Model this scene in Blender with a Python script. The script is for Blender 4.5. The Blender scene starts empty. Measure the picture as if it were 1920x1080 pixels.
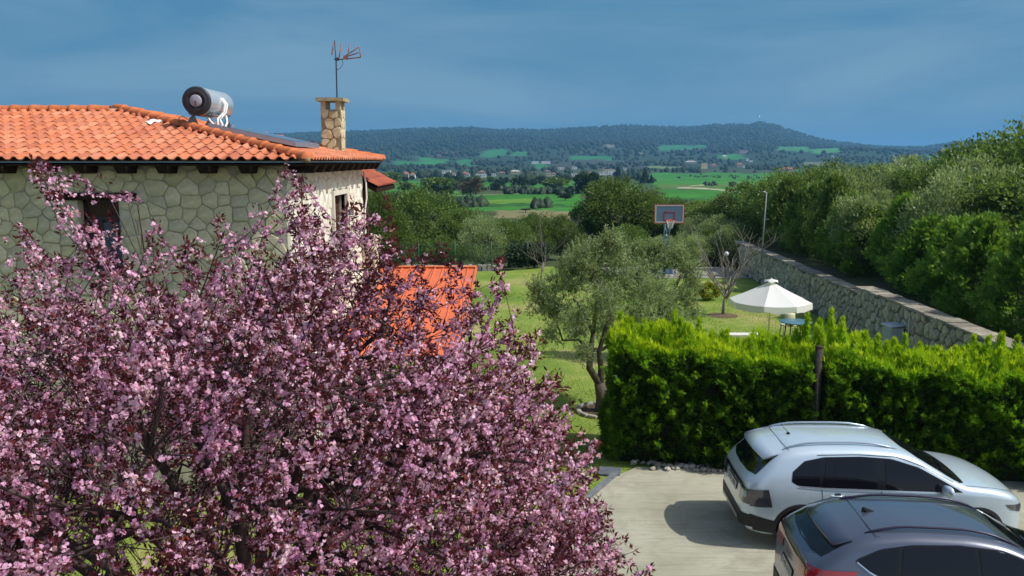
import bpy, bmesh, math, random
import numpy as np
from mathutils import Vector, Matrix

R = math.radians
rng = np.random.default_rng(7)
random.seed(7)
scene = bpy.context.scene
COL = scene.collection

# ------------------------------------------------------------------ camera
CAM_H = 6.2
FPX = 1550.0                     # focal length in pixels of the 1920 wide photograph
PITCH = math.atan2(240, FPX)
cam_d = bpy.data.cameras.new('camera')
cam_d.sensor_width = 36.0
cam_d.lens = 36.0 * FPX / 1920.0
cam_d.clip_start = 0.1
cam_d.clip_end = 20000
cam = bpy.data.objects.new('camera', cam_d)
COL.objects.link(cam)
cam.location = (0, 0, CAM_H)
cam.rotation_euler = (math.pi / 2 - PITCH, 0, 0)
scene.camera = cam

# ------------------------------------------------------------------ light
SUN_EL, SUN_AZ = 49.0, -12.0     # azimuth from +x, negative = towards the camera side
sd = Vector((math.cos(R(SUN_EL)) * math.cos(R(SUN_AZ)), math.cos(R(SUN_EL)) * math.sin(R(SUN_AZ)), math.sin(R(SUN_EL))))
sun_d = bpy.data.lights.new('sun', 'SUN')
sun_d.energy = 4.4
sun_d.angle = R(0.55)
sun_d.color = (1.0, 0.95, 0.86)
sun = bpy.data.objects.new('sun', sun_d)
COL.objects.link(sun)
sun.location = (30, -10, 40)
sun.rotation_euler = (-sd).to_track_quat('-Z', 'Y').to_euler()

world = bpy.data.worlds.new('World')
scene.world = world
world.use_nodes = True
wt = world.node_tree
wt.nodes.clear()
w_out = wt.nodes.new('ShaderNodeOutputWorld')
w_bg = wt.nodes.new('ShaderNodeBackground')
w_bg.inputs['Strength'].default_value = 0.15
w_sky = wt.nodes.new('ShaderNodeTexSky')
w_sky.sky_type = 'NISHITA'
w_sky.sun_disc = False
w_sky.sun_elevation = R(SUN_EL)
w_sky.sun_rotation = R(90 - SUN_AZ)
w_sky.altitude = 60
w_sky.air_density = 1.0
w_sky.dust_density = 2.0
w_sky.ozone_density = 1.0
tc = wt.nodes.new('ShaderNodeTexCoord')
mp = wt.nodes.new('ShaderNodeMapping')
mp.inputs['Scale'].default_value = (1.2, 1.2, 7.0)
wt.links.new(tc.outputs['Generated'], mp.inputs['Vector'])
nz = wt.nodes.new('ShaderNodeTexNoise')
nz.inputs['Scale'].default_value = 1.5
nz.inputs['Detail'].default_value = 7
nz.inputs['Roughness'].default_value = 0.55
nz.inputs['Distortion'].default_value = 0.5
wt.links.new(mp.outputs['Vector'], nz.inputs['Vector'])
rp = wt.nodes.new('ShaderNodeValToRGB')          # slate blue rain cloud with paler wisps
rp.color_ramp.elements[0].position = 0.42
rp.color_ramp.elements[0].color = (0.42, 1.48, 2.6, 1)
rp.color_ramp.elements[1].position = 0.68
rp.color_ramp.elements[1].color = (1.1, 2.15, 3.1, 1)
wt.links.new(nz.outputs['Fac'], rp.inputs['Fac'])
w_mix = wt.nodes.new('ShaderNodeMix')
w_mix.data_type = 'RGBA'
w_mix.inputs[0].default_value = 0.93
sxyz = wt.nodes.new('ShaderNodeSeparateXYZ')     # the rain cloud stands over the valley; overhead and behind it is clear
wt.links.new(tc.outputs['Generated'], sxyz.inputs[0])
def w_range(src, a, b, c, d):
    n = wt.nodes.new('ShaderNodeMapRange'); n.interpolation_type = 'SMOOTHSTEP'
    n.inputs[1].default_value = a; n.inputs[2].default_value = b; n.inputs[3].default_value = c; n.inputs[4].default_value = d
    wt.links.new(src, n.inputs[0]); return n.outputs[0]
w_mul = wt.nodes.new('ShaderNodeMath'); w_mul.operation = 'MULTIPLY'
wt.links.new(w_range(sxyz.outputs['Y'], -0.35, 0.45, 0.0, 0.93), w_mul.inputs[0])
wt.links.new(w_range(sxyz.outputs['Z'], 0.3, 0.85, 1.0, 0.0), w_mul.inputs[1])
wt.links.new(w_mul.outputs[0], w_mix.inputs[0])
wt.links.new(w_sky.outputs['Color'], w_mix.inputs[6])
wt.links.new(rp.outputs['Color'], w_mix.inputs[7])
wt.links.new(w_mix.outputs[2], w_bg.inputs['Color'])
wt.links.new(w_bg.outputs['Background'], w_out.inputs['Surface'])

vs = scene.view_settings
vs.view_transform = 'Standard'
vs.look = 'None'
vs.gamma = 1.0
vs.exposure = 0.0
vs.use_curve_mapping = False
scene.cycles.max_bounces = 6
scene.cycles.transparent_max_bounces = 8
scene.cycles.volume_bounces = 0
scene.cycles.volume_step_rate = 5
scene.cycles.use_denoising = True

# ------------------------------------------------------------------ helpers
def P2W(px, py, z=0.0):
    """ground position of a spot seen at px, py of the photograph, at height z"""
    a = PITCH + math.atan2(py - 540, FPX)
    Y = (CAM_H - z) / math.tan(a)
    D = Y * math.cos(PITCH) + (CAM_H - z) * math.sin(PITCH)
    return (px - 960) / FPX * D, Y

def P2Y(px, py, Y):
    """X, z of a spot seen at px, py when it stands at distance Y"""
    a = PITCH + math.atan2(py - 540, FPX)
    dz = -Y * math.tan(a)
    D = Y * math.cos(PITCH) - dz * math.sin(PITCH)
    return (px - 960) / FPX * D, CAM_H + dz

MATS = {}
def link(nt, a, b): nt.links.new(a, b)

def mat(name, col, rough=0.7, metal=0.0, spec=0.35, noise=0.0, nscale=5.0, col2=None, bump=0.0, bscale=40.0, coat=0.0,
        trans=0.0, detail=4.0, object_coords=True, stretch=(1, 1, 1), emission=None):
    """procedural material: base colour varied by noise, optional second colour, optional bump"""
    if name in MATS: return MATS[name]
    m = bpy.data.materials.new(name)
    m.use_nodes = True
    nt = m.node_tree
    bs = nt.nodes['Principled BSDF']
    bs.inputs['Roughness'].default_value = rough
    bs.inputs['Metallic'].default_value = metal
    bs.inputs['Specular IOR Level'].default_value = spec
    bs.inputs['Coat Weight'].default_value = coat
    bs.inputs['Coat Roughness'].default_value = 0.04
    if trans: bs.inputs['Transmission Weight'].default_value = trans
    co = nt.nodes.new('ShaderNodeTexCoord')
    mpn = nt.nodes.new('ShaderNodeMapping')
    mpn.inputs['Scale'].default_value = stretch
    link(nt, co.outputs['Object'], mpn.inputs['Vector'])
    c2 = col2 or tuple(min(1, c * (1 - noise)) for c in col)
    n = nt.nodes.new('ShaderNodeTexNoise')
    n.inputs['Scale'].default_value = nscale
    n.inputs['Detail'].default_value = detail
    n.inputs['Roughness'].default_value = 0.6
    link(nt, mpn.outputs['Vector'], n.inputs['Vector'])
    r = nt.nodes.new('ShaderNodeValToRGB')
    r.color_ramp.elements[0].position = 0.33
    r.color_ramp.elements[1].position = 0.67
    r.color_ramp.elements[0].color = (*c2, 1)
    r.color_ramp.elements[1].color = (*col, 1)
    link(nt, n.outputs['Fac'], r.inputs['Fac'])
    link(nt, r.outputs['Color'], bs.inputs['Base Color'])
    if bump:
        b = nt.nodes.new('ShaderNodeBump')
        b.inputs['Strength'].default_value = bump
        b.inputs['Distance'].default_value = 0.02
        n2 = nt.nodes.new('ShaderNodeTexNoise')
        n2.inputs['Scale'].default_value = bscale
        n2.inputs['Detail'].default_value = 5
        link(nt, mpn.outputs['Vector'], n2.inputs['Vector'])
        link(nt, n2.outputs['Fac'], b.inputs['Height'])
        link(nt, b.outputs['Normal'], bs.inputs['Normal'])
    MATS[name] = m
    return m

def leaf_mat(name, cols, transl=0.35, rough=0.5, spec=0.3, clump=0.0, clscale=1.2, tcol=1.25):
    """foliage: colour from the per-leaf 'tint', slightly translucent"""
    if name in MATS: return MATS[name]
    m = bpy.data.materials.new(name)
    m.use_nodes = True
    nt = m.node_tree
    bs = nt.nodes['Principled BSDF']
    out = nt.nodes['Material Output']
    bs.inputs['Roughness'].default_value = rough
    bs.inputs['Specular IOR Level'].default_value = spec
    at = nt.nodes.new('ShaderNodeAttribute')
    at.attribute_name = 'tint'
    r = nt.nodes.new('ShaderNodeValToRGB')
    els = r.color_ramp.elements
    while len(els) < len(cols): els.new(0.5)
    for i, c in enumerate(cols):
        els[i].position = i / (len(cols) - 1)
        els[i].color = (*c, 1)
    src = at.outputs['Fac']
    if clump:
        co = nt.nodes.new('ShaderNodeTexCoord')
        n = nt.nodes.new('ShaderNodeTexNoise')
        n.inputs['Scale'].default_value = clscale
        n.inputs['Detail'].default_value = 3
        link(nt, co.outputs['Object'], n.inputs['Vector'])
        ma = nt.nodes.new('ShaderNodeMath'); ma.operation = 'SUBTRACT'
        ma.inputs[1].default_value = 0.5
        link(nt, n.outputs['Fac'], ma.inputs[0])
        mb = nt.nodes.new('ShaderNodeMath'); mb.operation = 'MULTIPLY_ADD'
        mb.inputs[1].default_value = clump
        link(nt, ma.outputs[0], mb.inputs[0]); link(nt, src, mb.inputs[2])
        src = mb.outputs[0]
    link(nt, src, r.inputs['Fac'])
    oi = nt.nodes.new('ShaderNodeObjectInfo')
    hs = nt.nodes.new('ShaderNodeHueSaturation')
    mr = nt.nodes.new('ShaderNodeMapRange')
    mr.inputs[3].default_value = 0.82
    mr.inputs[4].default_value = 1.15
    link(nt, oi.outputs['Random'], mr.inputs[0])
    link(nt, mr.outputs[0], hs.inputs['Value'])
    link(nt, r.outputs['Color'], hs.inputs['Color'])
    link(nt, hs.outputs['Color'], bs.inputs['Base Color'])
    tr = nt.nodes.new('ShaderNodeBsdfTranslucent')
    mx = nt.nodes.new('ShaderNodeMix'); mx.data_type = 'RGBA'; mx.blend_type = 'MULTIPLY'
    mx.inputs[0].default_value = 1.0
    mx.inputs[7].default_value = (tcol * 1.05, tcol, tcol * 0.6, 1)
    link(nt, hs.outputs['Color'], mx.inputs[6])
    link(nt, mx.outputs[2], tr.inputs['Color'])
    ms = nt.nodes.new('ShaderNodeMixShader')
    ms.inputs[0].default_value = transl
    link(nt, bs.outputs[0], ms.inputs[1]); link(nt, tr.outputs[0], ms.inputs[2])
    link(nt, ms.outputs[0], out.inputs['Surface'])
    MATS[name] = m
    return m

def tint_mat(name, cols, rough=0.8, spec=0.25, noise=0.25, nscale=18.0, bump=0.5, bscale=30.0, metal=0.0, blot=None, blotscale=1.6):
    """solid pieces (stones, tiles): each object gets its own random tone"""
    if name in MATS: return MATS[name]
    m = bpy.data.materials.new(name)
    m.use_nodes = True
    nt = m.node_tree
    bs = nt.nodes['Principled BSDF']
    bs.inputs['Roughness'].default_value = rough
    bs.inputs['Specular IOR Level'].default_value = spec
    bs.inputs['Metallic'].default_value = metal
    oi = nt.nodes.new('ShaderNodeObjectInfo')
    at = nt.nodes.new('ShaderNodeAttribute'); at.attribute_name = 'tint'
    ad = nt.nodes.new('ShaderNodeMath'); ad.operation = 'ADD'
    fr = nt.nodes.new('ShaderNodeMath'); fr.operation = 'FRACT'
    link(nt, oi.outputs['Random'], ad.inputs[0]); link(nt, at.outputs['Fac'], ad.inputs[1])
    link(nt, ad.outputs[0], fr.inputs[0])
    r = nt.nodes.new('ShaderNodeValToRGB')
    els = r.color_ramp.elements
    while len(els) < len(cols): els.new(0.5)
    for i, c in enumerate(cols):
        els[i].position = i / (len(cols) - 1); els[i].color = (*c, 1)
    link(nt, fr.outputs[0], r.inputs['Fac'])
    co = nt.nodes.new('ShaderNodeTexCoord')
    n = nt.nodes.new('ShaderNodeTexNoise')
    n.inputs['Scale'].default_value = nscale; n.inputs['Detail'].default_value = 6
    link(nt, co.outputs['Object'], n.inputs['Vector'])
    mr = nt.nodes.new('ShaderNodeMapRange')
    mr.inputs[1].default_value = 0.3; mr.inputs[2].default_value = 0.7
    mr.inputs[3].default_value = 1 - noise; mr.inputs[4].default_value = 1 + noise * 0.4
    link(nt, n.outputs['Fac'], mr.inputs[0])
    hs = nt.nodes.new('ShaderNodeHueSaturation')
    link(nt, mr.outputs[0], hs.inputs['Value']); link(nt, r.outputs['Color'], hs.inputs['Color'])
    colout = hs.outputs['Color']
    if blot:
        n3 = nt.nodes.new('ShaderNodeTexNoise')
        n3.inputs['Scale'].default_value = blotscale; n3.inputs['Detail'].default_value = 5
        link(nt, co.outputs['Object'], n3.inputs['Vector'])
        r3 = nt.nodes.new('ShaderNodeMapRange')
        r3.inputs[1].default_value = 0.56; r3.inputs[2].default_value = 0.72
        link(nt, n3.outputs['Fac'], r3.inputs[0])
        mm = nt.nodes.new('ShaderNodeMix'); mm.data_type = 'RGBA'
        mm.inputs[7].default_value = (*blot, 1)
        link(nt, r3.outputs[0], mm.inputs[0]); link(nt, colout, mm.inputs[6])
        colout = mm.outputs[2]
    link(nt, colout, bs.inputs['Base Color'])
    if bump:
        b = nt.nodes.new('ShaderNodeBump'); b.inputs['Strength'].default_value = bump; b.inputs['Distance'].default_value = 0.02
        n2 = nt.nodes.new('ShaderNodeTexNoise'); n2.inputs['Scale'].default_value = bscale; n2.inputs['Detail'].default_value = 6
        link(nt, co.outputs['Object'], n2.inputs['Vector'])
        link(nt, n2.outputs['Fac'], b.inputs['Height']); link(nt, b.outputs['Normal'], bs.inputs['Normal'])
    MATS[name] = m
    return m

def np_mesh(name, V, faces, tint=None, smooth=False, mats=None):
    """faces: list of (M,k) arrays"""
    me = bpy.data.meshes.new(name)
    V = np.asarray(V, dtype=np.float32)
    me.vertices.add(len(V)); me.vertices.foreach_set('co', V.ravel())
    faces = [np.asarray(f, dtype=np.int32) for f in faces if len(f)]
    nl = sum(f.size for f in faces); nf = sum(len(f) for f in faces)
    me.loops.add(nl)
    me.loops.foreach_set('vertex_index', np.concatenate([f.ravel() for f in faces]))
    me.polygons.add(nf)
    st = []; s = 0
    for f in faces:
        st.append(s + np.arange(len(f)) * f.shape[1]); s += f.size
    me.polygons.foreach_set('loop_start', np.concatenate(st).astype(np.int32))
    me.update(calc_edges=True)
    if smooth: me.polygons.foreach_set('use_smooth', np.ones(nf, dtype=bool))
    if tint is not None:
        a = me.attributes.new('tint', 'FLOAT', 'FACE')
        a.data.foreach_set('value', np.asarray(tint, dtype=np.float32))
    me.validate()
    if mats:
        for m in (mats if isinstance(mats, (list, tuple)) else [mats]): me.materials.append(m)
    return me

class MB:
    """collects simple shapes into one mesh"""
    def __init__(s): s.v = []; s.f = []; s.n = 0; s.sm = []
    def add(s, V, F, smooth=False):
        V = [tuple(p) for p in V]
        s.v += V
        s.f += [tuple(int(i) + s.n for i in f) for f in F]
        s.sm += [smooth] * len(F)
        s.n += len(V)
        return s
    def box(s, c, size, rot=None, taper=1.0):
        x, y, z = [k / 2 for k in size]
        V = [(-x, -y, -z), (x, -y, -z), (x, y, -z), (-x, y, -z), (-x * taper, -y * taper, z), (x * taper, -y * taper, z), (x * taper, y * taper, z), (-x * taper, y * taper, z)]
        if rot is not None: V = [rot @ Vector(p) for p in V]
        V = [(p[0] + c[0], p[1] + c[1], p[2] + c[2]) for p in V]
        return s.add(V, [(0, 3, 2, 1), (4, 5, 6, 7), (0, 1, 5, 4), (1, 2, 6, 5), (2, 3, 7, 6), (3, 0, 4, 7)])
    def box2(s, a, b):
        return s.box([(a[i] + b[i]) / 2 for i in range(3)], [abs(b[i] - a[i]) for i in range(3)])
    def tube(s, pts, r, seg=6, cap=True):
        pts = [Vector(p) for p in pts]
        rs = r if isinstance(r, (list, tuple)) else [r] * len(pts)
        rings = []; V = []
        d = (pts[1] - pts[0]).normalized()
        up = Vector((0, 0, 1)) if abs(d.z) < 0.9 else Vector((1, 0, 0))
        a = d.cross(up).normalized()
        for i, p in enumerate(pts):
            if i == 0: d = pts[1] - pts[0]
            elif i == len(pts) - 1: d = pts[-1] - pts[-2]
            else: d = pts[i + 1] - pts[i - 1]
            if d.length < 1e-9: d = Vector((0, 0, 1))
            d.normalize()
            a = (a - d * a.dot(d)); 
            if a.length < 1e-6: a = d.orthogonal()
            a.normalize(); b = d.cross(a)
            for k in range(seg):
                t = 2 * math.pi * k / seg
                V.append(p + (a * math.cos(t) + b * math.sin(t)) * rs[i])
        F = []
        for i in range(len(pts) - 1):
            for k in range(seg):
                k2 = (k + 1) % seg
                F.append((i * seg + k, i * seg + k2, (i + 1) * seg + k2, (i + 1) * seg + k))
        if cap:
            F.append(tuple(range(seg))[::-1]); F.append(tuple((len(pts) - 1) * seg + k for k in range(seg)))
        return s.add(V, F, True)
    def lathe(s, prof, c=(0, 0, 0), seg=24, axis='z', smooth=True, rot=None):
        """prof: (radius, height) pairs"""
        V = []; F = []
        for (r, h) in prof:
            for k in range(seg):
                t = 2 * math.pi * k / seg
                p = (r * math.cos(t), r * math.sin(t), h)
                if axis == 'y': p = (p[0], h, p[1])
                if axis == 'x': p = (h, p[0], p[1])
                p = Vector(p)
                if rot is not None: p = rot @ p
                V.append((p[0] + c[0], p[1] + c[1], p[2] + c[2]))
        n = len(prof)
        for i in range(n - 1):
            for k in range(seg):
                k2 = (k + 1) % seg
                F.append((i * seg + k, i * seg + k2, (i + 1) * seg + k2, (i + 1) * seg + k))
        return s.add(V, F, smooth)
    def prism(s, poly, z0, z1):
        n = len(poly)
        V = [(p[0], p[1], z0) for p in poly] + [(p[0], p[1], z1) for p in poly]
        F = [tuple(range(n))[::-1], tuple(range(n, 2 * n))] + [(i, (i + 1) % n, n + (i + 1) % n, n + i) for i in range(n)]
        return s.add(V, F)
    def mesh(s, name, m=None):
        me = bpy.data.meshes.new(name)
        me.from_pydata(s.v, [], s.f)
        me.polygons.foreach_set('use_smooth', s.sm)
        me.update()
        if m: me.materials.append(m)
        return me

def obj(name, me, parent=None, world=True, m=None):
    """link a mesh; when parented to an Empty, world coordinates are kept"""
    o = bpy.data.objects.new(name, me)
    COL.objects.link(o)
    if m and not me.materials: me.materials.append(m)
    if parent:
        o.parent = parent
        if world:
            l = world_loc(parent)
            o.location = (-l[0], -l[1], -l[2])
            me.transform(Matrix.Translation(-Vector(l))); o.location = (0, 0, 0)
    return o

def world_loc(o):
    l = Vector((0, 0, 0))
    while o: l += Vector(o.location); o = o.parent
    return l

def bevel(o, w=0.01, seg=2):
    md = o.modifiers.new('bevel', 'BEVEL'); md.width = w; md.segments = seg; md.limit_method = 'ANGLE'
    return o

def thing(name, label, cat, loc=(0, 0, 0), group=None, rotz=0.0):
    o = bpy.data.objects.new(name, None); COL.objects.link(o)
    o.location = loc; o.rotation_euler = (0, 0, rotz)
    o.empty_display_size = 0.3
    o['label'] = label; o['category'] = cat
    if group: o['group'] = group
    return o

def tag(o, label, cat, group=None, kind=None):
    o['label'] = label; o['category'] = cat
    if group: o['group'] = group
    if kind: o['kind'] = kind
    return o

def structure(o):
    o['kind'] = 'structure'; return o

def copy_tree(o, parent=None):
    c = o.copy(); COL.objects.link(c); c.parent = parent
    for ch in list(o.children): copy_tree(ch, c)
    return c

def unit(v): return v / np.maximum(1e-9, np.linalg.norm(v, axis=-1, keepdims=True))

def rand_dirs(n): return unit(rng.normal(size=(n, 3)))

def leaves(pos, d, L, W, fold=0.25, blades=1, spread=0.6, nrm=None):
    """leaf shaped folded quads along direction d. returns V, F(quads)"""
    n = len(pos); L = np.broadcast_to(L, n)[:, None]; W = np.broadcast_to(W, n)[:, None]
    d = unit(d)
    s = unit(np.cross(d, rand_dirs(n) if nrm is None else nrm))
    up = np.cross(s, d)
    Vs = []
    for b in range(blades):
        a = (b - (blades - 1) / 2) * spread
        dd = d * math.cos(a) + s * math.sin(a)
        ss = s * math.cos(a) - d * math.sin(a)
        l = L * (1 - 0.28 * abs(b - (blades - 1) / 2))
        Vs.append(np.stack([pos, pos + dd * l * 0.45 + ss * W * 0.5 + up * W * fold, pos + dd * l, pos + dd * l * 0.45 - ss * W * 0.5 + up * W * fold], 1))
    V = np.concatenate(Vs, 1).reshape(-1, 3)
    F = np.arange(len(V)).reshape(-1, 4)
    return V, F

def curl(z):  # soft value noise for outlines
    return z

# 2-D Voronoi cells inside a rectangle, for rubble masonry
def clip_half(poly, p, n):
    out = []
    m = len(poly)
    for i in range(m):
        a = poly[i]; b = poly[(i + 1) % m]
        da = (a[0] - p[0]) * n[0] + (a[1] - p[1]) * n[1]
        db = (b[0] - p[0]) * n[0] + (b[1] - p[1]) * n[1]
        if da <= 0: out.append(a)
        if (da < 0 < db) or (db < 0 < da):
            t = da / (da - db); out.append((a[0] + (b[0] - a[0]) * t, a[1] + (b[1] - a[1]) * t))
    return out

def cells(x0, x1, z0, z1, sx, sz, joint=0.02, seed=0, jit=0.38, holes=(), vary=0.0, rnd=0.22):
    rs = random.Random(seed)
    pts = []
    nz = max(1, int((z1 - z0) / sz + 0.5)); nx = max(1, int((x1 - x0) / sx + 0.5))
    for j in range(-1, nz + 1):
        off = rs.random()
        for i in range(-1, nx + 1):
            if rs.random() < vary: continue
            pts.append((x0 + (i + 0.5 + (0.5 if j % 2 else 0) + rs.uniform(-jit, jit)) * (x1 - x0) / nx,
                        z0 + (j + 0.5 + rs.uniform(-jit, jit) * 0.8) * (z1 - z0) / nz))
    out = []
    for (cx, cz) in pts:
        if not (x0 < cx < x1 and z0 < cz < z1): continue
        hit = False
        poly = [(x0, z0), (x1, z0), (x1, z1), (x0, z1)]
        for (a, b, c, d) in holes:
            if a < cx < b and c < cz < d: hit = True; break
            gaps = [(a - cx, 0), (cx - b, 1), (c - cz, 2), (cz - d, 3)]
            k = max(gaps)[1]
            if k == 0: poly = clip_half(poly, (a, 0), (1, 0))
            if k == 1: poly = clip_half(poly, (b, 0), (-1, 0))
            if k == 2: poly = clip_half(poly, (0, c), (0, 1))
            if k == 3: poly = clip_half(poly, (0, d), (0, -1))
        if hit: continue
        near = sorted(pts, key=lambda q: (q[0] - cx) ** 2 + (q[1] - cz) ** 2)[1:15]
        for (qx, qz) in near:
            dx, dz = qx - cx, qz - cz
            l = math.hypot(dx, dz)
            if l < 1e-6: continue
            poly = clip_half(poly, ((cx + qx) / 2 - dx / l * joint / 2, (cz + qz) / 2 - dz / l * joint / 2), (dx / l, dz / l))
            if len(poly) < 3: break
        if len(poly) < 3: continue
        ar = 0.5 * sum(poly[i][0] * poly[(i + 1) % len(poly)][1] - poly[(i + 1) % len(poly)][0] * poly[i][1] for i in range(len(poly)))
        if abs(ar) < 0.15 * sx * sz: continue
        # round the corners once
        q = []
        m = len(poly)
        for i in range(m):
            a = poly[i]; b = poly[(i + 1) % m]
            t = rnd
            q.append((a[0] + (b[0] - a[0]) * t, a[1] + (b[1] - a[1]) * t)); q.append((a[0] + (b[0] - a[0]) * (1 - t), a[1] + (b[1] - a[1]) * (1 - t)))
        out.append(q)
    return out

def stone_geo(poly, depth, rs):
    """flat outline -> a stone standing proud; local frame u, v, w(out)"""
    cx = sum(p[0] for p in poly) / len(poly); cz = sum(p[1] for p in poly) / len(poly)
    n = len(poly)
    tx, tz = rs.uniform(-0.05, 0.05), rs.uniform(-0.06, 0.06)
    V = [(p[0], p[1], -0.01) for p in poly]
    V += [(p[0], p[1], depth * 0.6) for p in poly]
    V += [(cx + (p[0] - cx) * 0.86, cz + (p[1] - cz) * 0.86, depth + (p[0] - cx) * tx + (p[1] - cz) * tz + rs.uniform(-0.003, 0.003)) for p in poly]
    F = []
    for r_ in (0, 1):
        F += [(r_ * n + i, r_ * n + (i + 1) % n, (r_ + 1) * n + (i + 1) % n, (r_ + 1) * n + i) for i in range(n)]
    F.append(tuple(2 * n + i for i in range(n)))
    return V, F, (cx, cz)

# ------------------------------------------------------------------ terrain
RIDGE = [(-900, 262), (0, 258), (400, 254), (520, 249), (600, 246), (700, 243), (760, 240), (860, 237), (880, 236), (930, 241), (980, 240), (1010, 242), (1090, 237),
         (1170, 233), (1240, 236), (1300, 236), (1330, 231), (1400, 232), (1415, 227), (1450, 234), (1500, 250), (1530, 258), (1560, 263), (1640, 272),
         (1720, 273), (1760, 266), (1800, 262), (1845, 262), (1920, 270), (2400, 276), (3200, 280)]
YB = np.array([0, 46, 60, 80, 250, 500, 900, 1300, 1700, 2200, 2800, 3800, 5200, 9000.])
ZB = np.array([0, 0, -0.9, -1.6, -5, -9, -12, -8, 0, 14, 40, 100, 30, 10.])
def terr(X, Y):
    X = np.asarray(X, float); Y = np.asarray(Y, float)
    u = X / np.maximum(Y, 1) * 1550 + 960
    row = np.interp(u, [p[0] for p in RIDGE], [p[1] for p in RIDGE])
    Rz = 6.2 + (300 - (row + 4.5)) / 1550 * 3800
    z = np.interp(Y, YB, ZB)
    t = np.clip((Y - 1700) / 2100, 0, 1)
    t2 = t ** 1.25 * np.where(Y > 3800, np.clip(1 - (Y - 3800) / 3500, 0, 1), 1)
    base = np.interp(Y, [0, 46, 60, 80, 250, 500, 900, 1300, 1700, 9000], [0, 0, -0.9, -1.6, -5, -9, -12, -8, 0, 0])
    z = base + (Rz - base) * np.where(Y > 1700, t2, 0)
    rough = np.clip((Y - 1500) / 1500, 0, 1) * np.clip((3700 - Y) / 600, 0, 1)
    z = z + rough * (7 * np.sin(X / 210 + Y / 330) + 6 * np.sin(X / 97 - Y / 160 + 1.3) + 5 * np.sin(X / 420 + 2))
    # nearer knoll on the right
    z = z + 26 * np.exp(-((u - 1640) / 170) ** 2 - ((Y - 2200) / 420) ** 2)
    z = z + np.clip((Y - 60) / 400, 0, 1) * np.clip((1800 - Y) / 600, 0, 1) * (0.35 * np.sin(X / 37 + Y / 51) + 0.3 * np.sin(X / 17))
    return z

GREEN = (0.045, 0.19, 0.022); YGREEN = (0.12, 0.235, 0.03); DGREEN = (0.03, 0.11, 0.022); TAN = (0.20, 0.19, 0.09); OLIVE = (0.065, 0.085, 0.035)
TEAL = (0.035, 0.17, 0.06); WOOD = (0.022, 0.036, 0.018); BROWN = (0.09, 0.075, 0.05); PALE = (0.42, 0.38, 0.27)
FIELDS = [  # u0,u1,row0,row1,colour,skew  (where the fields lie, written as they are seen from the drone)
    (-600, 2600, 352, 470, OLIVE, 0), (-600, 2600, 331, 354, (0.05, 0.10, 0.03), 0), (-600, 2600, 316, 333, (0.05, 0.075, 0.035), 0),
    (1215, 1460, 324, 337, GREEN, 0), (1225, 1470, 335, 352, (0.05, 0.20, 0.025), 0), (1230, 1470, 344, 352, (0.09, 0.17, 0.035), 2), (1235, 1450, 353, 368, GREEN, 3), (1240, 1440, 367, 385, (0.04, 0.15, 0.025), 3),
    (1290, 1400, 383, 402, (0.07, 0.16, 0.03), 0), (1262, 1285, 349.5, 351, PALE, 0),
    (735, 1080, 338, 352, (0.045, 0.17, 0.022), 0), (840, 1080, 346, 353, GREEN, 0), (700, 860, 352, 362, (0.06, 0.19, 0.025), 0),
    (830, 1084, 362, 374, GREEN, 2), (855, 1010, 373, 381, YGREEN, 1), (1000, 1080, 371, 381, (0.05, 0.2, 0.025), 0), (858, 1085, 380, 387, DGREEN, 0), (840, 1085, 386, 394, (0.05, 0.18, 0.03), 0), (930, 1090, 393, 408, TAN, 0), (700, 840, 364, 380, (0.05, 0.13, 0.03), 0),
    (1060, 1090, 350, 395, GREEN, 0),
    (785, 842, 296, 309, (0.04, 0.2, 0.05), -6), (742, 800, 302, 309, TEAL, 0), (860, 885, 300, 311, TEAL, 0), (904, 952, 280, 293, TEAL, 4), (960, 990, 285, 293, TEAL, 0), (820, 862, 285, 293, BROWN, 0),
    (1065, 1145, 293, 303, TEAL, 0), (1000, 1070, 307, 316, TEAL, 0), (1230, 1262, 273, 284, TEAL, 0), (1262, 1318, 273, 281, TEAL, 0), (1342, 1392, 290, 299, (0.04, 0.19, 0.05), 3),
    (1452, 1510, 276, 284, (0.05, 0.2, 0.06), 0), (1512, 1566, 279, 287, (0.06, 0.23, 0.06), 2), (1730, 1770, 292, 297, (0.05, 0.2, 0.06), 2),
    (1208, 1275, 312, 315.5, (0.14, 0.2, 0.07), -2), (1070, 1116, 285, 287.5, BROWN, -2), (1128, 1150, 272, 277, (0.16, 0.16, 0.13), 0), (1182, 1200, 287, 288.5, (0.22, 0.2, 0.17), 0),
    (1400, 1422, 262, 268, (0.05, 0.09, 0.06), 0), (1020, 1210, 300, 317, (0.05, 0.06, 0.045), 0), (1460, 1620, 318, 330, (0.05, 0.14, 0.04), 0), (1540, 1760, 300, 318, (0.035, 0.06, 0.03), 0),
    (1500, 1560, 303, 311, (0.12, 0.14, 0.1), 0)]

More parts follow.
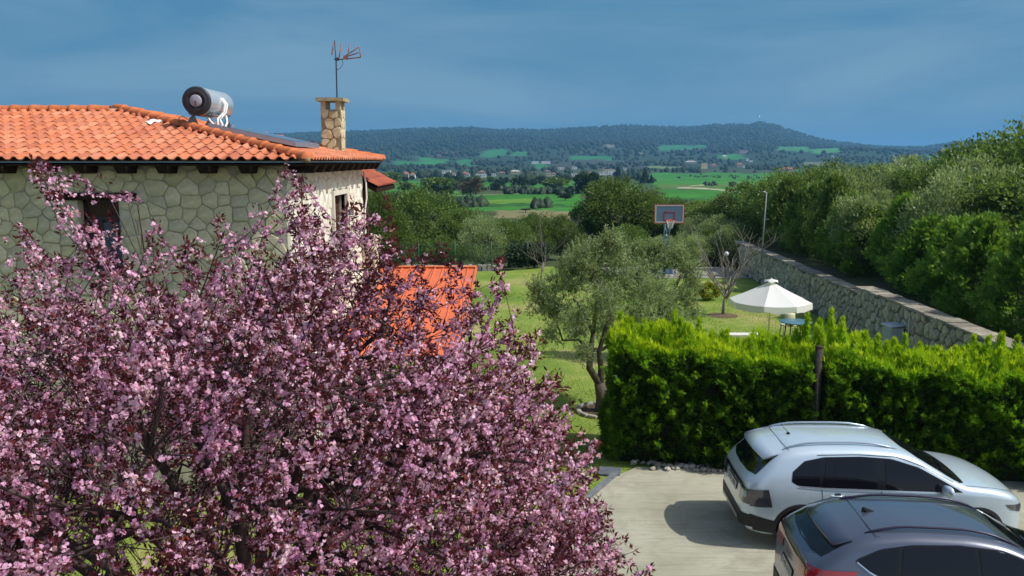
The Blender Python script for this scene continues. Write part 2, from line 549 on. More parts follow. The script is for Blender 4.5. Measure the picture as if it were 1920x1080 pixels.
def build_terrain():
    us = np.concatenate([np.linspace(-4200, -620, 60), np.arange(-600, 2600, 8.0), np.linspace(2620, 6200, 60)])
    Ys = np.concatenate([[-60, -20, 1, 8, 20, 35, 46, 48], 50 * (9000 / 50) ** np.linspace(0, 1, 300)])
    uu, yy = np.meshgrid(us, Ys)
    X = (uu - 960) / 1550 * np.maximum(yy, 40)
    Z = terr(X, yy) - 0.03
    V = np.stack([X, yy, Z], -1).reshape(-1, 3)
    nu = len(us); ny = len(Ys)
    i = np.arange((ny - 1) * nu).reshape(ny - 1, nu)[:, :-1].ravel()
    F = np.stack([i, i + 1, i + 1 + nu, i + nu], 1)
    me = np_mesh('ground', V, [F], smooth=True)
    # colour of the land itself, per vertex
    D = np.maximum(yy, 1)
    rows = 300 + (CAM_H - Z) / D * 1550
    wob = 1.1 * np.sin(uu / 19.0) + 0.8 * np.sin(uu / 7.3 + rows / 3)
    c = np.zeros((ny, nu, 3)) + np.array(OLIVE)
    far = rows < 316
    c[far] = (0.03, 0.055, 0.03)
    c[(yy > 2300)] = WOOD
    for (a, b, r0, r1, colr, sk) in FIELDS:
        rr = rows + sk * (uu - (a + b) / 2) / max(30, (b - a)) + wob * min(1, (r1 - r0) / 12)
        ww = 6 * np.sin(rows / 2.0) if b - a < 300 else 0
        m = (uu + ww > a) & (uu + ww < b) & (rr > r0) & (rr < r1) & (yy > 48)
        c[m] = colr
    # thin pale farm tracks
    def track(pts, w=0.7, colr=PALE):
        r0 = np.interp(uu, [p[0] for p in pts], [p[1] for p in pts])
        m = (np.abs(rows - r0) < w) & (uu > pts[0][0]) & (uu < pts[-1][0]) & (yy > 48)
        c[m] = colr
    track([(1265, 351), (1300, 351.5), (1340, 354), (1385, 359)], 1.0)
    track([(1290, 348), (1330, 345.5)], 0.6)
    track([(800, 365), (880, 365.5), (960, 362), (1010, 360)], 0.7, (0.2, 0.2, 0.12))
    # rows of crops
    n = rng.normal(size=(ny, nu, 1)) * 0.05
    c = np.clip(c * (1 + n), 0, 1)
    a = me.attributes.new('land', 'FLOAT_COLOR', 'POINT')
    a.data.foreach_set('color', np.concatenate([c, np.ones((ny, nu, 1))], -1).astype(np.float32).ravel())
    m = bpy.data.materials.new('land')
    m.use_nodes = True
    nt = m.node_tree; bs = nt.nodes['Principled BSDF']
    bs.inputs['Roughness'].default_value = 0.9; bs.inputs['Specular IOR Level'].default_value = 0.1
    at = nt.nodes.new('ShaderNodeAttribute'); at.attribute_name = 'land'
    co = nt.nodes.new('ShaderNodeTexCoord')
    prev = at.outputs['Color']
    for sc, lo, hi in ((0.02, 0.72, 1.2), (0.35, 0.75, 1.2)):
        nn = nt.nodes.new('ShaderNodeTexNoise'); nn.inputs['Scale'].default_value = sc; nn.inputs['Detail'].default_value = 8
        nn.inputs['Roughness'].default_value = 0.65
        link(nt, co.outputs['Object'], nn.inputs['Vector'])
        mr = nt.nodes.new('ShaderNodeMapRange'); mr.inputs[1].default_value = 0.3; mr.inputs[2].default_value = 0.7
        mr.inputs[3].default_value = lo; mr.inputs[4].default_value = hi
        link(nt, nn.outputs['Fac'], mr.inputs[0])
        hs = nt.nodes.new('ShaderNodeHueSaturation')
        link(nt, mr.outputs[0], hs.inputs['Value']); link(nt, prev, hs.inputs['Color'])
        prev = hs.outputs['Color']
    link(nt, prev, bs.inputs['Base Color'])
    me.materials.append(m)
    g = obj('ground', me)
    structure(g)
    g['label'] = 'soil, fields and hills reaching to the horizon'
build_terrain()

# lawn with dry patches
def grass_material():
    m = bpy.data.materials.new('lawn_grass'); m.use_nodes = True
    nt = m.node_tree; bs = nt.nodes['Principled BSDF']
    bs.inputs['Roughness'].default_value = 0.9; bs.inputs['Specular IOR Level'].default_value = 0.15
    co = nt.nodes.new('ShaderNodeTexCoord')
    n1 = nt.nodes.new('ShaderNodeTexNoise'); n1.inputs['Scale'].default_value = 0.28; n1.inputs['Detail'].default_value = 6; n1.inputs['Roughness'].default_value = 0.62
    mpn = nt.nodes.new('ShaderNodeMapping'); mpn.inputs['Scale'].default_value = (1, 0.8, 1)
    link(nt, co.outputs['Object'], mpn.inputs['Vector']); link(nt, mpn.outputs['Vector'], n1.inputs['Vector'])
    r = nt.nodes.new('ShaderNodeValToRGB'); e = r.color_ramp.elements
    e[0].position = 0.36; e[0].color = (0.12, 0.21, 0.03, 1)
    e[1].position = 0.66; e[1].color = (0.40, 0.36, 0.14, 1)
    k = e.new(0.52); k.color = (0.22, 0.30, 0.055, 1)
    link(nt, n1.outputs['Fac'], r.inputs['Fac'])
    n2 = nt.nodes.new('ShaderNodeTexNoise'); n2.inputs['Scale'].default_value = 14; n2.inputs['Detail'].default_value = 8; n2.inputs['Roughness'].default_value = 0.75
    link(nt, co.outputs['Object'], n2.inputs['Vector'])
    mr = nt.nodes.new('ShaderNodeMapRange'); mr.inputs[1].default_value = 0.32; mr.inputs[2].default_value = 0.68; mr.inputs[3].default_value = 0.55; mr.inputs[4].default_value = 1.35
    link(nt, n2.outputs['Fac'], mr.inputs[0])
    hs = nt.nodes.new('ShaderNodeHueSaturation')
    link(nt, mr.outputs[0], hs.inputs['Value']); link(nt, r.outputs['Color'], hs.inputs['Color'])
    link(nt, hs.outputs['Color'], bs.inputs['Base Color'])
    b = nt.nodes.new('ShaderNodeBump'); b.inputs['Strength'].default_value = 0.9; b.inputs['Distance'].default_value = 0.04
    n3 = nt.nodes.new('ShaderNodeTexNoise'); n3.inputs['Scale'].default_value = 30; n3.inputs['Detail'].default_value = 6
    link(nt, co.outputs['Object'], n3.inputs['Vector']); link(nt, n3.outputs['Fac'], b.inputs['Height']); link(nt, b.outputs['Normal'], bs.inputs['Normal'])
    return m
M_GRASS = grass_material()
def sheet(name, poly, z, m):
    mb = MB(); mb.add([(p[0], p[1], z) for p in poly], [tuple(range(len(poly)))])
    return structure(obj(name, mb.mesh(name, m)))
WX = lambda Y: 11.8 + (Y - 18.7) * math.tan(R(2.0))     # front face of the retaining wall
LB = [P2W(905, 510), P2W(955, 508), P2W(1010, 501)]
lawn = sheet('lawn', [(-4, -6), (12.3, -6), (WX(8), 8), (WX(47), 47.3), (LB[2][0], LB[2][1] + 0.3), LB[1], (-3.9, 46), (-12, 46), (-12, 23), (-30, 23), (-30, 2)], 0.006, M_GRASS)

# concrete parking: a slab with a real edge
def concrete_material():
    m = bpy.data.materials.new('concrete'); m.use_nodes = True
    nt = m.node_tree; bs = nt.nodes['Principled BSDF']
    bs.inputs['Roughness'].default_value = 0.85; bs.inputs['Specular IOR Level'].default_value = 0.25
    co = nt.nodes.new('ShaderNodeTexCoord')
    def noise(sc, det, rgh=0.6, vec=None, dist=0):
        n = nt.nodes.new('ShaderNodeTexNoise'); n.inputs['Scale'].default_value = sc; n.inputs['Detail'].default_value = det
        n.inputs['Roughness'].default_value = rgh; n.inputs['Distortion'].default_value = dist
        link(nt, vec or co.outputs['Object'], n.inputs['Vector']); return n.outputs['Fac']
    def rng_(src, a, b, c, d):
        r = nt.nodes.new('ShaderNodeMapRange'); r.inputs[1].default_value = a; r.inputs[2].default_value = b; r.inputs[3].default_value = c; r.inputs[4].default_value = d
        link(nt, src, r.inputs[0]); return r.outputs[0]
    def mixc(f, a, b):
        x = nt.nodes.new('ShaderNodeMix'); x.data_type = 'RGBA'
        for s_, i in ((f, 0), (a, 6), (b, 7)):
            if isinstance(s_, tuple): x.inputs[i].default_value = s_
            else: link(nt, s_, x.inputs[i])
        return x.outputs[2]
    base = mixc(rng_(noise(0.55, 6), 0.35, 0.68, 0, 1), (0.33, 0.33, 0.25, 1), (0.48, 0.475, 0.385, 1))
    base = mixc(rng_(noise(1.3, 7, 0.7, dist=0.6), 0.48, 0.72, 0, 0.75), base, (0.21, 0.205, 0.15, 1))
    mp1 = nt.nodes.new('ShaderNodeMapping'); mp1.inputs['Rotation'].default_value = (0, 0, R(20)); mp1.inputs['Scale'].default_value = (0.5, 9, 1)
    link(nt, co.outputs['Object'], mp1.inputs['Vector'])
    base = mixc(rng_(noise(2.2, 5, 0.6, mp1.outputs['Vector']), 0.5, 0.7, 0, 0.55), base, (0.20, 0.195, 0.15, 1))
    base = mixc(rng_(noise(35, 6, 0.7), 0.3, 0.7, 0.0, 0.3), base, (0.27, 0.26, 0.19, 1))
    vo = nt.nodes.new('ShaderNodeTexVoronoi'); vo.feature = 'DISTANCE_TO_EDGE'; vo.inputs['Scale'].default_value = 0.42
    n_ = nt.nodes.new('ShaderNodeTexNoise'); n_.inputs['Scale'].default_value = 1.6; n_.inputs['Detail'].default_value = 6
    link(nt, co.outputs['Object'], n_.inputs['Vector'])
    mx = nt.nodes.new('ShaderNodeMix'); mx.data_type = 'RGBA'; mx.blend_type = 'LINEAR_LIGHT'; mx.inputs[0].default_value = 0.25
    link(nt, co.outputs['Object'], mx.inputs[6]); link(nt, n_.outputs['Color'], mx.inputs[7]); link(nt, mx.outputs[2], vo.inputs['Vector'])
    base = mixc(rng_(vo.outputs['Distance'], 0.0, 0.006, 0.22, 0.0), base, (0.12, 0.11, 0.08, 1))
    link(nt, base, bs.inputs['Base Color'])
    b = nt.nodes.new('ShaderNodeBump'); b.inputs['Strength'].default_value = 0.5; b.inputs['Distance'].default_value = 0.01
    link(nt, noise(60, 6, 0.7), b.inputs['Height']); link(nt, b.outputs['Normal'], bs.inputs['Normal'])
    return m
M_CONC = concrete_material()
EDGE = [P2W(1196, 878), P2W(1160, 893), P2W(1100, 945), (0.3, 12.6), (-0.9, 11.5), (-3.0, 10.6), (-6, 10.2), (-12, 10.2)]
mb = MB(); mb.prism([(12.5, -8), (12.5, 15.0), (6.0, 15.75), (2.9, 16.02)] + EDGE + [(-12, -8)], -0.2, 0.035)
structure(obj('driveway', mb.mesh('driveway', M_CONC)))
mb = MB()
for a, b in zip(EDGE[1:5], EDGE[2:6]):
    a_, b_ = Vector((a[0], a[1], 0)), Vector((b[0], b[1], 0)); d = (b_ - a_).normalized(); n = Vector((d.y, -d.x, 0)) * 0.07
    if n.x > 0: n = -n
    L_ = (b_ - a_).length; c = (a_ + b_) / 2 + n
    mb.box((c.x, c.y, 0.03), (L_, 0.13, 0.06), Matrix.Rotation(math.atan2(d.y, d.x), 3, 'Z'))
M_SLATE = mat('slate', (0.13, 0.15, 0.18), 0.75, noise=0.4, nscale=9, bump=0.3)
structure(obj('kerb', mb.mesh('kerb', mat('kerb_stone', (0.19, 0.21, 0.23), 0.8, noise=0.4, nscale=7, bump=0.3))))

# court far back
C0 = P2W(1240, 520)
structure(obj('court', MB().prism([(5.2, 43.3), (WX(44) - 0.1, 43.3), (WX(48) - 0.2, 47.8), (5.2, 47.8)], -0.1, 0.03).mesh('court', mat('court_concrete', (0.30, 0.29, 0.25), 0.9, noise=0.3, nscale=1.2, bump=0.3))))

# ------------------------------------------------------------------ haze
def haze():
    mb = MB(); mb.box2((-9500, -80, -13.6), (9500, 9300, 190))
    m = bpy.data.materials.new('haze'); m.use_nodes = True; nt = m.node_tree; nt.nodes.clear()
    o_ = nt.nodes.new('ShaderNodeOutputMaterial'); v = nt.nodes.new('ShaderNodeVolumePrincipled')
    v.inputs['Color'].default_value = (0.22, 0.58, 1.0, 1); v.inputs['Density'].default_value = 0.00015
    v.inputs['Anisotropy'].default_value = 0.1
    link(nt, v.outputs[0], o_.inputs['Volume'])
    o = obj('haze', mb.mesh('haze', m)); o['kind'] = 'stuff'; o['label'] = 'thin blue haze in the valley air'; o['category'] = 'haze'
HAZE = True
if HAZE: haze()

# ------------------------------------------------------------------ masonry materials
M_STONE = tint_mat('house_stone', [(0.50, 0.48, 0.30), (0.60, 0.56, 0.38), (0.46, 0.45, 0.32), (0.64, 0.60, 0.42), (0.52, 0.51, 0.30), (0.58, 0.53, 0.38)], 0.85, noise=0.3, nscale=7, blot=(0.17, 0.21, 0.06), blotscale=1.4)
M_MORTAR = mat('mortar', (0.50, 0.485, 0.37), 0.95, noise=0.35, nscale=6, bump=0.5)
M_WSTONE = tint_mat('wall_stone', [(0.40, 0.37, 0.28), (0.52, 0.49, 0.38), (0.32, 0.30, 0.25), (0.58, 0.54, 0.43), (0.45, 0.40, 0.29), (0.38, 0.36, 0.31)], 0.9, noise=0.4, nscale=9, blot=(0.10, 0.10, 0.05), blotscale=2.2)
M_DARKMORTAR = mat('dark_mortar', (0.20, 0.185, 0.145), 0.95, noise=0.5, nscale=6, bump=0.5)
M_TILE = tint_mat('clay_tile', [(0.50, 0.155, 0.07), (0.60, 0.21, 0.105), (0.54, 0.18, 0.085), (0.62, 0.26, 0.15), (0.42, 0.13, 0.07), (0.56, 0.20, 0.115)], 0.8, noise=0.3, nscale=9, bump=0.2, blot=(0.38, 0.20, 0.11), blotscale=2.2)
M_CAPTILE = tint_mat('cap_tile', [(0.52, 0.15, 0.05), (0.62, 0.18, 0.06), (0.57, 0.17, 0.07)], 0.75, noise=0.3, nscale=10, bump=0.15)
M_DARKWOOD = mat('dark_wood', (0.028, 0.018, 0.013), 0.9, spec=0.1, noise=0.5, nscale=12, stretch=(1, 8, 8))
M_BROWNWOOD = mat('brown_wood', (0.10, 0.05, 0.03), 0.7, noise=0.5, nscale=12)
M_STEEL = mat('galvanised_steel', (0.5, 0.52, 0.54), 0.4, metal=0.8, noise=0.2)
M_WHITE = mat('white_plastic', (0.8, 0.8, 0.8), 0.4, noise=0.05)
M_BLACK = mat('black_rubber', (0.015, 0.015, 0.017), 0.6, noise=0.2)

def masonry(prefix, parent, frame, polys, depth, material, limit, seed, keyfun=None):
    """stones as parts; the ones past the limit joined. frame(u, v, w) -> world point"""
    rs = random.Random(seed)
    if keyfun: polys = sorted(polys, key=keyfun)
    rest = MB(); restt = []
    for i, q in enumerate(polys):
        V, F, c = stone_geo(q, depth * rs.uniform(0.7, 1.25), rs)
        if i < limit:
            o3 = Vector(frame(c[0], c[1], 0))
            VV = [Vector(frame(*p)) - o3 for p in V]
            me = bpy.data.meshes.new(prefix); me.from_pydata(VV, [], F); me.materials.append(material)
            o = bpy.data.objects.new(prefix, me); COL.objects.link(o); o.parent = parent
            o.location = o3 - world_loc(parent)
        else:
            rest.add([frame(*p) for p in V], F); restt += [rs.random()] * len(F)
    if rest.n:
        me = rest.mesh(prefix, material)
        a = me.attributes.new('tint', 'FLOAT', 'FACE'); a.data.foreach_set('value', restt)
        o = obj(prefix + '_infill', me, parent); o['kind'] = 'stuff'

# ------------------------------------------------------------------ the stone house
HZ = 6.2                                     # eave height
EX, FY, BY = -3.46, 14.2, 22.5               # east eave, front eave, back eave
RX, RY, RZ = -8.45, 18.4, 7.25               # end of the ridge
WFX, WFY, WBY = -3.98, 14.62, 22.1           # wall faces
LX = -17.0
house = thing('stone_house', 'two storey pale stone house with orange clay tile hip roof behind the blossoming tree', 'house', (-10, 18.4, 0))
WIN = (-7.66, -6.93, 4.22, 5.50)             # front window opening x0,x1,z0,z1
mb = MB()
t = 0.45
mb.box2((LX, WFY, 0), (WIN[0], WFY + t, HZ - 0.1)); mb.box2((WIN[1], WFY, 0), (WFX, WFY + t, HZ - 0.1))
mb.box2((WIN[0], WFY, 0), (WIN[1], WFY + t, WIN[2])); mb.box2((WIN[0], WFY, WIN[3]), (WIN[1], WFY + t, HZ - 0.1))
# east wall with one window
EW = (18.35, 19.75, 3.95, 5.42)
mb.box2((WFX - t, WFY + t, 0), (WFX, EW[0], HZ - 0.1)); mb.box2((WFX - t, EW[1], 0), (WFX, WBY, HZ - 0.1))
mb.box2((WFX - t, EW[0], 0), (WFX, EW[1], EW[2])); mb.box2((WFX - t, EW[0], EW[3]), (WFX, EW[1], HZ - 0.1))
mb.box2((LX, WBY - t, 0), (WFX - t, WBY, HZ - 0.1)); mb.box2((LX, WFY + t, 0), (LX + t, WBY - t, HZ - 0.1))
wall = obj('wall', mb.mesh('wall', M_MORTAR), house)
LINT = (-8.17, -6.60, 5.50, 5.63)
pol = cells(-9.9, WFX, 1.2, HZ - 0.12, 0.29, 0.23, 0.014, 3, jit=0.43, rnd=0.15, holes=[(WIN[0] - 0.02, WIN[1] + 0.02, WIN[2] - 0.13, WIN[3]), (LINT[0], LINT[1], LINT[2], LINT[3])], vary=0.06)
pol = [q for q in pol]
masonry('stone', wall, lambda u, v, w: (u, WFY - w, v), pol, 0.028, M_STONE, 296, 5, keyfun=lambda q: -min(p[1] for p in q))
pol = cells(WFY + 0.02, WBY, 0.2, HZ - 0.12, 0.40, 0.30, 0.015, 4, holes=[(EW[0] - 0.1, EW[1] + 0.1, EW[2] - 0.1, EW[3] + 0.12)], vary=0.05)
me_p = obj('wall_side', MB().box2((WFX - 0.02, WFY + 0.46, 0.05), (WFX + 0.003, WFY + 0.5, 0.1)).mesh('wall_side', M_MORTAR), house)
M_ESTONE_LIT = tint_mat('sunlit_east_stone', [(0.74, 0.72, 0.60), (0.78, 0.76, 0.66), (0.70, 0.68, 0.55), (0.8, 0.79, 0.7)], 0.85, noise=0.25, nscale=7)  # whiter copy of the house stone: glare of the sun put into the colour
masonry('stone', me_p, lambda u, v, w: (WFX + w, u, v), pol, 0.022, M_ESTONE_LIT, 0, 6)
# lintel, sill, window
obj('lintel', MB().box2((LINT[0], WFY - 0.05, LINT[2]), (LINT[1], WFY + 0.1, LINT[3])).mesh('lintel', M_DARKWOOD), house)
obj('window_sill', MB().box2((WIN[0] - 0.08, WFY - 0.07, WIN[2] - 0.11), (WIN[1] + 0.08, WFY + 0.1, WIN[2] - 0.002)).mesh('window_sill', mat('sill_stone', (0.42, 0.42, 0.33), 0.8, noise=0.3, nscale=8)), house)
wy = WFY + 0.2
mb = MB(); x0, x1, z0, z1 = WIN
for (a, b) in (((x0, z0), (x0 + 0.05, z1)), ((x1 - 0.05, z0), (x1, z1)), ((x0, z0), (x1, z0 + 0.06)), ((x0, z1 - 0.36), (x1, z1 - 0.3)), ((x0, z1 - 0.05), (x1, z1))):
    mb.box2((a[0], wy, a[1]), (b[0], wy + 0.06, b[1]))
win = obj('window', mb.mesh('window', mat('dark_frame', (0.03, 0.028, 0.03), 0.5, noise=0.2)), house)
M_GLASS = mat('window_glass', (0.012, 0.016, 0.02), 0.06, spec=0.6, noise=0.2)
obj('pane', MB().box2((x0 + 0.05, wy + 0.025, z0 + 0.06), (x1 - 0.05, wy + 0.03, z1 - 0.36)).mesh('pane', M_GLASS), win)
obj('pane', MB().box2((x0 + 0.05, wy + 0.02, z1 - 0.3), (x1 - 0.05, wy + 0.03, z1 - 0.05)).mesh('pane', mat('brown_glass', (0.05, 0.025, 0.015), 0.2, noise=0.2)), win)
mb = MB()
for k in range(22):
    zz = z0 + 0.1 + k * 0.036
    mb.box((x0 + 0.5, wy + 0.012, zz), (0.34, 0.012, 0.03), Matrix.Rotation(R(-35), 3, 'X'))
obj('blind', mb.mesh('blind', mat('grey_blind', (0.10, 0.135, 0.17), 0.5, noise=0.1)), win)
obj('mullion', MB().box2((x0 + 0.28, wy - 0.01, z0 + 0.06), (x0 + 0.33, wy + 0.05, z1 - 0.36)).mesh('mullion', mat('dark_frame', (0.03, 0.028, 0.03))), win)
# east window: white surround, brown shutters
mb = MB(); y0, y1, z0, z1 = EW
wx = WFX + 0.02
for (a, b) in (((y0 - 0.09, z0 - 0.1), (y0, z1 + 0.1)), ((y1, z0 - 0.1), (y1 + 0.09, z1 + 0.1)), ((y0, z1), (y1, z1 + 0.1)), ((y0, z0 - 0.1), (y1, z0))):
    mb.box2((wx - 0.1, a[0], a[1]), (wx + 0.05, b[0], b[1]))
ewin = obj('window', mb.mesh('window', mat('pale_surround', (0.66, 0.64, 0.56), 0.8, noise=0.15)), house)
mb = MB()
for k in range(26): mb.box((WFX - 0.14, (y0 + y1) / 2, z0 + 0.04 + k * 0.055), (0.02, y1 - y0 - 0.04, 0.045), Matrix.Rotation(R(30), 3, 'Y'))
mb.box2((WFX - 0.19, y0, z0), (WFX - 0.15, y1, z1))
obj('shutter', mb.mesh('shutter', M_BROWNWOOD), ewin)

# roof slopes under the tiles
def zf(x, y): return HZ + (y - FY) * (RZ - HZ) / (RY - FY)            # front slope
def ze(x, y): return HZ + (EX - x) * (RZ - HZ) / (EX - RX)            # east slope
ridgeL = (LX - 0.5, RY, RZ)
A, B, Cc, D_ = (EX, FY, HZ), (EX, BY, HZ), (LX - 0.5, BY, HZ), (LX - 0.5, FY, HZ)
def under(p, d=0.03): return (p[0], p[1], p[2] - d)
mb = MB()
mb.add([under(A), under(D_), under(ridgeL), under((RX, RY, RZ))], [(3, 2, 1, 0)])
mb.add([under(A), under(B), under((RX, RY, RZ))], [(0, 1, 2)])
mb.add([under(B), under(Cc), under(ridgeL), under((RX, RY, RZ))], [(0, 1, 2, 3)])
roof = obj('roof', mb.mesh('roof', mat('roof_mortar', (0.30, 0.21, 0.13), 0.95, noise=0.4, nscale=5)), house)
mb = MB()   # soffit and fascia boards
mb.box2((LX - 0.4, FY + 0.06, HZ - 0.1), (EX - 0.06, BY - 0.06, HZ - 0.065))
obj('soffit', mb.mesh('soffit', mat('soffit_wood', (0.04, 0.024, 0.017), 0.95, spec=0.05, noise=0.4, nscale=9, stretch=(1, 10, 1))), house)
mb0 = MB().box((0, 0, 0), (0.16, 0.5, 0.13), taper=1.35)
raf_me = mb0.mesh('rafter', M_DARKWOOD)
for k in range(9):
    px = 47 + 73.3 * k
    x = (px - 960) / FPX * 14.85
    if k == 7: break
    o = bpy.data.objects.new('rafter', raf_me); COL.objects.link(o); o.parent = house
    o.location = Vector((x, WFY - 0.16, HZ - 0.165)) - Vector(house.location)
for k in range(11):
    o = bpy.data.objects.new('rafter', raf_me); COL.objects.link(o); o.parent = house
    o.rotation_euler = (0, 0, R(90)); o.location = Vector((WFX + 0.18, WFY + 0.3 + 0.7 * k, HZ - 0.165)) - Vector(house.location)

# one clay tile, shared
TW, TL, TE = 0.214, 0.44, 0.372
def tile_mesh():
    prof = [(0, 0.012), (0.03, 0.0), (0.075, 0.0), (0.10, 0.016), (0.125, 0.043), (0.155, 0.056), (0.185, 0.045), (0.208, 0.018), (0.222, 0.006)]
    V = []
    for (yy, dz) in ((0, 0.022), (TL, 0.0)):
        for (x, z) in prof: V.append((x - TW / 2, yy, z + dz))
    n = len(prof)
    for (x, z) in prof: V.append((x - TW / 2, 0.002, z + 0.004))
    F = [(i, i + 1, n + i + 1, n + i) for i in range(n - 1)] + [(2 * n + i, 2 * n + i + 1, i + 1, i) for i in range(n - 1)]
    me = bpy.data.meshes.new('tile'); me.from_pydata(V, [], F); me.materials.append(M_TILE)
    return me
tile_me = tile_mesh()
pitchF = math.atan2(RZ - HZ, RY - FY); pitchE = math.atan2(RZ - HZ, EX - RX)
ntile = 0
cand = []
for rI in range(13):
    s = -0.03 + rI * TE
    for cI in range(44):
        x = EX - 0.10 - cI * TW
        y = FY + s * math.cos(pitchF)
        # right limit: the hip
        tt = (y + 0.15 - FY) / (RY - FY)
        if x + TW * 0.6 > EX + (RX - EX) * tt: continue
        if y > RY - 0.12 : continue
        cand.append((-x, x, y, zf(x, y)))
cand = [c for c in cand if c[1] > -11.6]
vis = sorted(cand, key=lambda c: abs((c[1] / c[2]) + 0.38))
show = vis[:300]; rest = vis[300:]
for (_, x, y, z) in show:
    o = bpy.data.objects.new('tile', tile_me); COL.objects.link(o); o.parent = roof
    o.location = Vector((x, y, z)) - Vector(house.location)
    o.rotation_euler = (pitchF + rng.normal() * 0.006, rng.normal() * 0.012, rng.normal() * 0.012)
tv = np.array([v.co for v in tile_me.vertices]); tf = np.array([p.vertices for p in tile_me.polygons])
def tile_batch(name, items, parent, material):
    """items: (x, y, z, rotation matrix)"""
    Vs = []; Fs = []; T = []
    for i, (x, y, z, Rm) in enumerate(items):
        Rn = np.array(Rm)
        Vs.append(tv @ Rn.T + np.array([x, y, z])); Fs.append(tf + i * len(tv)); T += [rng.random()] * len(tf)
    me = np_mesh(name, np.concatenate(Vs), [np.concatenate(Fs)], tint=T, mats=material)
    o = obj(name, me, parent); o['kind'] = 'stuff'; return o
items = [(x, y, z, Matrix.Rotation(pitchF, 3, 'X')) for (_, x, y, z) in rest]
RE = Matrix.Rotation(R(90), 3, 'Z') @ Matrix.Rotation(pitchE, 3, 'X')
for rI in range(15):
    s = -0.03 + rI * TE
    for cI in range(40):
        y = FY + 0.1 + cI * TW
        x = EX - s * math.cos(pitchE)
        f = (EX - x + 0.1) / (EX - RX)
        if f > 0.98: continue
        if y < FY + (RY - FY) * f + 0.08 or y > BY - (BY - RY) * f - 0.12: continue
        items.append((x, y, ze(x, y), RE))
tile_batch('tile_field', items, roof, M_TILE)
# caps along ridge and hips
def cap_mesh():
    V = []; n = 8
    for (yy, r_) in ((0, 0.118), (0.03, 0.128), (0.07, 0.118), (0.38, 0.098), (0.45, 0.092)):
        for k in range(n + 1):
            a = math.pi * k / n
            V.append((r_ * math.cos(a), yy, r_ * math.sin(a) * 0.95 - 0.01))
    F = [(j * (n + 1) + k + 1, j * (n + 1) + k, (j + 1) * (n + 1) + k, (j + 1) * (n + 1) + k + 1) for j in range(4) for k in range(n)]
    F.append(tuple(range(n + 1)))
    me = bpy.data.meshes.new('ridge_tile'); me.from_pydata(V, [], F); me.materials.append(M_CAPTILE)
    me.polygons.foreach_set('use_smooth', [True] * len(F))
    return me
cap_me = cap_mesh()
def caps(a, b, step=0.41, lift=0.035):
    a, b = Vector(a), Vector(b); d = (b - a); n = int(d.length / step); d.normalize()
    q = d.to_track_quat('Y', 'Z')
    for k in range(n + 1):
        o = bpy.data.objects.new('ridge_tile', cap_me); COL.objects.link(o); o.parent = roof
        p = a + d * step * k; o.location = Vector((p.x, p.y, p.z + lift)) - Vector(house.location)
        e = q.to_euler(); o.rotation_euler = (e.x + rng.normal() * 0.01, e.y + rng.normal() * 0.03, e.z + rng.normal() * 0.015)
caps(A, (RX, RY, RZ)); caps(B, (RX, RY, RZ)); caps((-12.6, RY, RZ), (RX - 0.42, RY, RZ), 0.425)
obj('mortar_bed', MB().tube([A, (RX, RY, RZ)], 0.06, 6).tube([B, (RX, RY, RZ)], 0.06, 6).tube([(-12.6, RY, RZ), (RX, RY, RZ)], 0.075, 6).mesh('mortar_bed', mat('roof_mortar', (0.3, 0.2, 0.1))), roof)
# low back roof on brown posts beyond the east wall
mb = MB()
a0, a1 = (-4.35, 22.6, 5.86), (-3.62, 22.6, 5.46)
RB = Matrix.Rotation(R(90), 3, 'Z') @ Matrix.Rotation(math.atan2(0.4, 0.73), 3, 'X')
mb.add([(-4.6, 22.5, 5.97), (-3.66, 22.5, 5.44), (-3.66, 26, 5.44), (-4.6, 26, 5.97), (-4.6, 22.5, 5.85), (-3.66, 22.5, 5.32), (-3.66, 26, 5.32), (-4.6, 26, 5.85)],
       [(0, 1, 2, 3), (7, 6, 5, 4), (0, 4, 5, 1), (1, 5, 6, 2), (2, 6, 7, 3), (3, 7, 4, 0)])
br = obj('back_roof', mb.mesh('back_roof', mat('soffit_wood', (0.05, 0.03, 0.02))), house)
its = []
for rI in range(3):
    for cI in range(16):
        s = rI * 0.36
        its.append((-3.62 - s * 0.877, 22.55 + cI * TW, 5.46 + s * 0.48 + 0.02, RB))
tile_batch('tile', its, br, tint_mat('old_tile', [(0.30, 0.08, 0.05), (0.4, 0.11, 0.06)], 0.8))
obj('post', MB().box2((-4.12, 22.8, 0), (-3.98, 22.94, 5.6)).mesh('post', M_BROWNWOOD), house)
obj('drainpipe', MB().tube([(-3.92, 22.0, 5.9), (-3.86, 22.02, 5.6), (-3.85, 22.02, 5.2), (-3.9, 22.02, 4.9), (-3.93, 22.02, 2)], 0.022).mesh('drainpipe', M_WHITE), house)
obj('balcony_pier', MB().box2((-3.95, 21.7, 0), (-3.62, 22.3, 4.1)).box2((-3.99, 21.62, 4.1), (-3.56, 22.38, 4.2)).mesh('balcony_pier', mat('cream_render', (0.62, 0.58, 0.42), 0.85, noise=0.2)), house)
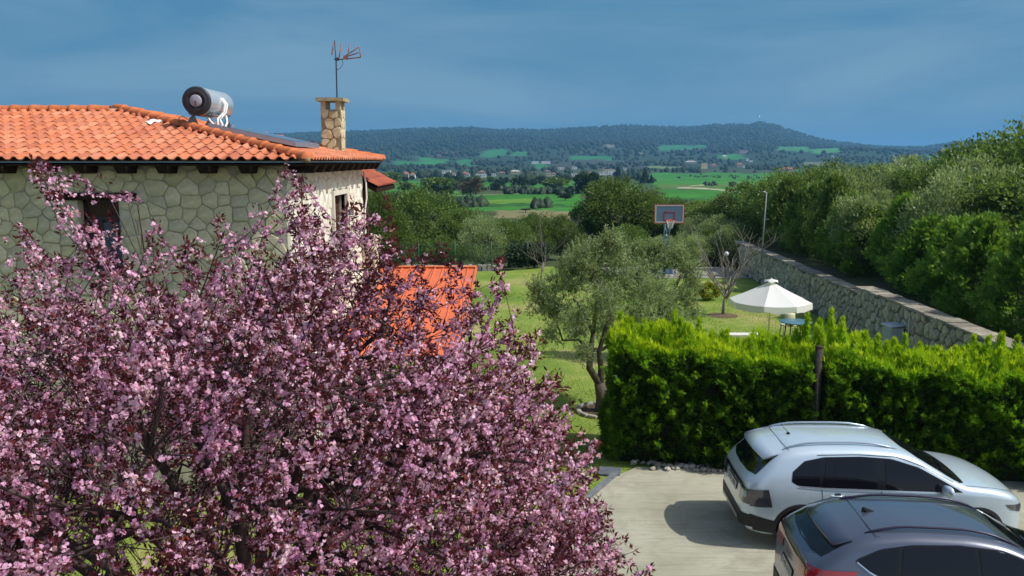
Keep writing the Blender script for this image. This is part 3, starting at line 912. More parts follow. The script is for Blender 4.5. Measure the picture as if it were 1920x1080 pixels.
# chimney, part of the house
chy, chs = 20.9, 0.24
chx = P2Y(625, 235, chy)[0]
ch = obj('chimney', MB().box2((chx - chs, chy - 0.27, 6.2), (chx + chs, chy + 0.27, 7.42)).mesh('chimney', mat('chimney_mortar', (0.30, 0.27, 0.17), 0.95, noise=0.3, nscale=10, bump=0.5)), house)
mb = MB()
for sx in (-1, 1):
    for sy in (-1, 1): mb.box((chx + sx * (chs - 0.06), chy + sy * 0.21, 7.52), (0.12, 0.12, 0.2))
mb.box2((chx - 0.06, chy - 0.27 + 0.001, 7.42), (chx - 0.055, chy - 0.26, 7.43))
obj('chimney_vent', mb.mesh('chimney_vent', mat('chimney_post', (0.5, 0.45, 0.28), 0.9, noise=0.3)), ch)
obj('chimney_cap', MB().box2((chx - 0.34, chy - 0.37, 7.62), (chx + 0.34, chy + 0.37, 7.70)).mesh('chimney_cap', mat('cap_stone', (0.42, 0.40, 0.24), 0.9, noise=0.4, nscale=8, bump=0.4)), ch)
M_CSTONE = tint_mat('chimney_stone', [(0.55, 0.5, 0.31), (0.62, 0.56, 0.36), (0.5, 0.44, 0.26)], 0.9, noise=0.3, nscale=10)
pol = cells(chx - chs, chx + chs, 6.25, 7.42, 0.2, 0.22, 0.022, 12)
masonry('stone', ch, lambda u, v, w: (u, chy - 0.27 - w, v), pol, 0.02, M_CSTONE, 60, 13)
pol = cells(chy - 0.27, chy + 0.27, 6.25, 7.42, 0.22, 0.22, 0.02, 14)
masonry('stone', ch, lambda u, v, w: (chx + chs + w, u, v), pol, 0.012, M_CSTONE, 60, 15)
# interior darkness: a room box so that openings look into a house
obj('room', MB().box2((LX + 0.5, WFY + 0.5, 0.05), (WFX - 0.5, WBY - 0.5, 6.0)).mesh('room', mat('room_wall', (0.1, 0.09, 0.08), 0.9)), house)

# ------------------------------------------------------------------ solar water heater
Y1, Y2 = 16.55, 17.95
tx, tz1 = P2Y(368, 189, Y1)
sh = thing('solar_water_heater', 'silver cylindrical solar water tank with collector panel on the orange roof', 'solar heater', (tx, Y1, tz1))
r0 = 0.275
mb = MB(); mb.lathe([(r0 * 0.985, Y1 + 0.03), (r0, Y1 + 0.05), (r0, Y2 - 0.04), (r0 * 0.985, Y2 - 0.02), (r0 * 0.8, Y2 + 0.02), (0.01, Y2 + 0.03)], (tx, 0, tz1), 40, 'y')
obj('tank', mb.mesh('tank', mat('tank_steel', (0.62, 0.68, 0.70), 0.28, metal=0.55, noise=0.1)), sh)
mb = MB(); mb.lathe([(r0 * 1.005, Y1 + 0.06), (r0 * 1.02, Y1 + 0.04), (r0 * 1.01, Y1), (r0 * 0.9, Y1 - 0.02), (r0 * 0.78, Y1 - 0.01), (r0 * 0.72, Y1 - 0.03), (r0 * 0.62, Y1 - 0.035), (r0 * 0.56, Y1 - 0.01), (0.001, Y1 - 0.01)], (tx, 0, tz1), 40, 'y')
obj('end_cover', mb.mesh('end_cover', mat('dark_plastic', (0.035, 0.036, 0.045), 0.45, noise=0.1)), sh)
mb = MB(); mb.lathe([(0.118, Y1 - 0.01), (0.115, Y1 - 0.045), (0.1, Y1 - 0.055), (0.001, Y1 - 0.055)], (tx, 0, tz1), 28, 'y')
obj('service_cap', mb.mesh('service_cap', mat('grey_plastic', (0.33, 0.33, 0.40), 0.4, noise=0.05)), sh)
def roofz(x, y): return min(ze(x, y), zf(x, y) if y < RY else 99)
mb = MB()
for yy in (Y1 + 0.22, Y2 - 0.2):
    for sx in (-1, 1):
        zb = roofz(tx + sx * 0.33, yy)
        mb.add([(tx + sx * 0.16, yy, tz1 - 0.22), (tx + sx * 0.36, yy - 0.0, zb), (tx + sx * 0.05, yy, zb), (tx + sx * 0.16, yy + 0.03, tz1 - 0.22), (tx + sx * 0.36, yy + 0.03, zb), (tx + sx * 0.05, yy + 0.03, zb)],
               [(0, 1, 2), (3, 5, 4), (0, 3, 4, 1), (1, 4, 5, 2), (2, 5, 3, 0)])
    mb.box((tx, yy + 0.015, tz1 - 0.23), (0.5, 0.05, 0.04))
mb.box((tx, (Y1 + Y2) / 2, tz1 - 0.25), (0.4, Y2 - Y1 - 0.35, 0.03))
obj('bracket', mb.mesh('bracket', mat('bracket_steel', (0.22, 0.26, 0.30), 0.5, metal=0.4, noise=0.2)), sh)
# collector
cx0, cx1 = tx + 0.28, -4.22
mb = MB(); mb2 = MB()
for (xa, xb, ya, yb, h0, h1, tgt) in ((cx0, cx1, 16.35, 18.35, 0.10, 0.19, mb), (cx0 + 0.05, cx1 - 0.05, 16.4, 18.3, 0.1905, 0.196, mb2)):
    P = [(xa, ya), (xb, ya), (xb, yb), (xa, yb)]
    off = [0.03, 0.0, 0.0, 0.03]
    tgt.add([(p[0], p[1], ze(*p) + h0) for p in P] + [(p[0], p[1], ze(*p) + h1) for p in P], [(3, 2, 1, 0), (4, 5, 6, 7), (0, 1, 5, 4), (1, 2, 6, 5), (2, 3, 7, 6), (3, 0, 4, 7)])
obj('collector_frame', mb.mesh('collector_frame', mat('collector_alu', (0.36, 0.37, 0.42), 0.4, metal=0.6, noise=0.1)), sh)
obj('collector_glass', mb2.mesh('collector_glass', mat('collector_glass', (0.02, 0.03, 0.06), 0.08, spec=0.7, noise=0.1)), sh)
mb = MB()
for (a_, b_) in ((0.17, 0.03), (0.05, -0.05)):
    y_ = Y1 + 0.62 + a_
    mb.tube([(tx + 0.24, y_, tz1 + 0.10), (tx + 0.33, y_, tz1 - 0.02), (tx + 0.30, y_, tz1 - 0.18), (tx + 0.2, y_ - 0.1, tz1 - 0.32), (tx + 0.3 + b_, y_ - 0.25, ze(tx + 0.3, 17) + 0.12)], 0.026, 8)
mb.tube([(tx + 0.1, Y1 + 0.25, tz1 - 0.27), (tx + 0.18, Y1 + 0.2, tz1 - 0.38), (tx + 0.35, Y1 + 0.1, ze(tx + 0.35, 17) + 0.12), (tx + 0.5, Y1, ze(tx + 0.5, 17) + 0.16)], 0.022, 8)
mb.tube([(tx + 0.3, Y1 + 0.8, tz1 - 0.25), (tx + 0.38, Y1 + 0.6, tz1 - 0.4), (tx + 0.42, Y1 + 0.3, ze(tx + 0.4, 17) + 0.14)], 0.022, 8)
obj('pipe', mb.mesh('pipe', M_WHITE), sh)
zc = tz1
obj('cable', MB().tube([(tx, Y1 - 0.06, zc), (tx + 0.02, Y1 - 0.1, zc - 0.2), (tx - 0.05, Y1 - 0.12, zc - 0.33), (tx - 0.15, Y1 - 0.12, zc - 0.36), (tx - 0.24, Y1 - 0.12, zc - 0.3), (tx - 0.31, Y1 - 0.12, zc - 0.33), (tx - 0.32, Y1 - 0.12, zc - 0.45)], 0.008, 5).mesh('cable', M_BLACK), sh)

# white scrap on the tiles
px_, pz_ = P2Y(290, 236, 17.05)
mb = MB()
V = []; F = []
for i in range(7):
    for j in range(5):
        x = px_ - 0.16 + i * 0.05; y = 16.9 + j * 0.07
        V.append((x, y + 0.02 * math.sin(i * 2.1), zf(x, y) + 0.065 + 0.035 * math.sin(i * 1.7 + j) * math.cos(j * 1.3)))
F = [(i * 5 + j, (i + 1) * 5 + j, (i + 1) * 5 + j + 1, i * 5 + j + 1) for i in range(6) for j in range(4) if not ((i in (0, 5)) and j in (0, 3))]
mb.add(V, F)
o = obj('plastic_bag', mb.mesh('plastic_bag', M_WHITE)); tag(o, 'crumpled white plastic scrap lying on the roof tiles', 'plastic bag')
o.modifiers.new('thick', 'SOLIDIFY').thickness = 0.006

# ------------------------------------------------------------------ antenna
AX, AYd = P2Y(632, 186, 20.9)[0], 20.9
an = thing('television_antenna', 'tall television antenna on a thin mast above the chimney', 'antenna', (AX, AYd, 7.70))
_, ztop = P2Y(628, 76, AYd); _, zb = P2Y(630, 111, AYd)
M_ANT = mat('antenna_metal', (0.09, 0.09, 0.10), 0.5, metal=0.3, noise=0.3); M_ANTR = mat('antenna_orange', (0.38, 0.14, 0.08), 0.5, noise=0.2)
obj('mast', MB().tube([(AX, AYd, 7.70), (P2Y(630, 111, AYd)[0], AYd, zb), (P2Y(627.5, 76, AYd)[0], AYd, ztop)], 0.017, 6).mesh('mast', M_ANT), an)
def q(px, py, dy=0.0):
    x, z = P2Y(px, py, AYd + dy); return (x, AYd + dy, z)
obj('boom', MB().tube([q(626, 111), q(640, 111.5), q(652, 109, -0.1)], 0.014, 5).box(q(632, 111), (0.09, 0.06, 0.07)).mesh('boom', M_ANT), an)
mb = MB()
for (a_, b_) in (((622, 103), (626, 79)), ((635.5, 109), (641, 80)), ((653, 98), (656, 83))): mb.tube([q(*a_, -0.05), q(*b_, 0.1)], 0.015, 4)
obj('dipole', mb.mesh('dipole', M_ANTR), an)
mb = MB()
for (a_, b_) in (((646, 106), (673, 88)), ((650, 106), (672, 99)), ((647, 111), (676, 107.5))): mb.tube([q(*a_, -0.1), q(*b_, -0.2)], 0.014, 4)
mb.tube([q(673, 88, -0.2), q(675, 97, -0.2), q(676, 108, -0.2)], 0.012, 4)
for k in range(5): mb.tube([q(673.5 + k * 0.6, 90 + k * 4, -0.35), q(674 + k * 0.6, 90.5 + k * 4, 0.05)], 0.009, 4)
mb.box(q(648, 108, -0.1), (0.1, 0.08, 0.09))
obj('reflector', mb.mesh('reflector', M_ANTR), an)
obj('cable', MB().tube([q(642, 112), q(643, 120), q(638, 128), q(631, 131)], 0.006, 4).mesh('cable', M_BLACK), an)

# ------------------------------------------------------------------ lean-to with orange metal roof
lt = thing('metal_roof_shelter', 'low shelter with bright orange corrugated metal roof beside the stone house', 'shelter', (-2.5, 20, 0))
sx0, sx1, sy0, sy1, sz0, sz1 = -3.9, -1.08, 16.3, 24.0, 2.30, 3.08
M_ORANGE = mat('orange_metal', (0.74, 0.17, 0.06), 0.5, noise=0.22, nscale=2.2, spec=0.4, stretch=(1, 0.3, 1))
V = []; F = []
prof = []
x = sx0
while x < sx1 - 0.01:
    prof += [(x, 0), (x + 0.19, 0), (x + 0.205, 0.028), (x + 0.225, 0.028), (x + 0.24, 0)]
    x += 0.24
n = len(prof)
for (yy, zz) in ((sy0, sz0), (sy1, sz1)):
    for p in prof: V.append((p[0], yy, zz + p[1]))
for (yy, zz) in ((sy0, sz0 - 0.03), (sy1, sz1 - 0.03)):
    for p in prof: V.append((p[0], yy, zz + p[1]))
F = [(i, i + 1, n + i + 1, n + i) for i in range(n - 1)] + [(2 * n + i, 3 * n + i, 3 * n + i + 1, 2 * n + i + 1) for i in range(n - 1)] + [(i, 2 * n + i, 2 * n + i + 1, i + 1) for i in range(n - 1)]
obj('roof_sheet', MB().add(V, F).mesh('roof_sheet', M_ORANGE), lt)
obj('ridge_flashing', MB().box2((sx0 - 0.02, sy1 - 0.1, sz1 + 0.03), (sx1 + 0.04, sy1 + 0.12, sz1 + 0.055)).box2((sx0 - 0.02, sy1 + 0.1, sz1 - 0.14), (sx1 + 0.04, sy1 + 0.12, sz1 + 0.03)).mesh('ridge_flashing', mat('orange_flashing', (0.82, 0.24, 0.08), 0.45, noise=0.1)), lt)
mb = MB(); mb.add([(sx1, sy0, sz0 + 0.03), (sx1 + 0.05, sy0, sz0 + 0.03), (sx1 + 0.05, sy1, sz1 + 0.03), (sx1, sy1, sz1 + 0.03), (sx1, sy0, sz0 - 0.1), (sx1 + 0.05, sy0, sz0 - 0.1), (sx1 + 0.05, sy1, sz1 - 0.1), (sx1, sy1, sz1 - 0.1)],
                  [(0, 1, 2, 3), (7, 6, 5, 4), (0, 4, 5, 1), (1, 5, 6, 2), (2, 6, 7, 3), (3, 7, 4, 0)])
obj('edge_trim', mb.mesh('edge_trim', M_ORANGE), lt)
mb = MB(); mb.box2((sx0, sy0 + 0.1, sz0 - 0.16), (sx1, sy0 + 0.2, sz0 - 0.04)); mb.box2((sx0, sy1 - 0.3, sz1 - 0.2), (sx1, sy1 - 0.2, sz1 - 0.08))
obj('beam', mb.mesh('beam', M_DARKWOOD), lt)
for (x, y, z) in ((sx1 - 0.15, sy0 + 0.15, sz0 - 0.16), (sx1 - 0.5, sy0 + 0.2, sz0 - 0.16), (sx1 - 0.15, sy1 - 0.25, sz1 - 0.2), (sx1 - 0.15, 20, 2.55)):
    obj('post', MB().box2((x - 0.05, y - 0.05, 0), (x + 0.05, y + 0.05, z)).mesh('post', M_DARKWOOD), lt)

# ------------------------------------------------------------------ retaining wall on the right
WN = lambda Y: WX(Y) - (0.28 if Y < 28.1 else 0.0)      # the near part stands a little forward
rw = thing('retaining_wall', 'long stepped rubble stone retaining wall below the trees on the right', 'wall', (12, 28, 0))
YS, YE, YM = 12.0, 46.0, 28.1
M_CAPST = tint_mat('cap_flagstone', [(0.27, 0.25, 0.19), (0.38, 0.35, 0.27), (0.22, 0.205, 0.16), (0.33, 0.30, 0.235)], 0.9, noise=0.4, nscale=6)
core = MB()
for (a, b, zt, dx) in ((YS, YM, 1.86, -0.28), (YM, YE, 1.57, 0.0)):
    core.add([(WX(a) + 0.02 + dx, a, 0), (WX(a) + 0.45, a, 0), (WX(b) + 0.45, b, 0), (WX(b) + 0.02 + dx, b, 0), (WX(a) + 0.02 + dx, a, zt), (WX(a) + 0.45, a, zt), (WX(b) + 0.45, b, zt), (WX(b) + 0.02 + dx, b, zt)],
             [(3, 2, 1, 0), (4, 5, 6, 7), (0, 1, 5, 4), (2, 3, 7, 6), (3, 0, 4, 7), (1, 2, 6, 5)])
rwc = obj('wall_core', core.mesh('wall_core', M_DARKMORTAR), rw)
pol = cells(YS, YM, 0.02, 1.86, 0.34, 0.29, 0.03, 21, jit=0.48, vary=0.14, rnd=0.11) + cells(YM, YE, 0.02, 1.57, 0.34, 0.28, 0.03, 22, jit=0.48, vary=0.14, rnd=0.11)
c_near = lambda u: u < YM
masonry('stone', rwc, lambda u, v, w: ((WN(u) if YM - 0.6 > u or u > YM + 0.6 else WX(u) - (0.28 if c_near(u) else 0)) + 0.02 - w, u, v), pol, 0.06, M_WSTONE, 290, 23, keyfun=lambda q_: abs(q_[0][0] - 23.5) - q_[0][1] * 1.5)
# the short face of the step
y = YS; rs = random.Random(4)
while y < YE:
    l = rs.uniform(0.45, 0.85) if y < 34 else rs.uniform(1.2, 2.0)
    zt = 1.86 if y < YM - 0.2 else 1.57; ox = 0.28 if y < YM - 0.2 else 0.0; bx_ = 0.28 if ox else 0.45
    if y < YM - 0.2 and y + l > YM: l = YM - y + 0.02
    a, b = y, y + l - 0.025
    h = rs.uniform(0.05, 0.085)
    mb = MB()
    mb.add([(WX(a) - ox - 0.06 + rs.uniform(-.03, .03), a, zt), (WX(a) + bx_ + 0.01, a, zt), (WX(b) + bx_ + 0.01, b, zt), (WX(b) - ox - 0.06 + rs.uniform(-.03, .03), b, zt)] * 1 +
           [(WX(a) - ox - 0.05, a, zt + h), (WX(a) + bx_, a, zt + h), (WX(b) + bx_, b, zt + h), (WX(b) - ox - 0.05, b, zt + h)],
           [(3, 2, 1, 0), (4, 5, 6, 7), (0, 1, 5, 4), (1, 2, 6, 5), (2, 3, 7, 6), (3, 0, 4, 7)])
    me = mb.mesh('coping_stone', M_CAPST)
    obj('coping_stone', me, rw)
    y += l
# raised bank behind the wall
def bankz(X, Y):
    d = X - (WX(Y) + 0.4)
    return 1.42 + 0.25 * math.sin(X * 0.7 + Y * 0.3) * min(1, max(0, d / 4)) + 0.35 * min(1, max(0, d) / 10) + 0.02 * max(0, d - 4) - max(0, (Y - 46)) * 0.04
V = []; F = []; nx_, ny_ = 24, 40
for j in range(ny_):
    Yj = 5 + j * 1.9
    for i in range(nx_):
        d = 0.02 + (i / (nx_ - 1)) ** 1.7 * 60
        Xi = WX(Yj) + 0.42 + d
        V.append((Xi, Yj, bankz(Xi, Yj)))
F = [(j * nx_ + i, j * nx_ + i + 1, (j + 1) * nx_ + i + 1, (j + 1) * nx_ + i) for j in range(ny_ - 1) for i in range(nx_ - 1)]
structure(obj('bank', MB().add(V, F, True).mesh('bank', mat('bank_soil', (0.10, 0.085, 0.04), 0.95, col2=(0.055, 0.075, 0.02), nscale=0.9, detail=8, bump=0.8, bscale=8))))

# ================================================================== PLANTS
M_BARK = mat('bark', (0.13, 0.105, 0.08), 0.9, noise=0.5, nscale=14, bump=0.8, bscale=25, stretch=(1, 1, 0.3))
M_PBARK = mat('plum_bark', (0.075, 0.05, 0.048), 0.8, noise=0.5, nscale=18, bump=0.5, bscale=30)
M_GBARK = mat('grey_bark', (0.30, 0.27, 0.23), 0.85, noise=0.4, nscale=20, bump=0.4)
M_OLIVE = leaf_mat('olive_leaf', [(0.09, 0.14, 0.055), (0.18, 0.26, 0.10), (0.30, 0.40, 0.18), (0.44, 0.54, 0.32)], 0.42, 0.45, 0.4, clump=0.5, clscale=1.5)
M_OLIVE2 = leaf_mat('grove_leaf', [(0.04, 0.075, 0.02), (0.08, 0.145, 0.03), (0.14, 0.225, 0.045), (0.21, 0.285, 0.08)], 0.32, 0.5, 0.3, clump=0.8, clscale=0.5)
M_CON = leaf_mat('conifer_leaf', [(0.035, 0.08, 0.015), (0.095, 0.20, 0.028), (0.18, 0.33, 0.045), (0.30, 0.46, 0.075)], 0.42, 0.5, 0.3, clump=0.7, clscale=0.9)
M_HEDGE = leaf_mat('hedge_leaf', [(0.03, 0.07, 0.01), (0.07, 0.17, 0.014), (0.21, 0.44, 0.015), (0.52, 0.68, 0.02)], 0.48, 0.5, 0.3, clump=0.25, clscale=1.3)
M_DARKTREE = leaf_mat('dark_leaf', [(0.015, 0.03, 0.014), (0.03, 0.06, 0.025), (0.05, 0.09, 0.035)], 0.15, 0.6, 0.25, clump=0.4, clscale=0.6)
M_REDTREE = leaf_mat('bare_crown', [(0.05, 0.035, 0.025), (0.10, 0.075, 0.055), (0.13, 0.12, 0.07)], 0.1, 0.8, 0.1)

def crown_mesh(name, m, n=3000, leaf=0.18, wid=0.09, clumps=45, size=(1, 1, 1), clr=0.30, blades=1, up=0.3, shell=0.55, flat=0.0, tintf=None, seed=0, sag=0.0):
    """a crown of leaf sized faces gathered in clumps; unit radius scaled by size"""
    global rng
    r_ = np.random.default_rng(seed)
    cd = unit(r_.normal(size=(clumps, 3)))
    cr = shell + (1 - shell) * r_.random(clumps) ** 0.6
    cc = cd * cr[:, None] * (0.82 + 0.25 * r_.random((clumps, 1)))
    cc[:, 2] = np.where(cc[:, 2] < -0.55, -0.55 + (cc[:, 2] + 0.55) * 0.3, cc[:, 2])
    cs = clr * (0.6 + 0.8 * r_.random(clumps))
    k = r_.integers(0, clumps, n)
    off = r_.normal(size=(n, 3)); off = unit(off) * (r_.random((n, 1)) ** 0.45)
    p = cc[k] + off * cs[k][:, None] * np.array([1, 1, 0.8])
    S = np.array(size)
    P_ = p * S
    d = unit(off * 1.0 + unit(p) * 0.6 + r_.normal(size=(n, 3)) * 0.6 + np.array([0, 0, up]))
    V, F = leaves(P_, d, leaf * (0.7 + 0.6 * r_.random(n)), wid * (0.7 + 0.6 * r_.random(n)), blades=blades)
    t = 0.5 * r_.random(n) + 0.35 * r_.random(clumps)[k] + 0.15
    if tintf is not None: t = tintf(p, t, r_)
    return np_mesh(name, V, [F], tint=np.repeat(t, 1) if blades == 1 else np.repeat(t, blades), mats=m)

def trunk_mesh(h, r, crown_c, spread, m, seed=0, n=6, lean=0.1, fork=0.5):
    rs = random.Random(seed); mb = MB()
    f = Vector((rs.uniform(-lean, lean), rs.uniform(-lean, lean), h * fork))
    mb.tube([(0, 0, -0.15), (f.x * 0.3, f.y * 0.3, h * fork * 0.5), f], [r * 1.35, r, r * 0.85], 8)
    for k in range(n):
        a = 2 * math.pi * k / n + rs.uniform(-0.4, 0.4); s = spread * rs.uniform(0.5, 0.95)
        e = Vector((math.cos(a) * s, math.sin(a) * s, crown_c + rs.uniform(-0.1, 0.35) * h * 0.5))
        mid = f.lerp(e, 0.5) + Vector((rs.uniform(-.15, .15), rs.uniform(-.15, .15), 0.12 * h))
        mb.tube([f * 0.98, mid, e], [r * 0.6, r * 0.35, r * 0.08], 6)
    return mb.mesh('trunk', m)

LIB = {}
def lib(kind, v):
    key = (kind, v)
    if key in LIB: return LIB[key]
    sd_ = abs(hash(kind)) % 1000 if False else sum(ord(c) for c in kind) * 7 + v
    if kind == 'grove':   me = crown_mesh('crown', M_OLIVE2, 19000, 0.068, 0.034, 120, (1, 1, 0.85), 0.30, seed=sd_)
    elif kind == 'silver': me = crown_mesh('crown', M_OLIVE, 19000, 0.068, 0.026, 110, (1, 1, 0.9), 0.32, up=0.6, seed=sd_)
    elif kind == 'conifer':
        def tf(p, t, r_): return np.clip(t * 0.8 + 0.25 * np.clip(np.linalg.norm(p[:, :2], axis=1) - 0.5, 0, 1) + 0.05, 0, 1)
        me = conifer_mesh(sd_)
    elif kind == 'darkconifer':
        me = lib('conifer', v).copy(); me.materials.clear(); me.materials.append(M_OLIVE2)
    elif kind == 'far':   me = crown_mesh('crown', M_DARKTREE, 900, 0.36, 0.24, 22, (1, 1, 0.85), 0.42, seed=sd_)
    elif kind == 'farred': me = crown_mesh('crown', M_REDTREE, 1500, 0.3, 0.08, 26, (1, 1, 0.9), 0.42, seed=sd_)
    elif kind == 'fargreen': me = crown_mesh('crown', M_OLIVE2, 1000, 0.34, 0.24, 22, (1, 1, 0.85), 0.42, seed=sd_)
    elif kind == 'spire':
        r_ = np.random.default_rng(sd_); n = 900
        z = r_.random(n) ** 1.2; a = r_.random(n) * 6.283; rr = (1 - z) * (0.6 + 0.4 * r_.random(n)) + 0.05
        p = np.stack([np.cos(a) * rr, np.sin(a) * rr, z * 2 - 1], 1)
        d = p * np.array([1, 1, 0]) + np.array([0, 0, -0.1])
        V, F = leaves(p, d + r_.normal(size=(n, 3)) * 0.2, 0.32, 0.22); me = np_mesh('crown', V, [F], tint=r_.random(n), mats=M_DARKTREE)
    LIB[key] = me
    return me

def conifer_mesh(seed, n=9500):
    """ragged cypress like tree of fan sprays: unit half height 1, radius 1"""
    r_ = np.random.default_rng(seed)
    nb = 150
    bz = r_.random(nb) ** 0.85 * 1.9 - 1.0
    ba = r_.random(nb) * 6.283
    env = np.clip((1.02 - bz) / 1.5, 0.03, 1) ** 0.75 * np.clip(0.7 + (bz + 1) * 0.8, 0, 1)
    br = env * (0.72 + 0.42 * r_.random(nb))
    tip = np.stack([np.cos(ba) * br, np.sin(ba) * br, bz + 0.14 * r_.random(nb)], 1)
    base = np.stack([np.cos(ba) * br * 0.25, np.sin(ba) * br * 0.25, bz - 0.18], 1)
    k = r_.integers(0, nb, n); t = r_.random(n) ** 0.6
    p = base[k] + (tip - base)[k] * t[:, None] + r_.normal(size=(n, 3)) * (0.055 + 0.07 * (1 - t[:, None]))
    d = unit(unit((tip - base)[k]) + r_.normal(size=(n, 3)) * 0.42 + np.array([0, 0, 0.25]))
    V, F = leaves(p, d, 0.11 * (0.7 + 0.7 * r_.random(n)), 0.026, blades=3, spread=0.55)
    tt = np.clip(0.1 + 0.42 * t + 0.35 * r_.random(n) + 0.2 * (r_.random(nb)[k] - 0.5), 0, 1)
    return np_mesh('crown', V, [F], tint=np.concatenate([np.stack([tt] * 3, 1).ravel()]), mats=M_CON)

def tree(name, label, cat, X, Y, z0, w, h, kind='grove', trunk_h=None, group=None, v=None, bark=None, cz=None, rotz=None):
    """w crown width, h total height"""
    t = thing(name, label, cat, (X, Y, z0), group)
    v = random.randrange(3) if v is None else v
    th = trunk_h if trunk_h is not None else h * 0.25
    cw, chh = w / 2, (h - th * 0.7) / 2
    me = lib(kind, v)
    zs = chh / (0.95 if kind != 'grove' and kind != 'silver' else 0.85)
    c = bpy.data.objects.new('crown', me); COL.objects.link(c); c.parent = t
    c.location = (0, 0, h - chh); c.scale = (cw * 0.95, cw * 0.95, zs * 0.95)
    c.rotation_euler = (0, 0, rotz if rotz is not None else random.uniform(0, 6.28))
    rr = max(0.05, w * 0.035)
    tm = trunk_mesh(h, rr, h - chh * 1.1, cw * 0.6, bark or M_BARK, seed=int(abs(X * 13 + Y * 7)) % 9999, fork=max(0.2, th / h))
    tr = bpy.data.objects.new('trunk', tm); COL.objects.link(tr); tr.parent = t
    return t

def at_row(px, row):
    """ground spot seen at px,row on the falling land beyond the garden"""
    Ys = np.geomspace(46, 4000, 900)
    X = (px - 960) / 1550 * Ys
    z = terr(X, Ys)
    r = 300 + (CAM_H - z) / Ys * 1550
    i = np.where(r <= row)[0]
    i = i[0] if len(i) else len(Ys) - 1
    return float(X[i]), float(Ys[i]), float(z[i])

# ------------------------------------------------------------------ plum tree in blossom
CONT = [(-900, 540), (-60, 500), (0, 520), (60, 500), (140, 545), (200, 560), (260, 560), (330, 540), (430, 525), (500, 480), (560, 440), (640, 480), (700, 500), (735, 540), (750, 620), (800, 640), (840, 650), (880, 620),
        (930, 630), (960, 670), (1000, 730), (1050, 790), (1080, 850), (1105, 910), (1145, 985), (1195, 1060), (1230, 1200), (1260, 1600)]
def keep_shape(T, r_):
    """outline of the crown: lower to the right, open above the shelter roof"""
    Z = T[:, 2] - CAM_H
    D = T[:, 1] * math.cos(PITCH) - Z * math.sin(PITCH); U = T[:, 1] * math.sin(PITCH) + Z * math.cos(PITCH)
    u = 960 + FPX * T[:, 0] / D; v = 540 - FPX * U / D
    c = np.interp(u, [p[0] for p in CONT], [p[1] for p in CONT])
    return v > c + r_.normal(size=len(T)) * 14 - 8
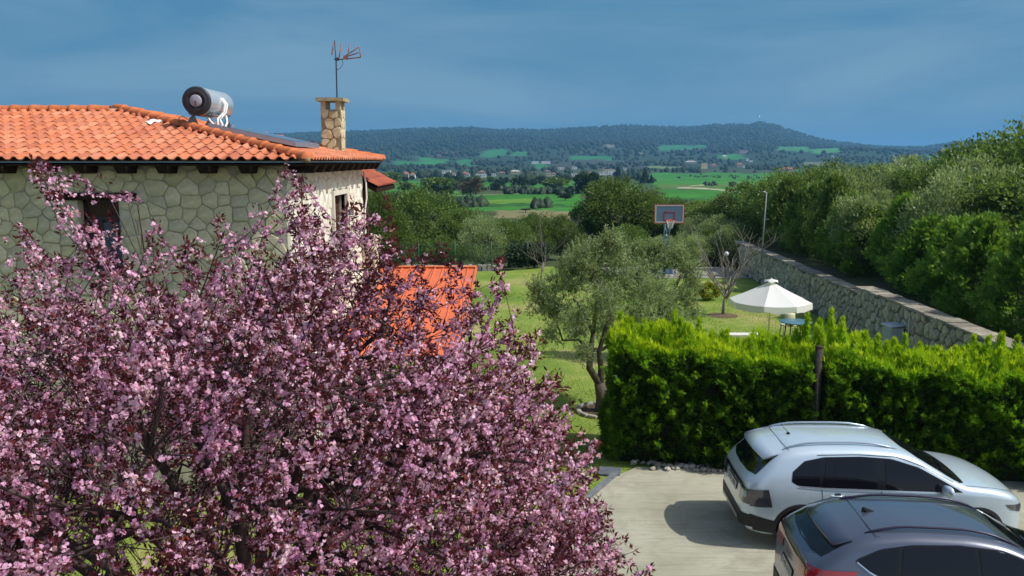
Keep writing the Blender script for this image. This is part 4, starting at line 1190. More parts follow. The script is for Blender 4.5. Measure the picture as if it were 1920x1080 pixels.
def plum():
    base = Vector((-2.75, 7.9, 0.0))
    t = thing('plum_tree', 'large blossoming purple plum tree with pink flowers in front of the stone house', 'tree', tuple(base))
    r_ = np.random.default_rng(11); rs = random.Random(11)
    cen = np.array([-2.95, 8.0, 2.6]); rad = np.array([4.55, 3.3, 3.35])
    fork = Vector((-2.6, 7.9, 1.35))
    wood = MB(); twig = MB()
    wood.tube([base + Vector((0, 0, -0.2)), base + Vector((0.03, 0, 0.6)), fork], [0.2, 0.155, 0.15], 12)
    # limbs
    L1 = []
    for k in range(11):
        a = 2 * math.pi * k / 11 + rs.uniform(-0.2, 0.2)
        el = R(rs.choice([25, 45, 62]))
        d = Vector((math.cos(a) * math.cos(el), math.sin(a) * math.cos(el) * 0.8, math.sin(el)))
        e = Vector(cen) + Vector((d.x * rad[0], d.y * rad[1], (d.z - 0.1) * rad[2])) * 0.62
        mid = fork.lerp(e, 0.45) + Vector((rs.uniform(-.2, .2), rs.uniform(-.2, .2), -0.12))
        pts = [fork.lerp(mid, 0.5) * 1.0, mid, mid.lerp(e, 0.5) + Vector((0, 0, 0.05)), e]
        wood.tube([fork] + pts, [0.1, 0.075, 0.058, 0.04, 0.02], 8)
        for p, q_ in zip(([fork] + pts)[:-1], pts):
            for s in (0.0, 0.33, 0.66): L1.append(p.lerp(q_, s))
        L1.append(e)
    L1a = np.array(L1)
    # secondary nodes
    N2 = 120
    dirs = unit(r_.normal(size=(N2, 3))); dirs[:, 2] = np.abs(dirs[:, 2]) * 1.0 - 0.25; dirs = unit(dirs)
    T2 = cen + dirs * rad * (0.55 + 0.25 * r_.random((N2, 1)))
    L2 = []
    for p in T2:
        d2 = ((L1a - p) ** 2).sum(1) + 2.0 * np.clip(L1a[:, 2] - p[2] + 0.2, 0, 9)
        b = Vector(L1a[np.argmin(d2)]); e = Vector(p)
        m_ = b.lerp(e, 0.5) + Vector((rs.uniform(-.12, .12), rs.uniform(-.12, .12), rs.uniform(-0.15, 0.05)))
        wood.tube([b, m_, e], [0.03, 0.02, 0.011], 6)
        for s in (0.3, 0.55, 0.8, 1.0): L2.append(b.lerp(m_, s * 2) if s < 0.5 else m_.lerp(e, s * 2 - 1))
    L2a = np.array(L2 + L1)
    # shoots
    NS = 2250
    dr = unit(r_.normal(size=(NS * 3, 3)))
    dr = dr[dr[:, 2] > -0.42][:NS]
    p4 = 2.6
    sup = (np.abs(dr[:, 0]) ** p4 + np.abs(dr[:, 1]) ** p4 + np.abs(dr[:, 2]) ** p4) ** (-1 / p4)
    lump = 1 + 0.07 * np.sin(dr[:, 0] * 9 + 1) * np.cos(dr[:, 2] * 8) + 0.06 * np.sin(dr[:, 1] * 11 + dr[:, 0] * 6)
    f = (0.50 + 0.50 * r_.random(len(dr)) ** 0.55) * lump
    tips = cen + dr * sup[:, None] * f[:, None] * rad * np.array([0.93, 0.93, 0.87])
    outer = f > 0.88
    tips[:, 2] += np.where(outer, r_.random(len(dr)) ** 2.5 * 0.62, 0)
    tips[:, 2] = np.maximum(tips[:, 2], 0.75)
    tips = tips[keep_shape(tips, r_)]
    extra = []; EXL = []
    for (sx, sy, n_, w_) in ((70, 298, 7, 16), (40, 420, 6, 30), (165, 390, 3, 14), (290, 405, 5, 14), (345, 440, 4, 14), (415, 405, 5, 14), (480, 440, 5, 25), (560, 308, 9, 20), (600, 390, 7, 25), (650, 375, 5, 20), (700, 400, 6, 20),
                             (733, 375, 3, 9), (745, 450, 4, 25), (800, 455, 4, 30), (852, 450, 4, 16), (862, 500, 5, 12), (790, 520, 4, 12), (938, 492, 5, 12), (960, 590, 6, 20), (1000, 610, 6, 20), (1040, 680, 6, 20), (1072, 732, 6, 14), (1020, 720, 8, 30),
                             (1118, 792, 6, 12), (1095, 880, 9, 16), (1130, 940, 9, 18), (1165, 1000, 10, 20), (1212, 1062, 9, 16), (1180, 1060, 8, 20), (1060, 860, 8, 25), (1050, 770, 8, 22), (985, 640, 7, 20), (900, 560, 5, 14), (215, 400, 3, 12), (110, 470, 3, 20), (250, 480, 4, 25), (370, 480, 4, 25), (20, 480, 5, 25)):
        EXL.extend([720 < sx < 861 and sy < 480] * n_)
        for i in range(n_):
            px, py = sx + r_.normal() * w_ * 0.5, sy + abs(r_.normal()) * 40
            Yt = 8.0 + r_.normal() * 0.7; x, z = P2Y(px, py, Yt); extra.append((x, Yt, z))
    tips = np.concatenate([tips, np.array(extra)])
    nbase = len(tips) - len(extra)
    ALLP = []; ALLD = []; ALLN = []; ALLK = []; FR = []
    for i, p in enumerate(tips):
        dd = np.array([(p[0] - cen[0]) / rad[0] * 0.95, (p[1] - cen[1]) / rad[1] * 0.8, 0.55]) + r_.normal(size=3) * 0.3
        dd /= np.linalg.norm(dd)
        ln = 0.5 + 0.75 * r_.random() if i < nbase else 0.8 + 0.5 * r_.random()
        dd[2] = max(dd[2], 0.22); dd /= np.linalg.norm(dd)
        if i >= nbase: dd = dd * np.array([0.95, 0.4, 1.0]); dd /= np.linalg.norm(dd)
        b = p - dd * ln + np.array([0, 0, -0.05])
        mid = (b + p) / 2 + r_.normal(size=3) * 0.035 - np.array([0, 0, 0.05])
        if i < nbase and not keep_shape(np.array([mid, p]) - np.array([0, 0, 0.12]), r_).all(): continue
        j = np.argmin(((L2a - b) ** 2).sum(1)); root = L2a[j]
        twig.tube([root, b, mid, p], [0.007, 0.006, 0.004, 0.002], 4, cap=False)
        npt = int(ln * 165 * (0.7 + 0.6 * r_.random()))
        nn = max(4, int(ln * 20)); sn = r_.random(nn) ** 0.85           # flowers sit in bunches at the buds
        rn = r_.normal(size=(nn, 3)); rn = unit(rn - dd * (rn @ dd)[:, None] * 0.8)
        rn = rn * (0.02 + 0.045 * r_.random((nn, 1)) * (1.2 - 0.75 * sn[:, None]) + (r_.random((nn, 1)) < 0.15) * 0.08)
        kn = r_.integers(0, nn, npt); s = np.clip(sn[kn] + r_.normal(size=npt) * 0.012, 0, 1)
        base_ = np.where(s[:, None] < 0.5, b + (mid - b) * (s[:, None] * 2), mid + (p - mid) * (s[:, None] * 2 - 1))
        loc = unit(r_.normal(size=(npt, 3))); rad_ = unit(unit(rn[kn]) * 0.8 + loc)
        pos = base_ + rn[kn] + loc * 0.028 * r_.random((npt, 1)) ** 0.4
        ALLP.append(pos); ALLD.append(rad_ + dd * 0.5)
        leafy = np.clip(r_.normal() * 0.2 + 0.27 + 0.15 * np.sin(p[0] * 3 + p[2] * 2.5), 0.05, 0.95)
        if i >= nbase and EXL[i - nbase]: leafy = 0.93
        isleaf = r_.random(npt) < np.clip(leafy + 0.38 * (s > 0.86) + 0.35 * r_.normal(size=nn)[kn], 0.03, 0.97)
        ALLK.append(isleaf); FR.append(np.full(npt, r_.random()))
    # blossom along the inner twigs too
    P_ = np.concatenate(ALLP); Dv = unit(np.concatenate(ALLD)); K = np.concatenate(ALLK); FRr = np.concatenate(FR)
    obj('trunk', wood.mesh('trunk', M_PBARK), t)
    o = obj('twigs', twig.mesh('twigs', M_PBARK), t); o['kind'] = 'stuff'
    # leaves: two narrow blades each
    pl = P_[K]; dl = Dv[K]; n = len(pl)
    V, F = leaves(pl, dl + r_.normal(size=(n, 3)) * 0.5, 0.042 + 0.034 * r_.random(n), 0.021)
    me = np_mesh('leaves', V, [F], tint=0.6 * r_.random(n) + 0.4 * FRr[K],
                 mats=leaf_mat('plum_leaf', [(0.035, 0.007, 0.014), (0.085, 0.014, 0.022), (0.14, 0.022, 0.028), (0.26, 0.06, 0.035)], 0.38, 0.45, 0.4, tcol=1.3))
    o = obj('leaves', me, t); o['kind'] = 'stuff'
    pf = P_[~K]; df = unit(Dv[~K] + r_.normal(size=(len(pf), 3)) * 0.55); n = len(pf)
    s = unit(np.cross(df, rand_dirs(n))); u = np.cross(s, df)
    R_ = (0.0135 + 0.006 * r_.random(n))[:, None]
    ring = []
    for k in range(5):
        a = 2 * math.pi * k / 5
        ring.append(pf + (s * math.cos(a) + u * math.sin(a)) * R_ + df * R_ * (0.55 if k % 2 else -0.1))
    Vf = np.stack(ring, 1).reshape(-1, 3)
    b = np.arange(n)[:, None] * 5
    tri = np.concatenate([np.stack([b[:, 0], b[:, 0] + 1 + k, b[:, 0] + 2 + k], 1) for k in range(3)], 0)
    tt = np.tile(0.55 * r_.random(n) + 0.45 * FRr[~K], 3)
    me = np_mesh('blossoms', Vf, [tri], tint=tt,
                 mats=leaf_mat('plum_blossom', [(0.50, 0.20, 0.39), (0.72, 0.39, 0.62), (0.86, 0.58, 0.79), (0.95, 0.80, 0.92)], 0.44, 0.6, 0.2, tcol=1.0))
    o = obj('blossoms', me, t); o['kind'] = 'stuff'
    print('plum', len(P_), n)
plum()

# ------------------------------------------------------------------ clipped conifer hedge
HA, HB = Vector((1.98, 16.25, 0)), Vector((11.6, 14.75, 0))       # front foot line
HD = (HB - HA).normalized(); HN = Vector((-HD.y, HD.x, 0))
HL = (HB - HA).length; HT, HH = 1.75, 2.5
def hedge():
    t = thing('hedge', 'thick bright green conifer hedge with lime new growth behind the parked cars', 'hedge', tuple((HA + HB) / 2 + HN * 0.9))
    r_ = np.random.default_rng(5)
    def bulge(a, z): return 0.10 * np.sin(a * 1.9 + 0.5) * np.sin(z * 2.1 + 1) + 0.07 * np.sin(a * 4.3) * np.cos(z * 3.4) + 0.05 * np.sin(a * 9 + z * 5)
    def topz(a): return HH - 0.06 - 0.036 * a + 0.09 * np.sin(a * 1.7) + 0.06 * np.sin(a * 4.1 + 1) + 0.04 * np.sin(a * 8.7)
    def toW(a, d, z): return np.stack([HA.x + HD.x * a + HN.x * d, HA.y + HD.y * a + HN.y * d, z], 1)
    # dark core of branches
    mb = MB(); V = []; na = 60
    for i in range(na):
        a = 0.16 + (HL - 0.2) * i / (na - 1)
        for (d, z) in ((0.25, 0.0), (0.14, 0.7), (0.16, 1.6), (0.3, topz(a) - 0.22), (HT - 0.3, topz(a) - 0.22), (HT - 0.16, 1.6), (HT - 0.2, 0)):
            p = HA + HD * a + HN * d; V.append((p.x, p.y, z))
    F = [(i * 7 + k, i * 7 + k + 1, (i + 1) * 7 + k + 1, (i + 1) * 7 + k) for i in range(na - 1) for k in range(6)] + [tuple(range(7))[::-1], tuple((na - 1) * 7 + k for k in range(7))]
    obj('branches', mb.add(V, F).mesh('branches', mat('hedge_inside', (0.02, 0.026, 0.010), 0.95, noise=0.5, nscale=9, bump=1, bscale=12)), t)
    pos = []; dr = []; tn = []; ln = []
    # front face, leaf tint lowered to carry its shade
    n = 21000
    a = r_.random(n) * HL; z = 0.04 + (r_.random(n) ** 0.85) * (topz(a) - 0.06)
    dep = bulge(a, z) * 1.0 + r_.random(n) * 0.16 - 0.02 + 0.12 * np.exp(-z * 3) 
    pos.append(toW(a, dep, z)); 
    d = np.stack([-HN.x + r_.normal(size=n) * 0.6, -HN.y + r_.normal(size=n) * 0.6, 0.75 + r_.normal(size=n) * 0.5], 1); dr.append(d)
    newg = np.sin(a * 2.3 + 1.0) * np.sin(z * 2.9 + a) > 0.55
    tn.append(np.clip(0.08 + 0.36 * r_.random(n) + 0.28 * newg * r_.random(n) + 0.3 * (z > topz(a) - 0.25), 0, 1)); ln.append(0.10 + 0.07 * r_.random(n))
    # end face on the left
    n = 4600
    dd = r_.random(n) * HT; z = 0.04 + r_.random(n) ** 0.85 * (HH - 0.05)
    a = -bulge(dd + 3, z) - r_.random(n) * 0.12 + 0.06
    a += 0.28 * (np.abs(dd - HT / 2) / (HT / 2)) ** 3
    pos.append(toW(a, dd, z)); d = np.stack([-HD.x + r_.normal(size=n) * 0.6, -HD.y + r_.normal(size=n) * 0.6, 0.75 + r_.normal(size=n) * 0.5], 1); dr.append(d)
    tn.append(np.clip(0.12 + 0.42 * r_.random(n) + 0.2 * (z > HH - 0.4), 0, 1)); ln.append(0.10 + 0.07 * r_.random(n))
    # top: upright shoots
    n = 17000
    a = r_.random(n) * HL; dd = r_.random(n) * HT
    hh = r_.random(n)
    tall = np.clip(np.sin(a * 3.1 + 2 * np.sin(dd * 3)) * 0.5 + 0.5, 0, 1) ** 2
    z = topz(a) - 0.18 + 0.30 * hh * (0.4 + tall)
    pos.append(toW(a, dd, z)); d = np.stack([r_.normal(size=n) * 0.28, r_.normal(size=n) * 0.28, 1 + 0 * a], 1); dr.append(d)
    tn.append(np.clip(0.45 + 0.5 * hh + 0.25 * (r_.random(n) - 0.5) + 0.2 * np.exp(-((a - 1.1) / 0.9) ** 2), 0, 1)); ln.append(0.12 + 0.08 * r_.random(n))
    # long leaders standing above the clipped line
    for k in range(170):
        a0 = HL * r_.random(); d0 = HT * (0.1 + 0.8 * r_.random()); h0 = 0.15 + 0.28 * r_.random() ** 2
        if abs(a0 - 4.25) < 0.35: h0 += 0.35
        if a0 < 1.4: h0 += 0.1
        m_ = int(60 + 170 * h0); s = r_.random(m_)
        w = 0.075 * (1.1 - s)
        P_ = toW(a0 + r_.normal(size=m_) * w, d0 + r_.normal(size=m_) * w, topz(a0) - 0.12 + s * (h0 + 0.12))
        pos.append(P_); dr.append(np.stack([r_.normal(size=m_) * 0.35, r_.normal(size=m_) * 0.35, 1 + 0 * s], 1))
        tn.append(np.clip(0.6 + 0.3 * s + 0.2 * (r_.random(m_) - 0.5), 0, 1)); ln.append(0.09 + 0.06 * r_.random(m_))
    # pale tufts leaning out of the front
    for k in range(420):
        a0 = HL * r_.random(); z0 = 0.15 + 2.0 * r_.random() ** 0.8; m_ = 26; s = r_.random(m_)
        L_ = 0.10 + 0.2 * r_.random() ** 2; ax = r_.normal() * 0.4
        P_ = toW(a0 + ax * s * L_ + r_.normal(size=m_) * 0.035, bulge(a0, z0) - 0.02 - s * L_ * 0.6 + r_.normal(size=m_) * 0.03, z0 + s * L_ * 0.7 + r_.normal(size=m_) * 0.03)
        pos.append(P_); dr.append(np.stack([-HN.x + r_.normal(size=m_) * 0.4 + ax, -HN.y + r_.normal(size=m_) * 0.4, 0.9 + 0 * s], 1))
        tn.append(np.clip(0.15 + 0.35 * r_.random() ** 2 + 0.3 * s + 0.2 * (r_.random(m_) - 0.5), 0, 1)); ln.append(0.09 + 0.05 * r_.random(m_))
    P_ = np.concatenate(pos); Dd = np.concatenate(dr); T = np.concatenate(tn); Ln = np.concatenate(ln)
    gap = (np.abs(P_[:, 0] - 5.94) < 0.13) & (P_[:, 1] < 16.0) & (P_[:, 2] > 1.35)
    P_, Dd, T, Ln = P_[~gap], Dd[~gap], T[~gap], Ln[~gap]
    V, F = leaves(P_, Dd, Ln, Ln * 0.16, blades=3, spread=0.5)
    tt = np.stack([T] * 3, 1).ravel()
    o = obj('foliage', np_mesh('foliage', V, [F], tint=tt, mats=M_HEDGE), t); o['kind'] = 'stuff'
    print('hedge', len(F))
hedge()
x_, y_ = (565 / 1550) * 16.3, 15.62
post = obj('fence_post', MB().tube([(x_, y_, 0), (x_, y_, 2.62)], [0.075, 0.07], 10).tube([(x_, y_, 2.62), (x_, y_, 2.645)], [0.078, 0.078], 10).mesh('fence_post', mat('weathered_post', (0.06, 0.045, 0.04), 0.85, noise=0.5, nscale=15, bump=0.6)))
tag(post, 'dark weathered wooden post standing in the front of the hedge', 'post')

# ------------------------------------------------------------------ olive trees on the lawn
def olive(label, X, Y, blobs, stems, nleaf, seed, trunk_r=0.12):
    """blobs: (px, py, dy, radius px) seen crown lumps; stems: lists of (px, py, dy)"""
    t = thing('olive_tree', label, 'tree', (X, Y, 0))
    r_ = np.random.default_rng(seed)
    D = Y * math.cos(PITCH) + 3.5 * math.sin(PITCH)
    C = []; Rr = []
    for (px, py, dy, rp) in blobs:
        x, z = P2Y(px, py, Y + dy); C.append((x, Y + dy, z)); Rr.append(rp / FPX * D)
    C = np.array(C); Rr = np.array(Rr)
    wgt = Rr ** 2; wgt /= wgt.sum()
    # little twigs radiating in each lump, leaves along the twigs
    ntw = int(nleaf / 26)
    k = r_.choice(len(C), ntw, p=wgt)
    o_ = unit(r_.normal(size=(ntw, 3))) * (r_.random((ntw, 1)) ** 0.42) * Rr[k][:, None] * np.array([1, 1, 0.85])
    tip = C[k] + o_
    dirn = unit(unit(o_) * 0.7 + np.array([0, 0, 0.55]) + r_.normal(size=(ntw, 3)) * 0.45)
    L_ = 0.28 + 0.25 * r_.random((ntw, 1))
    kk = np.repeat(np.arange(ntw), 26); n = len(kk)
    s = r_.random((n, 1))
    p = tip[kk] - dirn[kk] * L_[kk] * s + r_.normal(size=(n, 3)) * 0.018
    d = unit(dirn[kk] * 0.7 + r_.normal(size=(n, 3)) * 0.75)
    V, F = leaves(p, d, 0.055 + 0.03 * r_.random(n), 0.019, fold=0.15)
    tt = np.clip(0.1 + 0.5 * r_.random(n) + 0.4 * r_.random(ntw)[kk], 0, 1)
    o = obj('foliage', np_mesh('foliage', V, [F], tint=tt, mats=M_OLIVE), t); o['kind'] = 'stuff'
    mb = MB()
    for (pts, r0_, r1_) in stems:
        P_ = []
        for (px, py, dy) in pts:
            x, z = P2Y(px, py, Y + dy); P_.append((x, Y + dy, max(z, -0.1)))
        m_ = len(P_); mb.tube(P_, [r0_ + (r1_ - r0_) * i / (m_ - 1) for i in range(m_)], 8)
    o = obj('trunk', mb.mesh('trunk', M_BARK), t)
    tw = MB()
    for i in range(0, ntw, 3):
        a = tip[i]; b = a - dirn[i] * L_[i]
        tw.tube([a, b, C[k[i]] * 0.35 + b * 0.65 + r_.normal(size=3) * 0.05], [0.003, 0.006, 0.011], 3, cap=False)
    o = obj('twigs', tw.mesh('twigs', M_BARK), t); o['kind'] = 'stuff'
    return t
OX, OY = P2W(1127, 772)
olive('grey green olive tree with a forked trunk on the lawn left of the hedge', OX, OY,
      [(1020, 560, 0.2, 42), (1060, 520, 0.3, 45), (1105, 475, 0.2, 50), (1150, 470, 0.4, 45), (1080, 600, -0.6, 42), (1130, 560, -0.4, 55), (1180, 520, 0.5, 55),
       (1200, 580, 0.2, 50), (1030, 620, -0.2, 26), (1010, 530, 0.2, 28), (1160, 620, 0.6, 36), (1095, 655, -0.7, 22), (1225, 545, 0.8, 45), (1125, 520, 0.8, 50), (1075, 490, 0.6, 35), (1145, 440, 0.2, 28), (1045, 580, 0.6, 40), (1140, 600, 1.0, 40)],
      [([(1127, 776, 0), (1129, 745, 0), (1124, 718, 0)], 0.17, 0.13), ([(1124, 720, 0), (1105, 690, 0.05), (1107, 660, 0), (1112, 625, 0.1), (1095, 585, 0.2), (1075, 560, 0.3)], 0.10, 0.03),
       ([(1126, 722, 0), (1127, 690, 0.1), (1123, 660, 0.1), (1140, 600, 0.3), (1160, 540, 0.5)], 0.09, 0.03), ([(1110, 656, 0), (1130, 655, 0.2), (1152, 640, 0.4), (1175, 590, 0.5)], 0.06, 0.02),
       ([(1108, 660, 0), (1085, 637, -0.2), (1055, 638, -0.3), (1042, 600, -0.2)], 0.05, 0.015), ([(1112, 625, 0.1), (1120, 560, 0.2), (1110, 500, 0.2)], 0.06, 0.02), ([(1128, 735, 0), (1142, 712, 0.3), (1150, 700, 0.4), (1190, 640, 0.8)], 0.06, 0.03)],
      50000, 31)
OX2, OY2 = 4.45, 25.2
olive('second smaller olive tree standing behind the forked one, under the basketball board', OX2, OY2,
      [(1215, 500, 0, 40), (1255, 480, 0.2, 38), (1290, 500, 0.2, 34), (1235, 545, -0.3, 42), (1280, 550, 0.2, 38), (1300, 580, 0, 24), (1255, 590, -0.4, 32), (1215, 590, 0.2, 30), (1195, 460, 0.4, 24), (1240, 460, 0.3, 24), (1278, 470, 0.2, 22), (1300, 530, 0.4, 22), (1225, 460, 0.4, 26)],
      [([(1236, 690, 0), (1238, 640, 0), (1230, 600, 0)], 0.12, 0.08), ([(1232, 610, 0), (1215, 560, 0), (1210, 510, 0)], 0.06, 0.02), ([(1232, 605, 0), (1262, 550, 0), (1285, 500, 0)], 0.06, 0.02), ([(1234, 612, 0), (1240, 540, 0.1), (1250, 480, 0.1)], 0.06, 0.02)],
      34000, 32)
# low stone ring round the olive trunk
ring = thing('planting_ring', 'low ring of pale stones around the forked olive trunk', 'edging', (OX, OY, 0))
M_RING = tint_mat('ring_stone', [(0.34, 0.32, 0.26), (0.42, 0.4, 0.34), (0.28, 0.27, 0.22)], 0.9, noise=0.4, nscale=10)
for k in range(15):
    a = 2 * math.pi * k / 15
    mb = MB(); mb.box((OX + 0.05 + 0.62 * math.cos(a), OY + 0.62 * math.sin(a), 0.04), (0.12, 0.24, 0.09), Matrix.Rotation(a + random.uniform(-.1, .1), 3, 'Z'))
    bevel(obj('stone', mb.mesh('stone', M_RING), ring), 0.025, 2)
structure(obj('soil', MB().lathe([(0.001, 0.03), (0.4, 0.025), (0.58, 0.012)], (OX + 0.05, OY, 0), 20).mesh('soil', mat('brown_soil', (0.10, 0.065, 0.04), 0.95, noise=0.5, nscale=10, bump=1))))

# ------------------------------------------------------------------ bare young tree, round bush
def bare_tree(label, px, py, spread, h, seed, r0=0.07, n1=9, thk=1.0):
    X, Y = P2W(px, py)
    t = thing('bare_tree', label, 'tree', (X, Y, 0)); rs = random.Random(seed)
    mb = MB(); f = Vector((X + 0.12, Y, h * 0.33))
    mb.tube([(X, Y, -0.05), (X + 0.03, Y, h * 0.15), f], [r0, r0 * 0.85, r0 * 0.75], 8)
    def br(p, d, L_, r_, lev):
        pts = [p]; q_ = Vector(p); dd = Vector(d)
        for i in range(4):
            dd = (dd + Vector((rs.uniform(-.18, .18), rs.uniform(-.18, .18), 0.09))).normalized()
            q_ = q_ + dd * L_ / 4; pts.append(Vector(q_))
        mb.tube(pts, [r_, r_ * .8, r_ * .62, r_ * .45, r_ * .25], 5)
        if lev:
            for i in range(5 if lev == 2 else 4):
                j = rs.randrange(1, 5); a = rs.uniform(0, 6.28)
                nd = (dd * 0.7 + Vector((math.cos(a), math.sin(a), rs.uniform(-.1, .6))) * 0.75).normalized()
                br(pts[j], nd, L_ * rs.uniform(.4, .62), r_ * .5, lev - 1)
    for k in range(n1):
        a = 2 * math.pi * k / n1 + rs.uniform(-.3, .3); el = R(rs.uniform(35, 75))
        br(f - Vector((0, 0, rs.uniform(0, .15) * h)), Vector((math.cos(a) * math.cos(el) * spread, math.sin(a) * math.cos(el) * spread, math.sin(el))).normalized(), h * rs.uniform(.42, .62), r0 * .5 * thk, 2)
    obj('branches', mb.mesh('branches', M_GBARK), t)
    return t, X, Y
bt, BX, BYy = bare_tree('bare pale branched young tree on the lawn left of the white parasol', 1355, 592, 1.3, 3.2, 5)
structure(obj('mulch', MB().lathe([(0.001, 0.07), (0.25, 0.05), (0.62, 0.012)], (BX, BYy, 0), 24).mesh('mulch', mat('mulch', (0.17, 0.12, 0.065), 0.95, noise=0.5, nscale=9, bump=1, bscale=12))))
bare_tree('small bare leaning tree at the far end of the lawn', 1014, 533, 1.5, 3.4, 9, 0.05, 6, 0.55)
sx_, sy_ = P2W(1330, 563)
sb = thing('round_bush', 'small round yellow green bush on the lawn beside the bare tree', 'bush', (sx_, sy_, 0))
c = obj('foliage', crown_mesh('foliage', leaf_mat('yellow_leaf', [(0.16, 0.20, 0.02), (0.30, 0.34, 0.03), (0.44, 0.42, 0.05)], 0.3, 0.6, 0.2), 2600, 0.085, 0.05, 40, (0.42, 0.42, 0.36), 0.3, seed=77), sb, world=False)
c.location = (0, 0, 0.38)
obj('stem', MB().tube([(0, 0, 0), (0, 0, 0.3)], 0.04).mesh('stem', M_BARK), sb, world=False)

# ------------------------------------------------------------------ trees behind the retaining wall
names = ['closest to the hedge corner', 'next to the closest', 'behind the grey meter cabinet', 'above the stepped joint of the wall', 'just past the step of the wall', 'behind the white parasol',
         'beyond the parasol', 'halfway along the far wall', 'beside the thin grey lamp pole', 'just past the lamp pole', 'near the far wall corner', 'at the far end of the wall', 'behind the bare tree', 'last in the row by the court']
Yc = 14.5; k = 0
while k < 15:
    X_ = WX(Yc) + 2.35 + random.uniform(-0.3, 0.4)
    h = 2.95 + random.uniform(-0.45, 0.55) + (0.6 if Yc > 34 else 0)
    lab = ('bright' if k < 11 else 'dark') + ' green conifer behind the stone wall, ' + names[min(k, len(names) - 1)] if k < 14 else 'tall conifer at the far corner, behind the basketball court'
    tree('conifer', lab, 'tree', X_, Yc, bankz(X_, Yc) - 0.1, 2.7 + random.uniform(0, 0.6), h, 'conifer' if k < 11 else 'darkconifer', 0.3, 'conifers behind the retaining wall', v=k % 3)
    Yc += 1.95 + 0.045 * k; k += 1
OL = [  # px centre, top row, distance Y, width, kind, label   (olives and oaks on the slope behind the conifers)
    (1470, 322, 52, 5.4, 'grove', 'dark olive tree left of the pale one behind the conifers, near the lamp pole'),
    (1530, 318, 48, 5.2, 'grove', 'round olive tree rising behind the lamp pole conifers'),
    (1560, 305, 56, 6.0, 'grove', 'taller olive tree with reddish top behind the conifer row'),
    (1605, 322, 42, 4.6, 'silver', 'greyish olive tree in the middle of the slope behind the wall'),
    (1660, 312, 46, 5.6, 'grove', 'yellow green olive tree with sunlit right side on the slope'),
    (1715, 304, 44, 5.4, 'silver', 'dull grey olive tree right of the yellow green one'),
    (1765, 302, 40, 4.8, 'grove', 'broad olive tree in front of the dark hilltop oak'),
    (1835, 310, 33, 4.4, 'silver', 'silvery pale olive tree beside the big dark tree on the right'),
    (1790, 345, 30, 3.6, 'silver', 'low grey olive tree between the conifers and the silvery one'),
    (1640, 365, 34, 3.4, 'silver', 'low olive tree showing between conifers above the wall step'),
    (1850, 262, 45, 6.5, 'grove', 'big dark green tree at the left of the right hand clump'),
    (1925, 240, 38, 7.0, 'grove', 'tallest dark green tree at the right edge of the picture'),
    (1990, 300, 28, 6.0, 'grove', 'wide green tree cut off by the right edge'),
    (1905, 330, 29, 4.0, 'grove', 'leafy tree below the tallest one at the right edge'),
    (1410, 345, 56, 4.6, 'grove', 'dark leafy tree behind the far wall corner'),
    (1360, 372, 58, 4.6, 'grove', 'brownish leafy tree right of the basketball board'),
    (1312, 378, 62, 4.2, 'grove', 'leafy green tree just right of the basketball board'),
]
for (px, top, Y, w, kd, lab) in OL:
    X_, zt = P2Y(px, top, Y)
    z0 = bankz(X_, Y) if X_ > WX(Y) + 0.4 else float(terr(X_, Y))
    z0 = max(z0, 0.5) if X_ > WX(Y) + 0.4 else z0
    tree('broadleaf_tree' if kd == 'grove' else 'olive_tree', lab, 'tree', X_, Y, z0 - 0.1, w, zt - z0 + 0.1, kd, 0.3, 'trees on the slope behind the wall')

# ------------------------------------------------------------------ grove beyond the lawn
GR = [  # px, top, base row, width px, kind, label
    (700, 352, 500, 130, 'grove', 'olive tree partly hidden by the corner of the stone house'),
    (790, 350, 487, 150, 'grove', 'large rounded green tree left of the grove beyond the lawn'),
    (735, 405, 500, 90, 'grove', 'low tree in front of the large one, above the orange roof'),
    (862, 388, 492, 100, 'grove', 'yellow green tree above the right end of the orange roof'),
    (905, 402, 496, 95, 'silver', 'greyish olive tree in the middle of the grove'),
    (955, 408, 492, 90, 'grove', 'olive tree behind the dark round shrub'),
    (1003, 398, 488, 90, 'grove', 'green tree behind the small leaning bare tree'),
    (1052, 402, 486, 85, 'grove', 'yellowish tree at the right end of the grove'),
    (1160, 333, 470, 165, 'grove', 'biggest round dark olive tree left of the basketball board'),
    (1112, 372, 468, 90, 'grove', 'dark left flank tree joined to the biggest olive tree'),
    (1222, 356, 472, 85, 'grove', 'green tree between the biggest olive and the basketball board'),
    (1262, 370, 474, 60, 'grove', 'small leafy tree directly behind the basketball board'),
    (1180, 420, 492, 90, 'grove', 'low dark tree under the biggest olive tree'),
    (830, 440, 500, 90, 'grove', 'low bushy tree along the mesh fence'),
]
for (px, top, base, wp, kd, lab) in GR:
    X_, Y_, z0 = at_row(px, base) if base < 492 else (*P2W(px, base), 0.0)
    if base >= 492: Y_ = min(max(Y_, 48.5), 62)
    X_ = (px - 960) / 1550 * Y_
    z0 = float(terr(X_, Y_)) if Y_ > 46 else 0
    zt = CAM_H + (300 - top) / 1550 * Y_
    tree('olive_tree' if kd == 'silver' else 'broadleaf_tree', lab, 'tree', X_, Y_, z0 - 0.05, wp / 1550 * Y_, zt - z0, kd, 0.15, 'trees of the grove beyond the lawn')
# dark round shrub by the fence
X_, Y_ = P2W(990, 505); sb = thing('dark_shrub', 'dark glossy shrub at the far left edge of the lawn', 'shrub', (X_, Y_ + 0.6, 0))
c = obj('foliage', crown_mesh('foliage', M_DARKTREE, 3600, 0.16, 0.1, 40, (1.25, 0.9, 0.75), 0.33, seed=79), sb, world=False); c.location = (0, 0, 0.72)

